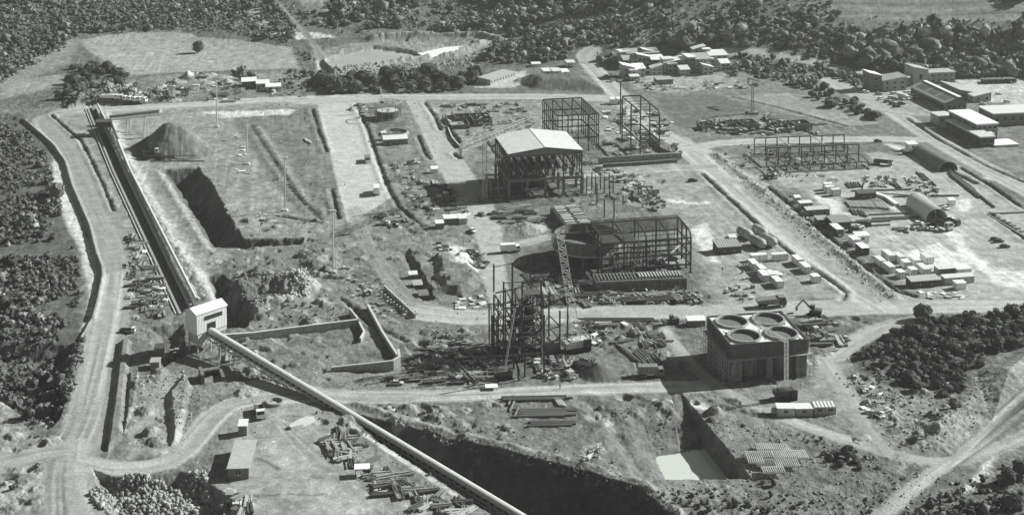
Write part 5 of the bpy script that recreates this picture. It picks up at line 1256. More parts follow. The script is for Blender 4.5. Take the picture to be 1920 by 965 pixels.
def container(px, py, w_, l_, label, group, h_=2.6, m=None, rz=GRID):
    v = at(px, py); r = empty('container', (v.x, v.y, zat(v.x, v.y)), rz, label, 'container', group); W2 = w_ / 2; m = m or WHITE
    b = MB(); b.box(-W2, W2, 0, l_, .12, h_); ribs_x(b, -W2 + .15, W2 - .15, 0, .3, h_ - .2, .45, .04, .1); ribs_y(b, .15, l_ - .15, -W2, .3, h_ - .2, .45, .04, .1); b.build('body', m, r)
    t = MB(); t.box(-W2 - .05, W2 + .05, -.06, l_ + .06, h_ + .01, h_ + .13); t.build('roof', WHITE, r)
    f = MB()
    for x in (-W2, W2 - .16): f.box(x, x + .16, -.1, -.05, .1, h_)
    f.build('corner_post', WALLD, r)
    d = MB(); d.box(-.62, .62, -.09, -.045, .3, h_ - .25); o = d.build('door', m, r); k = MB(); k.box(-.05, .05, -.13, -.095, .4, h_ - .3); k.build('lock_bar', WALLD, o)
    s = MB(); s.box(-W2, W2, .2, .6, -.5, .12); s.box(-W2, W2, l_ - .6, l_ - .2, -.5, .12); s.build('skid', WOODD, r)
    return r
GA, GB, GC = 'white containers ringed in the square by the tanks', 'white containers crowded behind the long dark-walled hut', 'white boxes by the pipe racks'
for px, py, w_, l_, lb in ((1424, 490.5, 6.6, 2.5, 'white container lying crosswise at the back left of the container square'), (1463, 489, 6.4, 2.5, 'white container lying crosswise at the back, beside the vessels'),
    (1417.5, 507, 2.6, 6, 'first container of the left column, touching the crosswise one'), (1432, 517, 2.6, 5.5, 'container in the middle of the left column of the square'),
    (1437, 529, 2.6, 6.2, 'left one of the two front containers with dark corner posts'), (1449.5, 527, 2.4, 5, 'container squeezed between the two front ones'),
    (1462.5, 540.5, 2.7, 6.2, 'front container nearest the camera in the square, dark open end'), (1500.5, 500, 2.6, 6, 'rear one of the pair on the right side of the square'),
    (1515.5, 513, 2.6, 6.2, 'front one of the pair on the right side of the square'), (1531.5, 531, 3.0, 3.4, 'short white container alone at the right corner of the square')):
    container(px, py, w_, l_, lb, GA)
for px, py, w_, l_, lb in ((1656, 501.5, 2.6, 6, 'leftmost white container behind the long hut'), (1673.5, 512.5, 2.7, 6.2, 'second container from the left, casting a dark shadow to the ditch'),
    (1692, 522.5, 2.7, 3.6, 'short container with dark door post, left end of the front row'), (1715, 518, 2.7, 3.8, 'short container right behind the long dark-walled hut'),
    (1739, 517, 2.8, 7, 'container with a dark square hatch on its end'), (1673.5, 491, 2.8, 7.5, 'longest white container, rearmost on the left'), (1692, 494, 2.6, 6, 'container in the second rank, left of the narrow gap'),
    (1702, 504, 2.8, 4, 'container in the middle of the crowd'), (1721, 500, 2.8, 6.5, 'container in the rear rank, right of the narrow gap'), (1744, 495, 3.0, 6, 'rearmost container on the right, half lost against white ground')):
    container(px, py, w_, l_, lb, GB)
for px, py, w_, l_, lb in ((1554, 357, 4.2, 2.5, 'rearmost of three white boxes near the pipe racks'), (1557, 362.5, 4.2, 2.5, 'middle of three white boxes near the pipe racks'), (1568.5, 368, 4.1, 2.8, 'nearest of three white boxes near the pipe racks')):
    container(px, py, w_, l_, lb, GC, 3.0)
H = hut
H('site_hut', 1368, 476, 10.2, 6.2, 2.9, 'dark-walled hut with a grey ribbed roof beside the three round vessels', roof='mono', wall=WALLD, roofm=ROOFG, ribs=True, rise=.9)
H('site_hut', 1375, 457, 3.0, 2.5, 2.6, 'small white shed just behind the ribbed-roof hut', wall=WHITE2)
H('site_hut', 1736.6, 538.5, 12.4, 4.6, 2.6, 'long white-roofed hut with a dark front wall at the lower edge of the yard', wall=WALLD, ribs=True, win=0, rise=.4)
H('site_hut', 1799, 532, 12.4, 3, 2.6, 'long pale hut with one dark window in line with the dark-walled hut', wall=WALLL, win=1, door=0, rise=.3)
H('site_hut', 1776, 514, 7.2, 4, 2.2, 'grey-fronted pale shed behind the long pale hut', wall=WALLG, rise=.3)
H('site_hut', 1808, 514, 6.2, 5, 2.0, 'white-roofed low shed right of the grey-fronted one', wall=WHITE2, rise=.3)
H('site_hut', 1802.5, 543, 4.0, 3, 2.5, 'square white cabin standing alone in front of the long pale hut', wall=WHITE, rise=.1)
H('site_hut', 1496, 383, 2.6, 2.2, 3, 'tiny pale shed at the upper end of the hut row', wall=WALLL)
H('site_hut', 1512, 393, 5.8, 3, 3.0, 'white-fronted hut second in the row along the ditch', wall=WALLL, rise=.2)
H('site_hut', 1534, 405.5, 10.8, 3.2, 3.0, 'long open-fronted hut with a bright roof in the row along the ditch', wall=WALLG, door=2, rise=.5, ribs=True)
H('site_hut', 1544, 425, 5.4, 4, 2.7, 'grey-roofed hut attached left of the wide ribbed-roof hut', wall=WALLD, roofm=ROOFG, rise=.5)
H('site_hut', 1578, 430, 8.6, 6.5, 3.1, 'widest hut of the row with a grey ribbed roof and dark wall', wall=WALLD, roofm=ROOFG, ribs=True, rise=.9)
H('site_hut', 1575.5, 443.5, 3.2, 7.5, 3.0, 'narrow white-roofed hut end-on in front of the wide ribbed-roof hut', wall=WALLG, roofm=WHITE, rise=.1, sidewin=3)
H('site_hut', 1618, 455, 5.8, 3.6, 3.0, 'bright white cabin behind another in the hut row', wall=WHITE)
H('site_hut', 1606, 463, 3.0, 5.0, 3.0, 'white cabin end-on, casting a square shadow to the ditch', wall=WHITE, rise=.1)
H('site_hut', 1623, 479, 3.2, 6.4, 3.0, 'dark-walled cabin with a white roof, last of the hut row', wall=WALLD, roofm=WHITE, rise=.1, sidewin=2)
H('tank_hut', 742, 272, 12.6, 4.6, 3.1, 'ribbed hut with a bright white roof just below the unfinished tank ring', wall=WALLG, roofm=WHITE, rise=1.0, ribs=False)
H('site_hut', 720, 264, 2.6, 3, 4.2, 'small tall white cabin at the left end of the ribbed hut', wall=WHITE, rise=.1)
H('site_hut', 849, 421, 7.5, 4, 2.6, 'white-roofed hut by the timber stacks left of the shaded road', wall=WALLG, roofm=WHITE, win=2)
H('site_hut', 868, 421, 3.4, 4, 2.6, 'small pale hut touching the right end of the white-roofed one', wall=WALLL)
H('site_hut', 825, 430, 3.4, 3, 2.6, 'little white-topped hut in front of the timber stacks', wall=WALLG, roofm=WHITE)
H('site_hut', 815, 325, 3.2, 3, 2.2, 'small white cabin beside the ditch above the timber stacks', wall=WHITE)
H('site_hut', 775, 522, 3.2, 2.6, 2.4, 'small white-roofed hut at the head of the ditch row', wall=WALLG, roofm=WHITE)
H('site_hut', 784, 539, 3.4, 4, 2.2, 'low grey-roofed hut, middle of the three in the ditch row', wall=WALLD, roofm=ROOFG)
H('site_hut', 795, 557, 3.6, 4.5, 2.2, 'low grey-roofed hut, nearest of the three in the ditch row', wall=WALLD, roofm=ROOFD)
H('long_cabin', 447, 898, 5.8, 16.5, 3.2, 'long grey-roofed cabin with a dark end wall and one window at the bottom left', cat='cabin', wall=WALLG, roofm=ROOFG, rz=math.radians(3), win=1, rise=.01, over=.3)
H('site_hut', 455, 817, 2.5, 3.2, 3.0, 'small hut right behind the long grey-roofed cabin', wall=WALLG, roofm=WHITE, rz=math.radians(3))
H('site_hut', 290, 692, 3.0, 3.6, 3.0, 'nearer of the two cabins standing left of the transfer house', wall=WALLG, roofm=ROOFG, rz=math.radians(5), rise=.05)
H('site_hut', 297.5, 667, 2.9, 3.6, 3.2, 'farther of the two cabins, with the brighter roof, left of the transfer house', wall=WALLG, roofm=WHITE, rz=math.radians(5), rise=.05)
GT = 'row of three trailers below the silo block'
H('site_trailer', 1474, 780, 5.4, 3, 2.5, 'left trailer of three with a dark window, below the silo block', 'trailer', GT, wall=WHITE2, win=1, rz=math.radians(-1), rise=.2, roofm=WHITE)
H('site_trailer', 1508, 779, 5.4, 3, 2.5, 'middle trailer of three, white-roofed, below the silo block', 'trailer', GT, wall=WALLL, win=1, rz=math.radians(2), rise=.2, roofm=WHITE)
H('site_trailer', 1547, 777, 6.8, 3, 2.5, 'right trailer of three, its roof ribbed, below the silo block', 'trailer', GT, wall=WALLL, win=2, rz=math.radians(3), rise=.3, ribs=True)
H('site_hut', 1445, 781, 3.6, 2, 1.3, 'low dark lean-to at the left end of the trailer row', wall=WALLD, roofm=ROOFG, rz=0)
H('site_hut', 1306, 611, 6.2, 3, 2.0, 'white-roofed low hut at the back left corner of the silo block', wall=WALLG, roofm=WHITE, rz=math.radians(4))
H('shelter', 679, 893, 4.0, 2.6, 2.3, 'white-roofed open shelter on posts beside the scrap heaps at the bottom', 'shelter', wall=WHITE2, roofm=WHITE, legs=2.1, rise=.1, rz=.1)
H('shelter', 922, 731, 3.6, 2.2, .9, 'flat white sheet on trestles beside the small crane', 'shelter', wall=WHITE2, roofm=WHITE, legs=.7, rise=.05, rz=.1)
H('site_hut', 1028, 149, 5.6, 9, 2.8, 'leftmost of three white boxes on the grassy bank behind the top road', wall=WHITE, rise=.2)
H('site_hut', 1045, 149.5, 5.6, 9, 2.8, 'middle of three white boxes on the grassy bank', wall=WHITE, rise=.2)
H('site_hut', 1060.5, 148, 5.4, 9, 2.8, 'rightmost of three white boxes on the grassy bank', wall=WHITE, rise=.2)
H('site_hut', 1071, 127, 5.6, 6, 3.2, 'white cabin on legs by the bend of the hillside road', wall=WHITE, legs=.8)
H('site_hut', 1006, 125, 6, 4, 1.8, 'half hidden white roof in the trees above the three boxes', wall=WHITE2)
H('site_hut', 467, 163, 9, 7, 3.4, 'pale-roofed shed left of the two white huts by the top road', wall=WALLG, roofm=WHITE, rise=1)
H('site_hut', 493, 167, 8, 8, 3.4, 'white hut in the middle of the three by the top road', wall=WHITE2, roofm=WHITE, rise=.6)
H('site_hut', 513, 172, 9, 7, 3.0, 'nearest white hut of the three by the top road', wall=WALLL, roofm=WHITE, rise=.6)
H('garage_row', 919.5, 161, 28, 9.5, 3.6, 'long low pale building with dark doorways in the clearing behind the top road', 'building', wall=WALLL, roofm=ROOFG, rz=math.radians(56), win=9, rise=.5)
bpy.data.objects['garage_row'].location += Vector((math.cos(math.radians(56)) * 14, math.sin(math.radians(56)) * 14, 0))
H('site_hut', 1247, 158, 10.5, 7, 2.8, 'long pale-roofed hut in front of the housing blocks', wall=WALLG, roofm=ROOFG, rise=.5)
H('site_hut', 1191, 152, 6, 5, 2.6, 'small white-roofed hut below the left housing block', wall=WALLL, roofm=WHITE)
H('site_hut', 1712, 283, 5.2, 4, 3.6, 'white cabin above the dark ribbed arch shed', wall=WHITE, win=1)
H('site_hut', 1708, 290, 7.0, 3, 1.8, 'low dark skip-like hut in front of the white cabin by the arch shed', wall=WALLD, roofm=WALLD)
H('site_hut', 1165, 192 + 4, 5.0, 3, 3.2, 'white cabin by the road behind the tall narrow frame', wall=WHITE)
H('site_hut', 1150, 196, 3.2, 3, 3.0, 'small white cabin left of the one behind the tall narrow frame', wall=WHITE)
# ---- works under construction and buildings at right
def block(name, px, py, parts, label, rz=GRID, cat='building'):
    v = at(px, py); r = empty(name, (v.x, v.y, zat(v.x, v.y)), rz, label, cat)
    for p in parts:
        x0, x1, y0, y1, h, kind = p[:6]; wl = p[6] if len(p) > 6 else WALLL; rf = p[7] if len(p) > 7 else ROOFW; fl = p[8] if len(p) > 8 else 2; nw = p[9] if len(p) > 9 else 4
        m = MB(); m.box(x0, x1, y0, y1, -3, h)
        if kind == 'mono': m.add([(x0, y1, h), (x1, y1, h), (x1, y1, h + 1.6), (x0, y1, h + 1.6), (x0, y0, h), (x1, y0, h)], [(0, 1, 2, 3), (4, 0, 3), (5, 2, 1)])
        m.build('wall', wl, r); o = .5
        q = MB()
        def sl(a, b, c, d, t=.25): q.add([a, b, c, d] + [(i, j, k + t) for i, j, k in (a, b, c, d)], [(3, 2, 1, 0), (4, 5, 6, 7), (0, 1, 5, 4), (1, 2, 6, 5), (2, 3, 7, 6), (3, 0, 4, 7)])
        if kind == 'flat': q.box(x0 - o, x1 + o, y0 - o, y1 + o, h + .02, h + .7)
        elif kind == 'mono': sl((x0 - o, y0 - o, h), (x1 + o, y0 - o, h), (x1 + o, y1 + o, h + 1.7), (x0 - o, y1 + o, h + 1.7))
        elif kind == 'tiltx': sl((x0 - o, y0 - o, h + 2.2), (x1 + o, y0 - o, h), (x1 + o, y1 + o, h), (x0 - o, y1 + o, h + 2.2))
        elif kind == 'tiltl': sl((x0 - o, y0 - o, h), (x1 + o, y0 - o, h + 2.2), (x1 + o, y1 + o, h + 2.2), (x0 - o, y1 + o, h))
        if kind in ('tiltx', 'tiltl'):
            a, b = (h + 2.2, h) if kind == 'tiltx' else (h, h + 2.2); g = MB(); g.add([(x0, y0, h), (x1, y0, h), (x1, y0, b), (x0, y0, a), (x0, y1, h), (x1, y1, h), (x1, y1, b), (x0, y1, a)], [(0, 1, 2, 3), (7, 6, 5, 4), (0, 3, 7, 4), (1, 5, 6, 2)]); g.build('gable', wl, r)
        q.build('roof', rf, r)
        for f in range(fl):
            z0 = h * (f + .38) / fl; z1 = h * (f + .74) / fl
            for i in range(nw):
                x = x0 + (x1 - x0) * (i + .5) / nw; ww = min(1.6, (x1 - x0) / nw * .55)
                o_ = MB().box(x - ww / 2, x + ww / 2, y0 - .06, y0 - .012, z0, z1).build('window', GLASS, r)
                MB().box(x - ww / 2 - .15, x + ww / 2 + .15, y0 - .2, y0 - .065, z0 - .2, z0).build('sill', WHITE2, o_)
            n2 = max(1, int((y1 - y0) / 5))
            for i in range(n2):
                y = y0 + (y1 - y0) * (i + .5) / n2; MB().box(x0 - .06, x0 - .012, y - .7, y + .7, z0, z1).build('window', GLASS, r)
    return r
block('housing_block', 1170, 130, [(0, 9, 0, 7, 6.0, 'mono', WALLL, ROOFG, 2, 3), (9.4, 18, 1, 7, 7.2, 'tiltx', WALLL, ROOFW, 2, 3), (18.4, 27, -1, 7, 5.6, 'mono', WALLG, ROOFW, 2, 2), (4, 26, 8, 16, 8.5, 'mono', WALLL, ROOFG, 2, 6), (0, 6, 10, 18, 9, 'flat', WALLL, ROOFW, 1, 1)], 'largest pale housing block with stepped long roofs at the foot of the wooded hill')
block('housing_block', 1168, 147, [(0, 8, 0, 9, 6.4, 'tiltx', WALLL, ROOFW, 2, 2), (8, 15, 1, 9, 5.4, 'mono', WALLL, WHITE, 2, 2), (4, 9, -2.5, 0, 5.2, 'flat', WALLL, ROOFW, 2, 1)], 'square housing block with a bright tilted roof, nearest on the left of the group')
block('housing_block', 1245, 137, [(0, 14.5, 0, 10, 6.6, 'tiltl', WALLL, ROOFW, 2, 3), (2, 8, -2, 0, 6, 'flat', WALLL, ROOFW, 2, 2), (0, 7, 2, 9, 8.2, 'flat', WALLL, ROOFW, 1, 1)], 'white-roofed housing block in the middle of the group')
block('housing_block', 1290, 137, [(0, 5, 0, 11, 9.5, 'flat', WALLG, ROOFW, 3, 1), (5, 15, -1, 10, 8.6, 'mono', WALLL, ROOFG, 3, 4)], 'three-storey housing block with banded balconies, second from the right')
block('housing_block', 1331, 128, [(0, 12, 0, 10, 8, 'mono', WALLL, ROOFW, 3, 3), (-3, 1, -4, 4, 6.5, 'flat', WALLG, ROOFW, 2, 1), (-2, 3, 8, 12, 10.4, 'flat', WALLL, WHITE, 1, 1)], 'rightmost and highest-stepping housing block of the group')
for px, py, w_, h_, lb, t in ((1222, 141, 7, 4.5, 'small tilted-roof house squeezed between the first two housing blocks', 'tiltl'), (1276, 143, 6, 4, 'small pale house in front of the middle housing block', 'mono'), (1318, 141, 7, 4.6, 'small pale house before the three-storey housing block', 'tiltx'), (1352, 134, 6, 5, 'small pale house at the right foot of the housing group', 'mono'), (1205, 118, 8, 7, 'pale upper house rising behind the left housing block', 'tiltx'), (1300, 118, 8, 9, 'pale upper house behind the three-storey housing block', 'tiltl')):
    block('house', px, py, [(0, w_, 0, 6, h_, t, WALLL, ROOFW, 2, 2)], lb)
block('office_wing', 1838.6, 276, [(0, 7.8, 0, 37, 4.9, 'flat', WALLD, WHITE2, 1, 2), (7.9, 11.9, 8, 34, 4, 'flat', WALLD, WHITE2, 1, 1)], 'long low dark-walled wing in front of the two-storey white-roofed block', GRID)
block('office_block', 1838, 266, [(0, 12, 4, 34, 8.0, 'flat', WALLG, WHITE, 2, 4)], 'two-storey block with a broad white roof at the right edge', GRID)
block('office_annex', 1759, 236, [(0, 8.5, 0, 9, 5, 'flat', WALLL, WHITE2, 1, 2)], 'small pale annex at the far end of the dark-walled wing', GRID)
block('workshop_block', 1862, 236, [(0, 42, 0, 17, 6.2, 'flat', WALLG, WHITE, 1, 9)], 'long single-storey building with a wide white roof running off the right edge', GRID - .04)
block('loading_slab', 1866, 276, [(0, 13, 0, 10, .5, 'flat', CONC, WHITE, 0, 0)], 'white concrete slab beside the end of the dark-walled wing', GRID, 'slab')
def warehouse():
    v = at(1771, 208); r = empty('warehouse', (v.x, v.y, 0), GRID, 'long warehouse whose dark roof panels alternate with pale strips', 'building')
    W, L, h, rs = 13.6, 42, 4.6, 3.0
    m = MB(); m.box(0, W, 0, L, -1, h); m.add([(0, 0, h), (W, 0, h), (W * .62, 0, h + rs), (0, L, h), (W, L, h), (W * .62, L, h + rs)], [(0, 1, 2), (3, 5, 4)]); m.build('wall', WALLG, r)
    t = MB(); o = .6
    for x0, z0, x1, z1 in ((-o, h - .2, W * .62, h + rs), (W + o, h - .2, W * .62, h + rs)):
        t.add([(x0, -o, z0), (x0, L + o, z0), (x1, L + o, z1), (x1, -o, z1), (x0, -o, z0 + .2), (x0, L + o, z0 + .2), (x1, L + o, z1 + .2), (x1, -o, z1 + .2)], [(0, 1, 2, 3), (7, 6, 5, 4), (0, 4, 5, 1), (1, 5, 6, 2), (2, 6, 7, 3), (3, 7, 4, 0)])
    t.build('roof', ROOFG, r)
    for k in range(3):
        y0 = 2 + k * 13; d = MB(); a, b = .22, .95; x0 = -o + (W * .62 + o) * a; x1 = -o + (W * .62 + o) * b; z0 = h + .04 + (rs + .2) * a; z1 = h + .04 + (rs + .2) * b
        d.add([(x0, y0, z0), (x1, y0, z1), (x1, y0 + 11, z1), (x0, y0 + 11, z0)], [(0, 1, 2, 3)]); d.build('roof_panel', ROOFD, r)
    MB().bar((W * .62 + .6, -o, h + rs + .25), (W * .62 + .6, L + o, h + rs + .25), 2.4, .25).build('ridge_strip', WHITE, r)
    for k in range(4): MB().box(2 + k * 3.1, 3.6 + k * 3.1, -.06, -.012, 1.6, 2.8).build('window', GLASS, r)
    for k in range(10): MB().box(-.06, -.012, 2 + k * 4, 4.6 + k * 4, 1.4, 2.8).build('window', GLASS, r)
warehouse()
block('store_shed', 1800, 187, [(0, 11, 0, 24, 3.6, 'tiltx', WALLG, ROOFG, 1, 2)], 'grey shed with a sloping roof right of the panelled warehouse')
block('store_shed', 1826, 192, [(0, 11, 0, 22, 3.4, 'tiltl', WALLL, WHITE, 1, 2)], 'white-roofed shed farthest right of the panelled warehouse')
block('plant_office', 1656, 171, [(0, 15, 0, 12, 6.2, 'tiltl', WALLL, ROOFG, 2, 3), (-8, 0, 2, 12, 9.0, 'tiltx', WALLG, ROOFW, 2, 1), (15, 20, 6, 14, 6, 'flat', WALLG, ROOFW, 2, 1)], 'pale building with tilted roofs behind the car park')
block('plant_hall', 1712, 161, [(0, 10, 0, 12, 9.5, 'tiltx', WALLL, ROOFG, 1, 1)], 'tall pale hall with a steep single roof between two lower buildings')
block('plant_store', 1743, 157, [(0, 17, 0, 10, 6.2, 'flat', WALLL, ROOFG, 2, 4)], 'flat pale building with small dark windows at the hill foot on the right')
def arch_shed(px, py, W, L, Hh, label, m, ribs=True, rz=GRID, seg=16, dark=False):
    v = at(px, py); r = empty('arch_shed', (v.x, v.y, zat(v.x, v.y)), rz, label, 'arched shed'); n = int(L / 1.0)
    def arc(R, y, z=0): return [(R * W / 2 * math.cos(math.pi * i / seg), y, Hh * R * math.sin(math.pi * i / seg) ** .85) for i in range(seg + 1)]
    s = MB(); vs_ = arc(1, 0) + arc(1, L) + arc(.96, 0) + arc(.96, L); k = seg + 1
    f = [(i, i + 1, k + i + 1, k + i) for i in range(seg)] + [(2 * k + i, 3 * k + i, 3 * k + i + 1, 2 * k + i + 1) for i in range(seg)] + [(i, 2 * k + i, 2 * k + i + 1, i + 1) for i in range(seg)] + [(k + i, k + i + 1, 3 * k + i + 1, 3 * k + i) for i in range(seg)]
    s.add(vs_, f); s.build('shell', m, r, True)
    rb = MB(); st = 2.4 if dark else 1.2
    for j in range(int(L / st) + 1):
        p = arc(1.012, j * st)
        for i in range(seg): rb.bar(p[i], p[i + 1], .3 if dark else .12, .14)
    rb.build('rib', ROOFG if dark else m, r)
    b = MB(); p = arc(.97, L - .2); b.add(p, [tuple(range(len(p)))]); b.build('end_wall', WALLD, r)
    if not dark: MB().bar((0, 1.5, 0), (0, 1.5, Hh * .95), .15).build('mast', PALE, r)
    return r
arch_shed(1756, 415, 9.8, 24, 5.6, 'bright arched sheet-metal shed, open at the near end, in the right yard', WHITE, rz=math.radians(5))
arch_shed(1778, 321, 9.8, 32, 5.2, 'dark ribbed arched shed in the upper right yard', ROOFD, rz=math.radians(8), dark=True)
H('site_hut', 1786, 385, 3, 2.4, 2.4, 'white box against the right flank of the bright arched shed', wall=WHITE)
def works(px, py, W, L, label, n, seed):
    v = at(px, py); r = empty('building_works', (v.x, v.y, 0), GRID, label, 'building works'); rr = random.Random(seed)
    w_ = MB()
    for x0, x1, y0, y1, h in ((0, W * .45, 0, L, 2.4), (W * .55, W, L * .2, L * .9, 3.6), (W * .2, W * .8, L * .6, L, 3.2)): w_.box(x0, x1, y0, y0 + .4, -1, h); w_.box(x0, x1, y1 - .4, y1, -1, h); w_.box(x0, x0 + .4, y0 + .4, y1 - .4, -1, h); w_.box(x1 - .4, x1, y0 + .4, y1 - .4, -1, h)
    w_.build('wall', CONC2, r); s = MB(); s.box(.5, W * .45 - .5, .5, L - .5, -.5, 1.0); s.build('slab', CONC, r)
    for k in range(n):
        x, y = rr.uniform(-2, W + 2), rr.uniform(-2, L + 2); MB().bar((x, y, -.5), (x, y, rr.uniform(3, 5)), .35).build('column', CONC2, r)
    for k in range(n * 3):
        x, y, z = rr.uniform(-3, W + 3), rr.uniform(-3, L + 3), rr.uniform(.3, 3.5); a = rr.uniform(0, 3.1); q = rr.uniform(.8, 3); MB().bar((x, y, z), (x + q * math.cos(a), y + q * math.sin(a), z + rr.uniform(-.3, .8)), rr.uniform(.3, 1.2), .25).build('shutter_board', rr.choice([PALE, WHITE2, WOOD, WOODD]), r)
works(1362, 250, 20, 16, 'low concrete works with pale shuttering round the far tower crane', 12, 1)
works(1455, 250, 22, 14, 'unfinished concrete walls and heaps right of the far tower crane', 12, 2)
works(845, 243, 24, 22, 'foundation plot with short concrete columns left of the roofed building', 22, 3)
works(1316, 245, 8, 8, 'dark formwork stack left of the far tower crane works', 3, 5)
# ================================================================ VEHICLES
def wheel_set(r, xs, y, R=.42, wd=.25):
    for x in xs:
        for s in (-1, 1):
            o = MB().tube((x, s * y - wd / 2, R), (x, s * y + wd / 2, R), R, n=12).build('wheel', BLACK, r); MB().tube((x, s * (y + wd / 2 + .005) - .01, R), (x, s * (y + wd / 2 + .005) + .01, R), R * .5, n=8).build('rim', PALE, o)
PROTO = {}
def veh(kind, tone):
    key = (kind, tone)
    if key in PROTO: return copy_tree(PROTO[key])
    r = empty(kind, (0, 0, 0), 0); pm = {'white': WHITE, 'grey': WALLG, 'dark': WALLD, 'pale': WALLL}[tone]
    if kind == 'car':
        b = MB(); b.add([(x, y, z) for x, z in ((-2.2, .35), (2.2, .35), (2.25, .75), (1.3, .92), (-2.1, .92)) for y in (-.82, .82)], [(0, 2, 3, 1), (2, 4, 5, 3), (4, 6, 7, 5), (6, 8, 9, 7), (8, 0, 1, 9), (0, 8, 6, 4, 2), (1, 3, 5, 7, 9)]); b.build('body', pm, r)
        c = MB(); c.add([(x, y, z) for x, z, q in ((-1.6, .93, .78), (1.0, .93, .78), (.4, 1.4, .66), (-1.2, 1.4, .66)) for y in (-q, q)], [(0, 2, 3, 1), (2, 4, 5, 3), (4, 6, 7, 5), (6, 0, 1, 7), (0, 6, 4, 2), (1, 3, 5, 7)]); c.build('window', GLASS, r)
        MB().box(-1.2, .42, -.68, .68, 1.4, 1.46).build('roof', pm, r); wheel_set(r, (-1.35, 1.35), .76, .33, .2)
    elif kind in ('truck', 'dump_truck', 'tanker_truck', 'box_truck'):
        MB().box(-4, 3.6, -.5, .5, .7, 1.0).build('chassis', BLACK, r)
        c = MB(); c.add([(x, y, z) for x, z in ((1.9, .7), (3.7, .7), (3.7, 1.7), (3.3, 2.7), (1.9, 2.7)) for y in (-1.15, 1.15)], [(0, 2, 3, 1), (2, 4, 5, 3), (4, 6, 7, 5), (6, 8, 9, 7), (8, 0, 1, 9), (0, 8, 6, 4, 2), (1, 3, 5, 7, 9)]); o = c.build('cab', pm, r)
        MB().add([(3.72, -1, 1.75), (3.72, 1, 1.75), (3.4, 1, 2.5), (3.4, -1, 2.5)], [(0, 1, 2, 3)]).build('windscreen', GLASS, o); MB().box(2.3, 3.2, -1.19, -1.155, 1.7, 2.4).build('side_window', GLASS, o)
        wheel_set(r, (2.9, -1.9, -3.1), 1.0, .5, .35)
        if kind == 'truck': m = MB(); m.box(-4.1, 1.6, -1.2, 1.2, 1.02, 1.2); m.box(-4.1, 1.6, -1.2, -1.12, 1.2, 1.9); m.box(-4.1, 1.6, 1.12, 1.2, 1.2, 1.9); m.box(1.5, 1.6, -1.12, 1.12, 1.2, 2.1); m.build('flatbed', WOODD, r)
        if kind == 'box_truck': m = MB(); m.box(-4.1, 1.7, -1.25, 1.25, 1.02, 3.4); m.build('cargo_box', pm, r)
        if kind == 'dump_truck': m = MB(); m.add([(-4.3, -1.2, 1.3), (1.5, -1.1, 1.1), (1.5, 1.1, 1.1), (-4.3, 1.2, 1.3), (-4.6, -1.35, 2.2), (1.9, -1.35, 2.6), (1.9, 1.35, 2.6), (-4.6, 1.35, 2.2)], [(3, 2, 1, 0), (0, 1, 5, 4), (1, 2, 6, 5), (2, 3, 7, 6), (3, 0, 4, 7), (4, 5, 6, 7)]); m.box(1.5, 3.4, -1.2, 1.2, 2.75, 2.85); m.build('tipper', WALLG, r)
        if kind == 'tanker_truck': m = MB(); m.tube((-4.2, 0, 2.0), (1.5, 0, 2.0), 1.05, n=16); m.build('tank', pm, r); MB().tube((-1.4, 0, 3.0), (-1.4, 0, 3.25), .4).build('hatch', WALLG, r)
    elif kind in ('loader', 'excavator'):
        for s in (-1, 1): MB().prism([(-2, s * 1.2 - .3), (2, s * 1.2 - .3), (2, s * 1.2 + .3), (-2, s * 1.2 + .3)], .05, .95).build('track', BLACK, r)
        MB().box(-2.2, 1.0, -1.2, 1.2, 1.0, 2.1).build('engine_house', pm, r); MB().box(.1, 1.5, -.6, .7, 2.1, 3.2).build('cab', GLASS, r); MB().box(0, 1.6, -.7, .8, 3.2, 3.32).build('cab_roof', pm, r)
        a = MB()
        if kind == 'excavator': a.bar((1, -.2, 1.7), (4, -.2, 4.6), .5); a.bar((4, -.2, 4.6), (6, -.2, 2.0), .38)
        else: a.bar((1, -1, 1.2), (3.4, -1, 1.5), .3); a.bar((1, 1, 1.2), (3.4, 1, 1.5), .3)
        a.build('arm', pm, r); MB().add([(5.6, -.9, 2), (6.4, -.9, 1.9), (6.2, -.9, .8), (5.6, -.9, 1), (5.6, .5, 2), (6.4, .5, 1.9), (6.2, .5, .8), (5.6, .5, 1)] if kind == 'excavator' else [(3.3, -1.5, 2), (4.5, -1.5, 2), (4.5, -1.5, .5), (3.3, -1.5, .5), (3.3, 1.5, 2), (4.5, 1.5, 2), (4.5, 1.5, .5), (3.3, 1.5, .5)], [(0, 1, 2, 3), (7, 6, 5, 4), (0, 4, 5, 1), (1, 5, 6, 2), (2, 6, 7, 3), (3, 7, 4, 0)]).build('bucket', WALLG, r)
    PROTO[key] = r; return r
def vehicle(kind, px, py, deg, label, tone='white', group=None, s=1.0):
    r = veh(kind, tone); v = at(px, py); r.location = (v.x, v.y, zat(v.x, v.y)); r.rotation_euler = (0, 0, math.radians(deg)); r.scale = (s, s, s)
    for k in ('group',):
        if k in r: del r[k]
    return tag(r, label, kind.replace('_', ' '), group)
Vh = vehicle
Vh('box_truck', 706, 362, 95, 'white box-backed truck driving up the wide pale lane', 'white', None, 1.15)
Vh('dump_truck', 689, 303, -80, 'tipper truck farther up the wide pale lane', 'white', None, 1.05)
Vh('car', 886, 434, -60, 'white car on the road beside the small huts', 'white')
Vh('box_truck', 958, 472, 10, 'white truck parked at the head of the road left of the round tank', 'white', None, 1.05)
Vh('car', 903, 404, -50, 'dark car in the shade left of the roofed building', 'grey')
Vh('truck', 487, 778, -75, 'flatbed truck parked by the foot of the bank at lower left', 'white', None, 1.1)
Vh('box_truck', 1222, 704, 0, 'grey-backed truck with a white cab beside the pipe rack', 'grey', None, 1.1)
Vh('dump_truck', 1448, 574, 8, 'big dark tipper on the cross road behind the silo block', 'dark', None, 1.35)
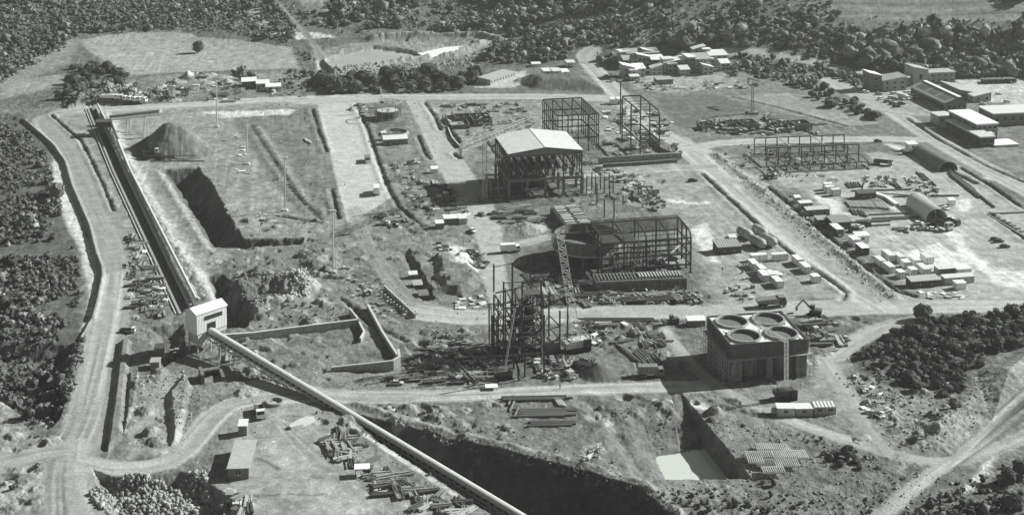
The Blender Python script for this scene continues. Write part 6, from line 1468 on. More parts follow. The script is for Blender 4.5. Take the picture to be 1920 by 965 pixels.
Vh('excavator', 1528, 590, 160, 'dark excavator standing right of the silo block', 'dark', None, 1.1)
Vh('loader', 1262, 606, 200, 'dark loader left of the white-roofed low hut', 'dark', None, .9)
Vh('car', 1299, 340, 10, 'dark car alone on the open plot right of the big frames', 'dark', None, 1.1)
Vh('car', 1866, 450, 12, 'pale car behind another at the far right of the yard', 'grey'); Vh('car', 1872, 454, 5, 'dark car in the middle of three on the right of the yard', 'dark'); Vh('car', 1884, 464, 10, 'dark car nearest of three on the right of the yard', 'dark')
Vh('truck', 1766, 428, -58, 'long pale flatbed lorry in front of the bright arched shed', 'pale', None, 1.35); Vh('car', 1749, 432, -20, 'white car left of the long flatbed lorry', 'white', None, 1.1)
Vh('car', 1722, 421, 5, 'white car beside the left foot of the bright arched shed', 'white', None, 1.1); Vh('car', 1774, 392, -70, 'white car at the right flank of the bright arched shed', 'white'); Vh('truck', 1786, 420, -60, 'dark flatbed with a load right of the arched shed mouth', 'dark')
Vh('car', 1757, 413, 30, 'pale car in the mouth of the bright arched shed', 'pale'); Vh('car', 1780, 412, 0, 'white car just outside the arched shed on its right', 'white')
Vh('truck', 1604, 434, 0, 'white pickup-like truck by the wide ribbed-roof hut', 'white', None, .8); Vh('car', 1611, 427, 5, 'white car behind the small truck by the huts', 'white'); Vh('truck', 1621, 424, 0, 'dark small truck right of the white car by the huts', 'dark', None, .75)
Vh('car', 744, 721, 0, 'pale car on the edge of the lower road near the tall wall end', 'pale'); Vh('car', 733, 713, 10, 'dark car just above the pale one near the tall wall end', 'dark')
Vh('loader', 1087, 688, 30, 'dark wheeled loader in the clutter right of the process tower', 'dark', None, .9); Vh('excavator', 1066, 703, 120, 'digger with raised arm near the dark heap', 'pale', None, .9)
Vh('truck', 283, 298, 5, 'tanker-like truck parked below the ore cone', 'pale', None, 1.1)
Vh('car', 780, 308, 20, 'white car among the clutter above the wide lane ditch', 'white'); Vh('truck', 773, 306, 30, 'small white lorry next to the car above the ditch', 'white', None, .7)
Vh('truck', 240, 622, 0, 'small pale machine on the verge of the haul road', 'white', None, .7)
for k in range(7):
    Vh('tanker_truck' if k < 2 else 'truck', 207 + k * 9.2, 197 - k * .5, 8 if k < 2 else -15, 'white lorry in the nose-to-tail row on the top road at left' if k > 1 else ('leading white tanker of the lorry row on the top road' if k == 0 else 'second white tanker of the lorry row on the top road'), 'white', 'row of parked lorries on the top road', 1.2)
for k in range(6):
    Vh('dump_truck', 1846 + k * 10.4, 155.5 - k * .3, -85, 'dark tipper in the line of parked tippers by the hill foot', 'dark', 'line of parked tippers at the far right', 1.0)
CG = 'cars in the car park before the pale tilted-roof building'
for k, (px, py, t, lb) in enumerate(((1622, 174, 'white', 'white van-sized car at the left end of the car park'), (1648, 178, 'pale', 'pale car in the rear line, left'), (1676, 177, 'white', 'white car in the rear line by the wall'), (1700, 176, 'white', 'white car at the right of the rear line'),
     (1652, 187, 'white', 'white car at the left of the middle line'), (1671, 185, 'white', 'white car in the middle of the car park'), (1683, 188, 'pale', 'pale car in the middle line, second from right'), (1664, 192, 'grey', 'grey car in the third line, left'),
     (1674, 196, 'dark', 'dark car in the third line, middle'), (1690, 196, 'dark', 'dark car in the third line, right'), (1681, 201, 'dark', 'dark car nearest the camera in the car park'), (1715, 183, 'white', 'white car at the far corner of the warehouse'), (1706, 175, 'white', 'white car tucked behind the bus'), (1717, 187, 'grey', 'grey car beside the far corner of the warehouse'))):
    Vh('car', px, py, 5 + (k * 37) % 30, lb, t, CG, 1.15)
Vh('box_truck', 1695, 186, -50, 'white bus-like box truck among the parked cars', 'white', CG, .95)
for k in range(5): Vh('car', 1738 + k * 4.6, 196 + k * 2.5, -60, 'pale car nosed against the side of the panelled warehouse', 'pale', 'cars along the warehouse side', 1.0)
for px, py, lb in ((1872, 178, 'white car in the right yard behind the long white-roofed building'), (1888, 192, 'white car by the kerb of the right yard'), (1842, 197, 'white car beside the farthest shed on the right')): Vh('car', px, py, 20, lb, 'white')
Vh('car', 1646, 267, 0, 'dark car on the road right of the very long low frame', 'dark')
Vh('truck', 1657, 309, -25, 'loaded pale lorry in the yard right of the very long low frame', 'pale', None, 1.2)
Vh('truck', 1445, 335, 5, 'pale lorry in front of the very long low frame', 'white', None, .9)
# ================================================================ TANKS, WATER, PANELS, ROOT
for px, py, L, lb in ((1404, 450, 6.4, 'leftmost pale round-ended vessel lying on the ground'), (1428, 467, 6.6, 'front pale round-ended vessel, between the other two'), (1449, 464, 6.4, 'rightmost pale round-ended vessel beside the road ditch'), (1432, 447, 6.4, 'pale vessel half hidden behind the front ones')):
    v = at(px, py); r = empty('pressure_vessel', (v.x, v.y, zat(v.x, v.y)), GRID + .25, lb, 'vessel', 'pale vessels lying by the container square'); R = 2.0
    b = MB(); n = 20; prof = [(-L / 2 - R * .8, .02), (-L / 2 - R * .6, R * .6), (-L / 2 - R * .25, R * .9), (-L / 2, R), (L / 2, R), (L / 2 + R * .25, R * .9), (L / 2 + R * .6, R * .6), (L / 2 + R * .8, .02)]
    vs_ = [(q * math.cos(2 * math.pi * k / n), y + 3, R + .3 + q * math.sin(2 * math.pi * k / n)) for y, q in prof for k in range(n)]
    b.add(vs_, [(i * n + k, i * n + (k + 1) % n, (i + 1) * n + (k + 1) % n, (i + 1) * n + k) for i in range(len(prof) - 1) for k in range(n)]); b.build('shell', WALLL, r, True)
    bd = MB()
    for y in (-1.5, 1.8):
        for k in range(n): a0, a1 = 2 * math.pi * k / n, 2 * math.pi * (k + 1) / n; bd.bar(((R + .05) * math.cos(a0), y + 3, R + .3 + (R + .05) * math.sin(a0)), ((R + .05) * math.cos(a1), y + 3, R + .3 + (R + .05) * math.sin(a1)), .25, .1)
    bd.build('band', ROOFD, r); MB().tube((0, -.6 - L * 0, R + .3), (0, 3 - L / 2 - R * .8 - .5, R + .3), .4, n=10).build('nozzle', PIPE, r)
    for y in (1.2, 4.8): MB().box(-1.4, 1.4, y - .25, y + .25, -.5, .9).build('saddle', CONC2, r)
v = at(1461, 515); b = MB(); b.lathe([(.01, .5), (1.6, .45), (2.3, .9), (2.4, .9), (1.8, .1), (.01, .1)], 24); o = b.build('steel_dish', WHITE, None, loc=(v.x, v.y, zat(v.x, v.y))); tag(o, 'shallow white steel dish lying in the middle of the container square', 'dish')
WAT = bpy.data.materials.new('pond_water'); WAT.use_nodes = True; q = WAT.node_tree.nodes['Principled BSDF']; q.inputs['Base Color'].default_value = (.56, .58, .55, 1); q.inputs['Roughness'].default_value = .12; q.inputs['Specular IOR Level'].default_value = .5
def water(name, pts, z, label):
    W = [at(a, b, z) for a, b in pts]; o = W[0]; m = MB(); m.add([(p.x - o.x, p.y - o.y, 0) for p in W], [tuple(range(len(W)))]); ob = m.build(name, WAT, None, loc=(o.x, o.y, z)); tag(ob, label, 'water', None, 'structure')
water('pond_water', [(1205, 846), (1345, 832), (1400, 916), (1215, 930)], -6.1, 'pale muddy water standing in the square excavation near the bottom')
def settle(name, pts, z, m, label):
    W = [at(a, b) for a, b in pts]; z = sum(q.z for q in W) / len(W) + z; o = W[0]; mb = MB(); mb.add([(p.x - o.x, p.y - o.y, 0) for p in W], [tuple(range(len(W)))]); tag(mb.build(name, m, None, loc=(o.x, o.y, z)), label, 'pond', None, 'structure')
SED = mat('white_sediment', .78, .7, var=.05, scale=.05); SEDG = mat('grey_sediment', .30, .8, var=.1, scale=.05)
settle('basin_water', [(783, 100), (835, 86), (886, 78), (896, 83), (850, 103), (810, 114)], -1.3, SED, 'dazzling white settling basin beyond the top road')
settle('basin_floor', [(612, 116), (650, 100), (700, 90), (768, 97), (790, 106), (720, 116), (634, 129)], -1.6, SEDG, 'broad grey settling basin left of the white one')
for k, (px, py, w_, l_, lb) in enumerate(((1450, 852, 9, 3.2, 'slatted deck panel at the back of the stack of panels'), (1426, 866, 7.5, 3.0, 'slatted deck panel on the left, second row'), (1485, 867, 9.5, 3.6, 'largest slatted deck panel, on the right'),
        (1443, 880, 7, 2.8, 'dark slatted panel in the middle'), (1478, 881, 6.5, 3.2, 'slatted deck panel below the largest one'), (1452, 894, 6, 2.6, 'slatted deck panel nearest the camera'), (1418, 876, 4.2, 2.4, 'small slatted panel at the left edge of the set'))):
    v = at(px, py); r = empty('slatted_panel', (v.x, v.y, zat(v.x, v.y) + .1), .03 * (k % 3), lb, 'panel', 'slatted panels above the square pond')
    n = int(w_ / .55)
    s = MB()
    for i in range(n + 1): x = -w_ / 2 + w_ * i / n; s.box(x - .1, x + .1, 0, l_ * 1.3, 1.25, 1.45)
    s.build('slats', WHITE2 if k != 3 else WOOD, r)
    f = MB(); f.box(-w_ / 2 - .1, w_ / 2 + .1, -.15, .1, 1.0, 1.24); f.box(-w_ / 2 - .1, w_ / 2 + .1, l_ * 1.3 - .1, l_ * 1.3 + .15, 1.0, 1.24); f.build('edge_beam', PALE, r)
    for sx in (-1, 1):
        for y in (.1, l_ * 1.3 - .1): MB().bar((sx * w_ * .45, y, -.6), (sx * w_ * .45, y, 1.0), .15).build('leg', WOODD, r)
v = at(1108, 858); r = empty('uprooted_tree', (v.x, v.y, zat(v.x, v.y)), 0, 'pale uprooted stump with splayed roots lying on the bare slope', 'stump'); rr = random.Random(5)
m = MB(); m.tube((-1.2, -1.6, .6), (1.4, 2.4, 1.2), .75, .6, 8); m.build('trunk', WHITE2, r)
m = MB()
for k in range(34):
    a = rr.uniform(-1.2, 1.9); s = (1.4, 2.4, 1.2) if k < 22 else (-1.2, -1.6, .7); a = a if k < 22 else a + 3.3; q = rr.uniform(.7, 2.2); e = (s[0] + q * math.cos(a), s[1] + q * math.sin(a) * 1.5, s[2] + rr.uniform(-.8, 1.8)); m.tube(s, e, .28, .1, 6); m.tube(e, (e[0] + rr.uniform(-1, 1), e[1] + rr.uniform(-1, 1.5), max(.1, e[2] - rr.uniform(0, 1))), .12, .05, 5)
m.build('root', WHITE2, r)
v = at(562, 790); b = MB(); b.prism([(-2.4, -2.6), (-1.2, -3.2), (1.2, 0), (2.6, 4), (1.9, 5.6), (-.4, 5), (-1.8, 2)], -.5, .9); o = b.build('concrete_slab', WHITE2, None, loc=(v.x + 0.5, v.y - 3, zat(v.x, v.y)), rz=-.35); tag(o, 'odd-shaped pale concrete slab on the ground left of the inclined gallery', 'slab')
v = at(516, 756); b = MB(); b.lathe([(2.2, -.3), (2.9, -.3), (2.9, .9), (2.2, .9)], 24, closed=True); o = b.build('concrete_ring', CONC, None, loc=(v.x, v.y, zat(v.x, v.y))); tag(o, 'round concrete ring near the parked flatbed truck at lower left', 'ring')
v = at(1120, 702); 
# portal mouth under the transfer house
v = at(402, 712); r = empty('tunnel_portal', (v.x, v.y, -.5), math.radians(20), 'dark tunnel mouth with concrete sides below the transfer house', 'tunnel')
m = MB(); m.box(-4.4, -3.4, -2, 5, -1, 3.6); m.box(2.2, 3.2, -2, 5, -1, 2); m.box(-3.4, 2.2, 3, 5, -1, 2.8); m.build('side_wall', CONCD, r); m = MB(); m.lathe([(2.2, 0), (2.9, 0)], 12); MB().box(-2.6, 1.6, 2.9, 2.99, -.8, 2.2).build('dark_opening_panel', BLACK, r)  # black sheet before the back wall paints the darkness of the mouth
# ================================================================ CLUTTER: pipes, timber, drums, scrap
def pmesh(name, fn, m):
    b = MB(); fn(b); me = bpy.data.meshes.new(name); me.from_pydata(b.v, [], b.f); me.materials.append(m); me.validate(); return me
ME = {}
for q, m in (('d', PIPE), ('l', PIPEL)):
    ME['pipe' + q] = [pmesh('pipe', lambda b: b.tube((-.5, 0, 1), (.5, 0, 1), 1, n=10), m)]
def bundle(b, n, seed, th):
    rr = random.Random(seed)
    for k in range(n): y = rr.uniform(-1, 1); z = rr.uniform(.1, .8); a = rr.uniform(-.08, .08); b.bar((-rr.uniform(2.2, 3), y - a * 3, z), (rr.uniform(2.2, 3), y + a * 3, z), rr.uniform(th * .6, th * 1.4))
ME['timber_stack'] = [pmesh('timber_stack', lambda b, k=k: bundle(b, 14, k, .28), m) for k, m in ((1, WOOD), (2, WOODD), (3, PALE))]
ME['steel_bundle'] = [pmesh('steel_bundle', lambda b, k=k: bundle(b, 8, k, .35), m) for k, m in ((11, STEEL2), (12, PIPE), (13, CONC))]
def junk(b, seed, n=16, s=1.0):
    rr = random.Random(seed)
    for k in range(n):
        x, y, z = rr.gauss(0, .9) * s, rr.gauss(0, .9) * s, abs(rr.gauss(.3, .35)); a = rr.uniform(0, 6.28); q = rr.uniform(.3, 1.5) * s
        b.bar((x, y, z), (x + q * math.cos(a), y + q * math.sin(a), z + rr.uniform(-.3, .7)), rr.uniform(.12, .55) * s, rr.uniform(.08, .4))
ME['scrap_heap'] = [pmesh('scrap_heap', lambda b, k=k: junk(b, k), m) for k, m in ((21, WOODD), (22, STEEL2), (23, PALE), (24, CONC2), (25, WHITE2))]
def cratef(b): b.box(-.8, .8, -.8, .8, 0, 1.2); b.box(-.86, .86, -.86, -.8, .1, .25); b.box(-.86, .86, -.86, -.8, .9, 1.05); b.box(-.86, -.8, -.8, .8, .1, .25); b.box(-.86, -.8, -.8, .8, .9, 1.05)
ME['crate'] = [pmesh('crate', cratef, m) for m in (WOOD, WHITE2, WALLG)]
def drumf(b): b.tube((0, 0, 0), (0, 0, .95), .35, n=12); b.lathe([(.35, .3), (.38, .33), (.35, .36)], 12); b.lathe([(.35, .6), (.38, .63), (.35, .66)], 12)
ME['drum'] = [pmesh('drum', drumf, m) for m in (WALLD, WALLG, PALE)]
def coilf(b): b.lathe([(.5, 0), (1.0, 0), (1.0, .7), (.5, .7)], 16, closed=True)
ME['cable_reel'] = [pmesh('cable_reel', coilf, m) for m in (WOOD, WALLD)]
def platef(b): b.box(-1.4, 1.4, -1.0, 1.0, 0, .2); b.box(-1.2, 1.4, -.9, 1.1, .22, .4); b.box(-1.4, 1.3, -1.1, .9, .42, .6)
ME['sheet_stack'] = [pmesh('sheet_stack', platef, m) for m in (WHITE, WHITE2, CONC)]
def trestlef(b):
    for x in (-2, 0, 2): b.bar((x, -.8, 0), (x, 0, 1.3), .14); b.bar((x, .8, 0), (x, 0, 1.3), .14)
    b.bar((-2.6, 0, 1.35), (2.6, 0, 1.35), .2)
ME['trestle'] = [pmesh('trestle', trestlef, m) for m in (WOOD, PALE)]
def item(kind, x, y, rz, label, group, s=1.0, z=None):
    o = bpy.data.objects.new(kind, random.choice(ME[kind])); COL.objects.link(o); o.location = (x, y, zat(x, y) - .05 if z is None else z); o.rotation_euler = (0, 0, rz); o.scale = (s * random.uniform(.8, 1.25), s * random.uniform(.8, 1.2), s * random.uniform(.8, 1.2))
    return tag(o, label, kind.replace('_', ' '), group)
NICE = {'timber_stack': 'loose stack of timber', 'steel_bundle': 'bundle of long steel sections', 'scrap_heap': 'small jumbled heap of scrap', 'crate': 'boxy crate', 'drum': 'upright drum', 'cable_reel': 'round cable reel', 'sheet_stack': 'pale stack of sheets', 'trestle': 'trestle frame'}
CNT = {}
PLUR = {'timber_stack': 'loose stacks of timber', 'steel_bundle': 'bundles of long steel sections', 'scrap_heap': 'small jumbled heaps of scrap', 'crate': 'boxy crates', 'drum': 'upright drums', 'cable_reel': 'round cable reels', 'sheet_stack': 'pale stacks of sheets', 'trestle': 'trestle frames'}
def zone(pts, n, kinds, where, seed, s=1.0, ang=None):
    W = P(pts); rr = random.Random(seed); k = 0; x0, y0 = W.min(0); x1, y1 = W.max(0); t = 0
    while k < n and t < 6000:
        kinds = [q for q in kinds if CNT.get(q, 0) < 290] or ['crate']
        t += 1; x, y = rr.uniform(x0, x1), rr.uniform(y0, y1)
        if not inpoly(W, np.array([x]), np.array([y]))[0]: continue
        kd = rr.choice(kinds); CNT[kd] = CNT.get(kd, 0) + 1; a = (rr.choice((GRID, GRID + 1.57)) + rr.uniform(-.15, .15)) if ang is None else ang + rr.uniform(-.2, .2)
        item(kd, x, y, a if rr.random() < .75 else rr.uniform(0, 3.1), NICE[kd] + ' ' + where, PLUR[kd] + ' ' + where, s * rr.uniform(.7, 1.15)); k += 1
ALL = ['timber_stack', 'steel_bundle', 'scrap_heap', 'scrap_heap', 'crate', 'drum', 'cable_reel', 'sheet_stack', 'scrap_heap']
zone([(243, 442), (262, 445), (300, 520), (312, 560), (305, 600), (245, 600), (240, 530)], 80, ['scrap_heap', 'steel_bundle', 'scrap_heap', 'timber_stack', 'sheet_stack'], 'in the dump between haul road and trench', 1, 1.0)
zone([(770, 345), (800, 335), (860, 360), (880, 400), (870, 412), (800, 405)], 34, ['timber_stack', 'scrap_heap', 'sheet_stack', 'timber_stack'], 'left of the shaded road', 2, 1.0)
zone([(730, 300), (780, 325), (800, 400), (770, 390), (735, 340)], 26, ALL, 'on the strip above the big ditch', 3, .9)
zone([(1110, 315), (1180, 320), (1240, 375), (1200, 385), (1150, 350)], 44, ['timber_stack', 'sheet_stack', 'scrap_heap', 'crate'], 'right of the roofed building', 4, 1.0)
zone([(1165, 330), (1235, 362), (1230, 378), (1190, 372)], 30, ['scrap_heap', 'timber_stack'], 'in the bright pile beyond the shed frame', 5, 1.0)
zone([(1200, 382), (1245, 378), (1255, 396), (1210, 400)], 16, ['scrap_heap', 'crate'], 'above the right end of the shed frame', 6, .9)
zone([(920, 392), (1000, 385), (1025, 405), (1000, 425), (940, 425)], 24, ['timber_stack', 'steel_bundle', 'timber_stack'], 'in front of the roofed building', 7, 1.3, GRID)
zone([(1010, 545), (1060, 520), (1120, 555), (1300, 545), (1330, 565), (1020, 575)], 60, ['steel_bundle', 'scrap_heap', 'timber_stack', 'steel_bundle'], 'along the front of the dark platform', 8, 1.1)
zone([(1020, 505), (1060, 520), (1110, 545), (1040, 560), (990, 535)], 34, ['steel_bundle', 'scrap_heap', 'timber_stack'], 'below the round tank', 9, 1.0)
zone([(750, 672), (800, 650), (920, 660), (930, 715), (800, 722), (752, 712)], 80, ['steel_bundle', 'steel_bundle', 'trestle', 'timber_stack'], 'left of the open process tower', 10, .8, GRID)
zone([(820, 620), (870, 625), (880, 650), (800, 648)], 20, ['timber_stack', 'scrap_heap', 'steel_bundle'], 'by the dark heap above the steel racks', 11, 1.0, GRID)
zone([(1000, 680), (1065, 665), (1110, 690), (1100, 715), (1010, 712)], 44, ['scrap_heap', 'steel_bundle', 'crate', 'scrap_heap'], 'at the foot of the process tower', 12, 1.0)
zone([(1070, 612), (1200, 605), (1215, 630), (1150, 650), (1090, 640)], 30, ['scrap_heap', 'steel_bundle', 'sheet_stack', 'timber_stack'], 'around the lattice boom crane', 13, 1.0)
zone([(1500, 600), (1560, 600), (1590, 640), (1560, 660), (1530, 640)], 46, ['scrap_heap', 'timber_stack', 'steel_bundle', 'crate'], 'right of the silo block', 14, 1.1)
zone([(1600, 700), (1650, 735), (1680, 775), (1640, 790), (1612, 760)], 30, ['scrap_heap', 'sheet_stack', 'crate'], 'on the slope below the grove', 15, .8)
zone([(1290, 160), (1400, 150), (1440, 165), (1300, 170)], 20, ['scrap_heap', 'crate', 'sheet_stack'], 'in front of the housing blocks', 16, 1.2)
zone([(1190, 155), (1260, 152), (1290, 165), (1220, 172)], 26, ['scrap_heap', 'sheet_stack', 'crate'], 'left of the pale-roofed hut by the housing', 17, 1.2)
zone([(1125, 140), (1165, 142), (1180, 152), (1140, 155)], 18, ['sheet_stack', 'scrap_heap'], 'beside the hillside road bend', 18, 1.2)
zone([(1310, 225), (1360, 222), (1540, 222), (1545, 255), (1320, 252)], 60, ['scrap_heap', 'sheet_stack', 'crate', 'timber_stack'], 'round the far tower crane', 19, 1.3)
zone([(320, 150), (450, 145), (450, 195), (300, 190)], 60, ['scrap_heap', 'sheet_stack', 'scrap_heap', 'timber_stack'], 'by the heaps behind the top road', 20, 1.3)
zone([(500, 170), (590, 178), (560, 182), (500, 178)], 14, ['scrap_heap', 'crate'], 'in front of the three white huts', 21, 1.1)
zone([(805, 195), (990, 195), (1000, 240), (950, 245), (880, 225)], 44, ['scrap_heap', 'timber_stack', 'steel_bundle', 'crate'], 'on the plots left of the close-set frame', 22, 1.1)
zone([(1000, 245), (1120, 300), (1110, 312), (1000, 260)], 10, ['scrap_heap'], 'behind the roofed building', 23, 1.0)
zone([(1125, 200), (1260, 215), (1280, 290), (1140, 295)], 70, ['scrap_heap', 'sheet_stack', 'steel_bundle', 'crate'], 'between the two rear frames', 24, 1.2)
zone([(1480, 365), (1530, 395), (1640, 480), (1600, 470), (1500, 400)], 30, ['scrap_heap', 'crate', 'drum'], 'behind the hut row along the ditch', 25, .8)
zone([(1600, 335), (1660, 330), (1700, 345), (1620, 352)], 26, ['scrap_heap', 'drum', 'crate'], 'in the upper part of the pipe yard', 26, 1.0)
zone([(1690, 335), (1720, 332), (1760, 350), (1768, 370), (1730, 372)], 60, ['drum', 'scrap_heap', 'drum', 'crate'], 'in the dense heap behind the bright arched shed', 27, 1.1)
zone([(1680, 430), (1745, 420), (1735, 432), (1690, 436)], 12, ['timber_stack', 'scrap_heap'], 'left of the arched shed mouth', 28, .9)
zone([(1720, 548), (1790, 550), (1840, 560), (1740, 560)], 18, ['scrap_heap', 'sheet_stack'], 'below the long pale hut', 29, .8)
zone([(605, 815), (640, 808), (700, 855), (690, 880), (625, 865)], 46, ['scrap_heap', 'steel_bundle', 'timber_stack', 'scrap_heap'], 'in the scrap rows left of the lower gallery', 30, 1.0)
zone([(690, 890), (760, 885), (790, 935), (720, 940)], 34, ['scrap_heap', 'steel_bundle', 'timber_stack'], 'below the open shelter at the bottom', 31, 1.0)
zone([(770, 920), (860, 930), (880, 965), (780, 965)], 24, ['timber_stack', 'scrap_heap'], 'at the bottom edge left of the gallery', 32, 1.0)
zone([(410, 920), (470, 925), (480, 965), (420, 965)], 26, ['timber_stack', 'scrap_heap', 'sheet_stack'], 'beside the boulder heap at the bottom', 33, 1.0)
zone([(420, 640), (500, 640), (480, 690), (430, 690)], 20, ['scrap_heap', 'timber_stack', 'crate'], 'under the head of the inclined gallery', 34, .9)
zone([(300, 640), (345, 640), (350, 665), (310, 670)], 12, ['drum', 'crate', 'scrap_heap'], 'in the shade beneath the transfer house', 35, .9)
zone([(1370, 500), (1400, 495), (1395, 515), (1372, 512)], 10, ['scrap_heap', 'drum'], 'left of the container square', 36, .7)
zone([(1360, 545), (1400, 520), (1430, 560), (1370, 565)], 16, ['scrap_heap', 'timber_stack'], 'on the rough ground below the container square', 37, .8)
zone([(700, 400), (760, 395), (770, 420), (720, 430)], 18, ['steel_bundle', 'scrap_heap', 'crate'], 'in the fork below the wide lane', 38, .9)
zone([(410, 250), (450, 255), (480, 330), (440, 320)], 12, ['scrap_heap', 'sheet_stack'], 'between the second and third lighting masts', 39, .8)
zone([(650, 200), (700, 195), (705, 240), (685, 235)], 20, ['scrap_heap', 'sheet_stack', 'crate'], 'left of the scaffolded tank', 40, 1.0)
zone([(875, 465), (900, 470), (915, 505), (890, 510)], 22, ['steel_bundle', 'crate', 'scrap_heap'], 'on the verge of the road left of the round tank', 41, 1.0)
zone([(820, 455), (850, 455), (845, 470), (825, 470)], 10, ['crate', 'scrap_heap'], 'at the top of the pale mound', 42, .8)
zone([(860, 560), (905, 555), (910, 580), (850, 578)], 18, ['scrap_heap', 'sheet_stack'], 'at the corner of the two roads above the process tower', 43, .9)
zone([(640, 500), (690, 520), (770, 600), (720, 600), (660, 560)], 40, ['scrap_heap', 'crate', 'timber_stack'], 'along the path of stub columns', 44, .7)
zone([(480, 400), (530, 395), (520, 420), (480, 420)], 10, ['scrap_heap', 'sheet_stack'], 'at the foot of the third lighting mast', 45, .7)
zone([(1190, 625), (1260, 630), (1250, 650), (1195, 650)], 12, ['steel_bundle', 'scrap_heap'], 'above the pipe rack left of the silo block', 46, .9)
# pipes laid out one by one
def pipes(pts, n, L, R, where, ang, tone='d', jit=.4, layer=0):
    a, b = at(*pts[0]), at(*pts[1]); name = 'steel_pipe'
    for k in range(n):
        f = k / max(1, n - 1); x, y = a.x + (b.x - a.x) * f, a.y + (b.y - a.y) * f
        o = bpy.data.objects.new(name, ME['pipe' + tone][0]); COL.objects.link(o); x += random.uniform(-jit, jit)
        o.location = (x, y, zat(x, y) + layer); o.rotation_euler = (0, 0, ang + random.uniform(-.02, .02)); o.scale = (L * random.uniform(.9, 1.05), R, R)
        tag(o, ('pale' if tone == 'l' else 'dark') + ' pipe ' + where, 'pipe', 'pipes ' + where)
A2 = GRID + math.pi / 2
pipes([(1590, 384), (1636, 386)], 11, 8.5, .42, 'in the striped rack left of the arched shed', A2 - .17, 'l', .1)
pipes([(1643, 386), (1662, 388)], 5, 8.5, .42, 'right of the striped rack', A2 - .17, 'l', .1)
pipes([(1600, 398), (1622, 402)], 5, 8, .4, 'nearer the huts than the striped rack', A2 - .17)
pipes([(1590, 349), (1612, 347)], 6, 8, .4, 'beside the three white boxes', A2 - .17)
pipes([(1640, 346), (1658, 348)], 5, 8, .4, 'inside the pale curved track', A2 - .17, 'l')
pipes([(1668, 340), (1682, 348)], 4, 14, .45, 'in the long group above the arched shed', A2 - .17)
pipes([(1620, 417), (1690, 409)], 3, 26, .4, 'in the long low line toward the arched shed', GRID - .06, 'd', 1)
pipes([(1640, 424), (1660, 402)], 3, 20, .35, 'on skids left of the arched shed', GRID - .05, 'd', 3)
pipes([(1800, 338), (1812, 352)], 8, 34, .5, 'in the very long bundle right of the dark ribbed shed', A2 - .12)
pipes([(1836, 366), (1850, 378)], 5, 20, .4, 'in the second long bundle right of the yard', A2 - .15)
pipes([(1730, 334), (1742, 338)], 3, 20, .4, 'in front of the heap behind the arched shed', A2 - .17)
pipes([(1655, 358), (1740, 369)], 2, 30, .4, 'in the two long lines behind the arched shed', GRID - .12, 'd', 1)
pipes([(1000, 746), (1008, 752)], 3, 21, .42, 'in the back row of long tubes below the lower road', .03, 'd', 2)
pipes([(1008, 768), (1020, 782)], 8, 17, .42, 'in the main stack of long tubes below the lower road', .04, 'd', 3)
pipes([(1030, 793), (1035, 799)], 3, 14, .42, 'in the nearest row of long tubes below the lower road', .03, 'd', 1)
pipes([(955, 752), (962, 775)], 3, 7, .4, 'lying apart left of the long tubes', A2 - .4, 'd', 1)
pipes([(1043, 755), (1055, 757)], 4, 6, .35, 'standing out pale right of the long tubes', A2 + .1, 'l', .1)
pipes([(1196, 672), (1216, 664)], 5, 9, .55, 'in the left rack beside the grey-backed truck', A2 + .15)
pipes([(1203, 690), (1236, 676)], 7, 7, .5, 'in the right rack beside the grey-backed truck', A2 + .1)
pipes([(1172, 660), (1185, 668)], 4, 14, .45, 'leaning line left of the pipe rack', A2 + .2)
pipes([(858, 695), (872, 700)], 3, 16, .55, 'heavy and dark left of the process tower', A2 + .2)
pipes([(885, 668), (893, 674)], 2, 18, .5, 'running down toward the small crane', A2 + .35)
pipes([(1150, 600), (1160, 606)], 3, 26, .35, 'along the verge right of the lattice boom crane', .0, 'd', 2)
pipes([(320, 300), (330, 303)], 2, 26, .25, 'on the ground below the ore cone', 0.02, 'd', 1)
pipes([(572, 263), (582, 268)], 5, 5, .4, 'in the short striped rack near the wide lane', A2, 'l', .1)
pipes([(1078, 348), (1052, 332)], 6, 7, .6, 'lying pale beneath the raised concrete floor', GRID, 'l', .2)
pipes([(1180, 560), (1240, 568)], 4, 30, .35, 'long and thin in front of the dark platform', GRID - .1, 'd', 2)
pipes([(1100, 545), (1110, 560)], 5, 22, .35, 'long and thin left of the dark platform', GRID - .05, 'd', 3)
# sleepers and stubs
a, b = at(541, 346), at(576, 384)
for k in range(12):
    p = a + (b - a) * k / 11; o = MB().box(-1.3, 1.3, -.35, .35, 0, .5).build('sleeper', WOODD, None, loc=(p.x, p.y, zat(p.x, p.y)), rz=GRID); tag(o, 'dark sleeper in the row beside the third lighting mast', 'sleeper', 'row of dark sleepers')
a, b = at(706, 546), at(762, 590)
for k in range(11):
    for j in (0, 1):
        p = a + (b - a) * k / 10 + ER * (j * 3.2); r = empty('stub_column', (p.x, p.y, zat(p.x, p.y)), GRID, 'pale stub column on a low footing in the double row by the curved road', 'column', 'double row of stub columns')
        MB().box(-.3, .3, -.3, .3, .3, 1.5).build('shaft', WHITE2, r); MB().box(-1.2, 1.2, -.35, .35, -.4, .3).build('footing', CONC, r)
for px, py, L in ((1855, 403, 0),):
    basewall('low_kerb', [(1851, 402), (1925, 399)], .6, .5, 'dark kerb line across the far right of the yard', CONCD, cap=False); basewall('low_kerb', [(1851, 403), (1925, 447)], .6, .5, 'kerb line slanting down to the right edge of the yard', CONC, cap=False)
for k in range(6):
    v = at(1872 + k * 9, 408 + k * 5.4); o = MB().box(-1.2, 1.2, -.9, .9, -.3, .35).build('footing_pad', CONCD, None, loc=(v.x, v.y, zat(v.x, v.y)), rz=GRID); tag(o, 'dark footing pad in the slanting row at the far right', 'footing', 'row of footing pads')
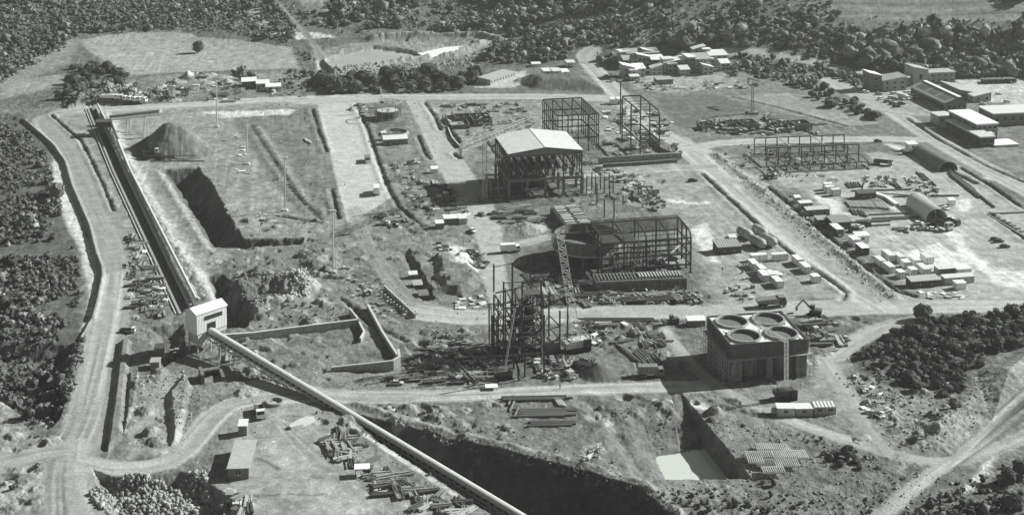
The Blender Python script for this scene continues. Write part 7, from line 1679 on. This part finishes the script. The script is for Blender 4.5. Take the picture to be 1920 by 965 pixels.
# pale pipeline loop in the pipe yard
strip('pale_track', [(1640, 340), (1622, 348), (1620, 358), (1640, 362), (1700, 366), (1742, 371)], 1.2, .5, PALE, 'pale curved track bending round the pipe racks', 'track')
strip('canvas_cover', [(1640, 365), (1662, 372), (1682, 386)], 2.2, 1.0, WHITE, 'white canvas-covered load slanting below the curved track', 'cover')
H('site_hut', 1626, 373, 8.5, 4, 2.6, 'dark shed above the striped pipe rack', wall=WALLD, roofm=WALLD)
for px, py in ((1552, 474), (1357, 512), (1633, 427), (1245, 672)):
    pass
# rock and rubble
def rocks(name, pts, n, lo, hi, m, label, cat, seed, heap=0):
    W = P(pts); r = np.random.default_rng(seed); V0, F0 = ico(1); Vs, Fs, nn, k = [], [], 0, 0; x0, y0 = W.min(0); x1, y1 = W.max(0); cx, cy = W.mean(0)
    while k < n:
        x, y = r.uniform(x0, x1), r.uniform(y0, y1)
        if not inpoly(W, np.array([x]), np.array([y]))[0]: continue
        s = lo + (hi - lo) * r.random() ** 3; V = V0 * (1 + .55 * r.uniform(-1, 1, len(V0)))[:, None] * s * r.uniform(.6, 1.3, 3)
        V = V + np.array([x, y, zat(x, y) + .2 * s + heap * r.random() * max(0, 1 - math.hypot(x - cx, y - cy) / 14)]); Vs.append(V); Fs.append(F0 + nn); nn += len(V0); k += 1
    tag(np_mesh(name, np.concatenate(Vs), np.concatenate(Fs), m), label, cat, None, 'stuff')
rocks('boulders', [(165, 930), (190, 905), (240, 890), (330, 895), (380, 880), (405, 930), (400, 985), (230, 985), (190, 955)], 4500, .15, .85, mat('boulder', .29, .9, var=.55, scale=.35), 'heap of broken boulders at the bottom left corner', 'boulders', 1, 2.5)
rocks('rubble', [(540, 502), (575, 505), (588, 540), (575, 562), (545, 560), (535, 530)], 420, .25, .8, mat('pale_rubble', .40, .9, var=.4, scale=.8), 'bright rubble tipped on the right flank of the heap', 'rubble', 2)
rocks('stones', [(445, 505), (500, 510), (530, 560), (490, 575), (430, 590), (405, 560)], 420, .15, .6, ROCK, 'grey stones over the dark side of the rubble heap', 'stones', 3)
rocks('stones', [(1325, 290), (1350, 285), (1560, 450), (1690, 560), (1650, 565), (1440, 385)], 700, .15, .55, mat('pale_stone', .42, .9, var=.3), 'pale stones strewn along the verge of the diagonal road', 'stones', 4)
rocks('stones', [(210, 160), (330, 170), (330, 190), (200, 196), (140, 200)], 500, .3, 1.3, ROCK, 'rough spoil stones behind the top road at left', 'stones', 5)
rocks('stones', [(590, 140), (700, 125), (860, 110), (930, 85), (960, 90), (900, 120), (740, 145), (620, 155)], 900, .3, 1.2, ROCK, 'stony banks in front of the settling basins', 'stones', 6)
rocks('stones', [(660, 760), (800, 802), (960, 842), (1200, 905), (1290, 965), (1270, 965), (1190, 915), (960, 852), (800, 812)], 350, .1, .4, ROCK, 'stones along the rim of the deep cut', 'stones', 7)
rocks('stones', [(230, 690), (300, 700), (345, 690), (380, 740), (340, 840), (325, 750), (250, 760)], 300, .12, .5, ROCK, 'stones on the slopes left of the tunnel mouth', 'stones', 8)
rocks('stones', [(240, 140), (660, 130), (1000, 250), (1300, 330), (1330, 560), (1000, 560), (700, 740), (420, 900), (380, 560), (480, 300)], 2600, .10, .42, mat('field_stone', .36, .9, var=.5), 'loose stones scattered over the bare plots', 'stones', 9)
rocks('stones', [(1560, 690), (1700, 740), (1900, 690), (1830, 800), (1700, 860), (1900, 965), (1100, 965), (1250, 910), (1420, 880), (1100, 760), (1420, 790), (1690, 870)], 1800, .12, .5, ROCK, 'loose stones scattered over the lower right slopes', 'stones', 10)
# people
def person(px, py, deg, label):
    v = at(px, py); g = zat(v.x, v.y); me = bpy.data.meshes.new('person'); bm = bmesh.new()
    pts = [((0, 0, .95), .15), ((0, 0, 1.2), .17), ((0, 0, 1.42), .17), ((0, 0, 1.53), .07), ((0, .02, 1.68), .12), ((.11, 0, .88), .10), ((.13, .03, .5), .07), ((.14, 0, .08), .055), ((.14, .14, .04), .05), ((-.11, 0, .88), .10), ((-.14, .06, .5), .07), ((-.15, .0, .08), .055), ((-.15, .14, .04), .05),
           ((.22, 0, 1.4), .07), ((.30, .02, 1.12), .05), ((.30, .14, .9), .04), ((-.22, 0, 1.4), .07), ((-.32, .0, 1.12), .05), ((-.28, .12, .9), .04)]
    ed = [(0, 1), (1, 2), (2, 3), (3, 4), (0, 5), (5, 6), (6, 7), (7, 8), (0, 9), (9, 10), (10, 11), (11, 12), (2, 13), (13, 14), (14, 15), (2, 16), (16, 17), (17, 18)]
    me.from_pydata([p for p, _ in pts], ed, []); o = bpy.data.objects.new('person', me); COL.objects.link(o)
    sk = o.modifiers.new('skin', 'SKIN')
    for i, (_, rd) in enumerate(pts): me.skin_vertices[0].data[i].radius = (rd, rd)
    me.skin_vertices[0].data[0].use_root = True
    o.modifiers.new('sub', 'SUBSURF').levels = 1; me.materials.append(WALLD); bm.free()
    o.location = (v.x, v.y, g); o.rotation_euler = (0, 0, math.radians(deg)); tag(o, label, 'person')
person(1354.5, 509, 20, 'person in dark clothes standing left of the container square'); person(1553, 478, 60, 'person in dark clothes standing on the verge of the diagonal road'); person(1633, 428, 0, 'person in dark clothes beside the small dark truck by the huts')
person(1050, 729, 0, 'person standing at the edge of the lower road below the process tower'); person(1393, 568, 0, 'person standing at the edge of the cross road behind the silo block')
bpy.context.view_layer.update()

# ---- the air
hz = bpy.data.materials.new('air'); hz.use_nodes = True; t = hz.node_tree; t.nodes.remove(t.nodes['Principled BSDF'])
pv = t.nodes.new('ShaderNodeVolumePrincipled'); pv.inputs['Density'].default_value = 0.00006; pv.inputs['Color'].default_value = (.95, .97, .95, 1); pv.inputs['Anisotropy'].default_value = 0.2
t.links.new(pv.outputs[0], t.nodes['Material Output'].inputs['Volume'])
zt = float(max(CAMH, ZZ[ROW < 2500].max())) + 60
zlo = float(ZZ.min()) - 1
b = MB(); b.box(-4200, 4200, -300, 9200, zlo, max(zt, float(ZZ.max()) + 20)); o = b.build('haze', hz); tag(o, 'thin summer haze lying over the whole valley', 'haze', None, 'stuff')
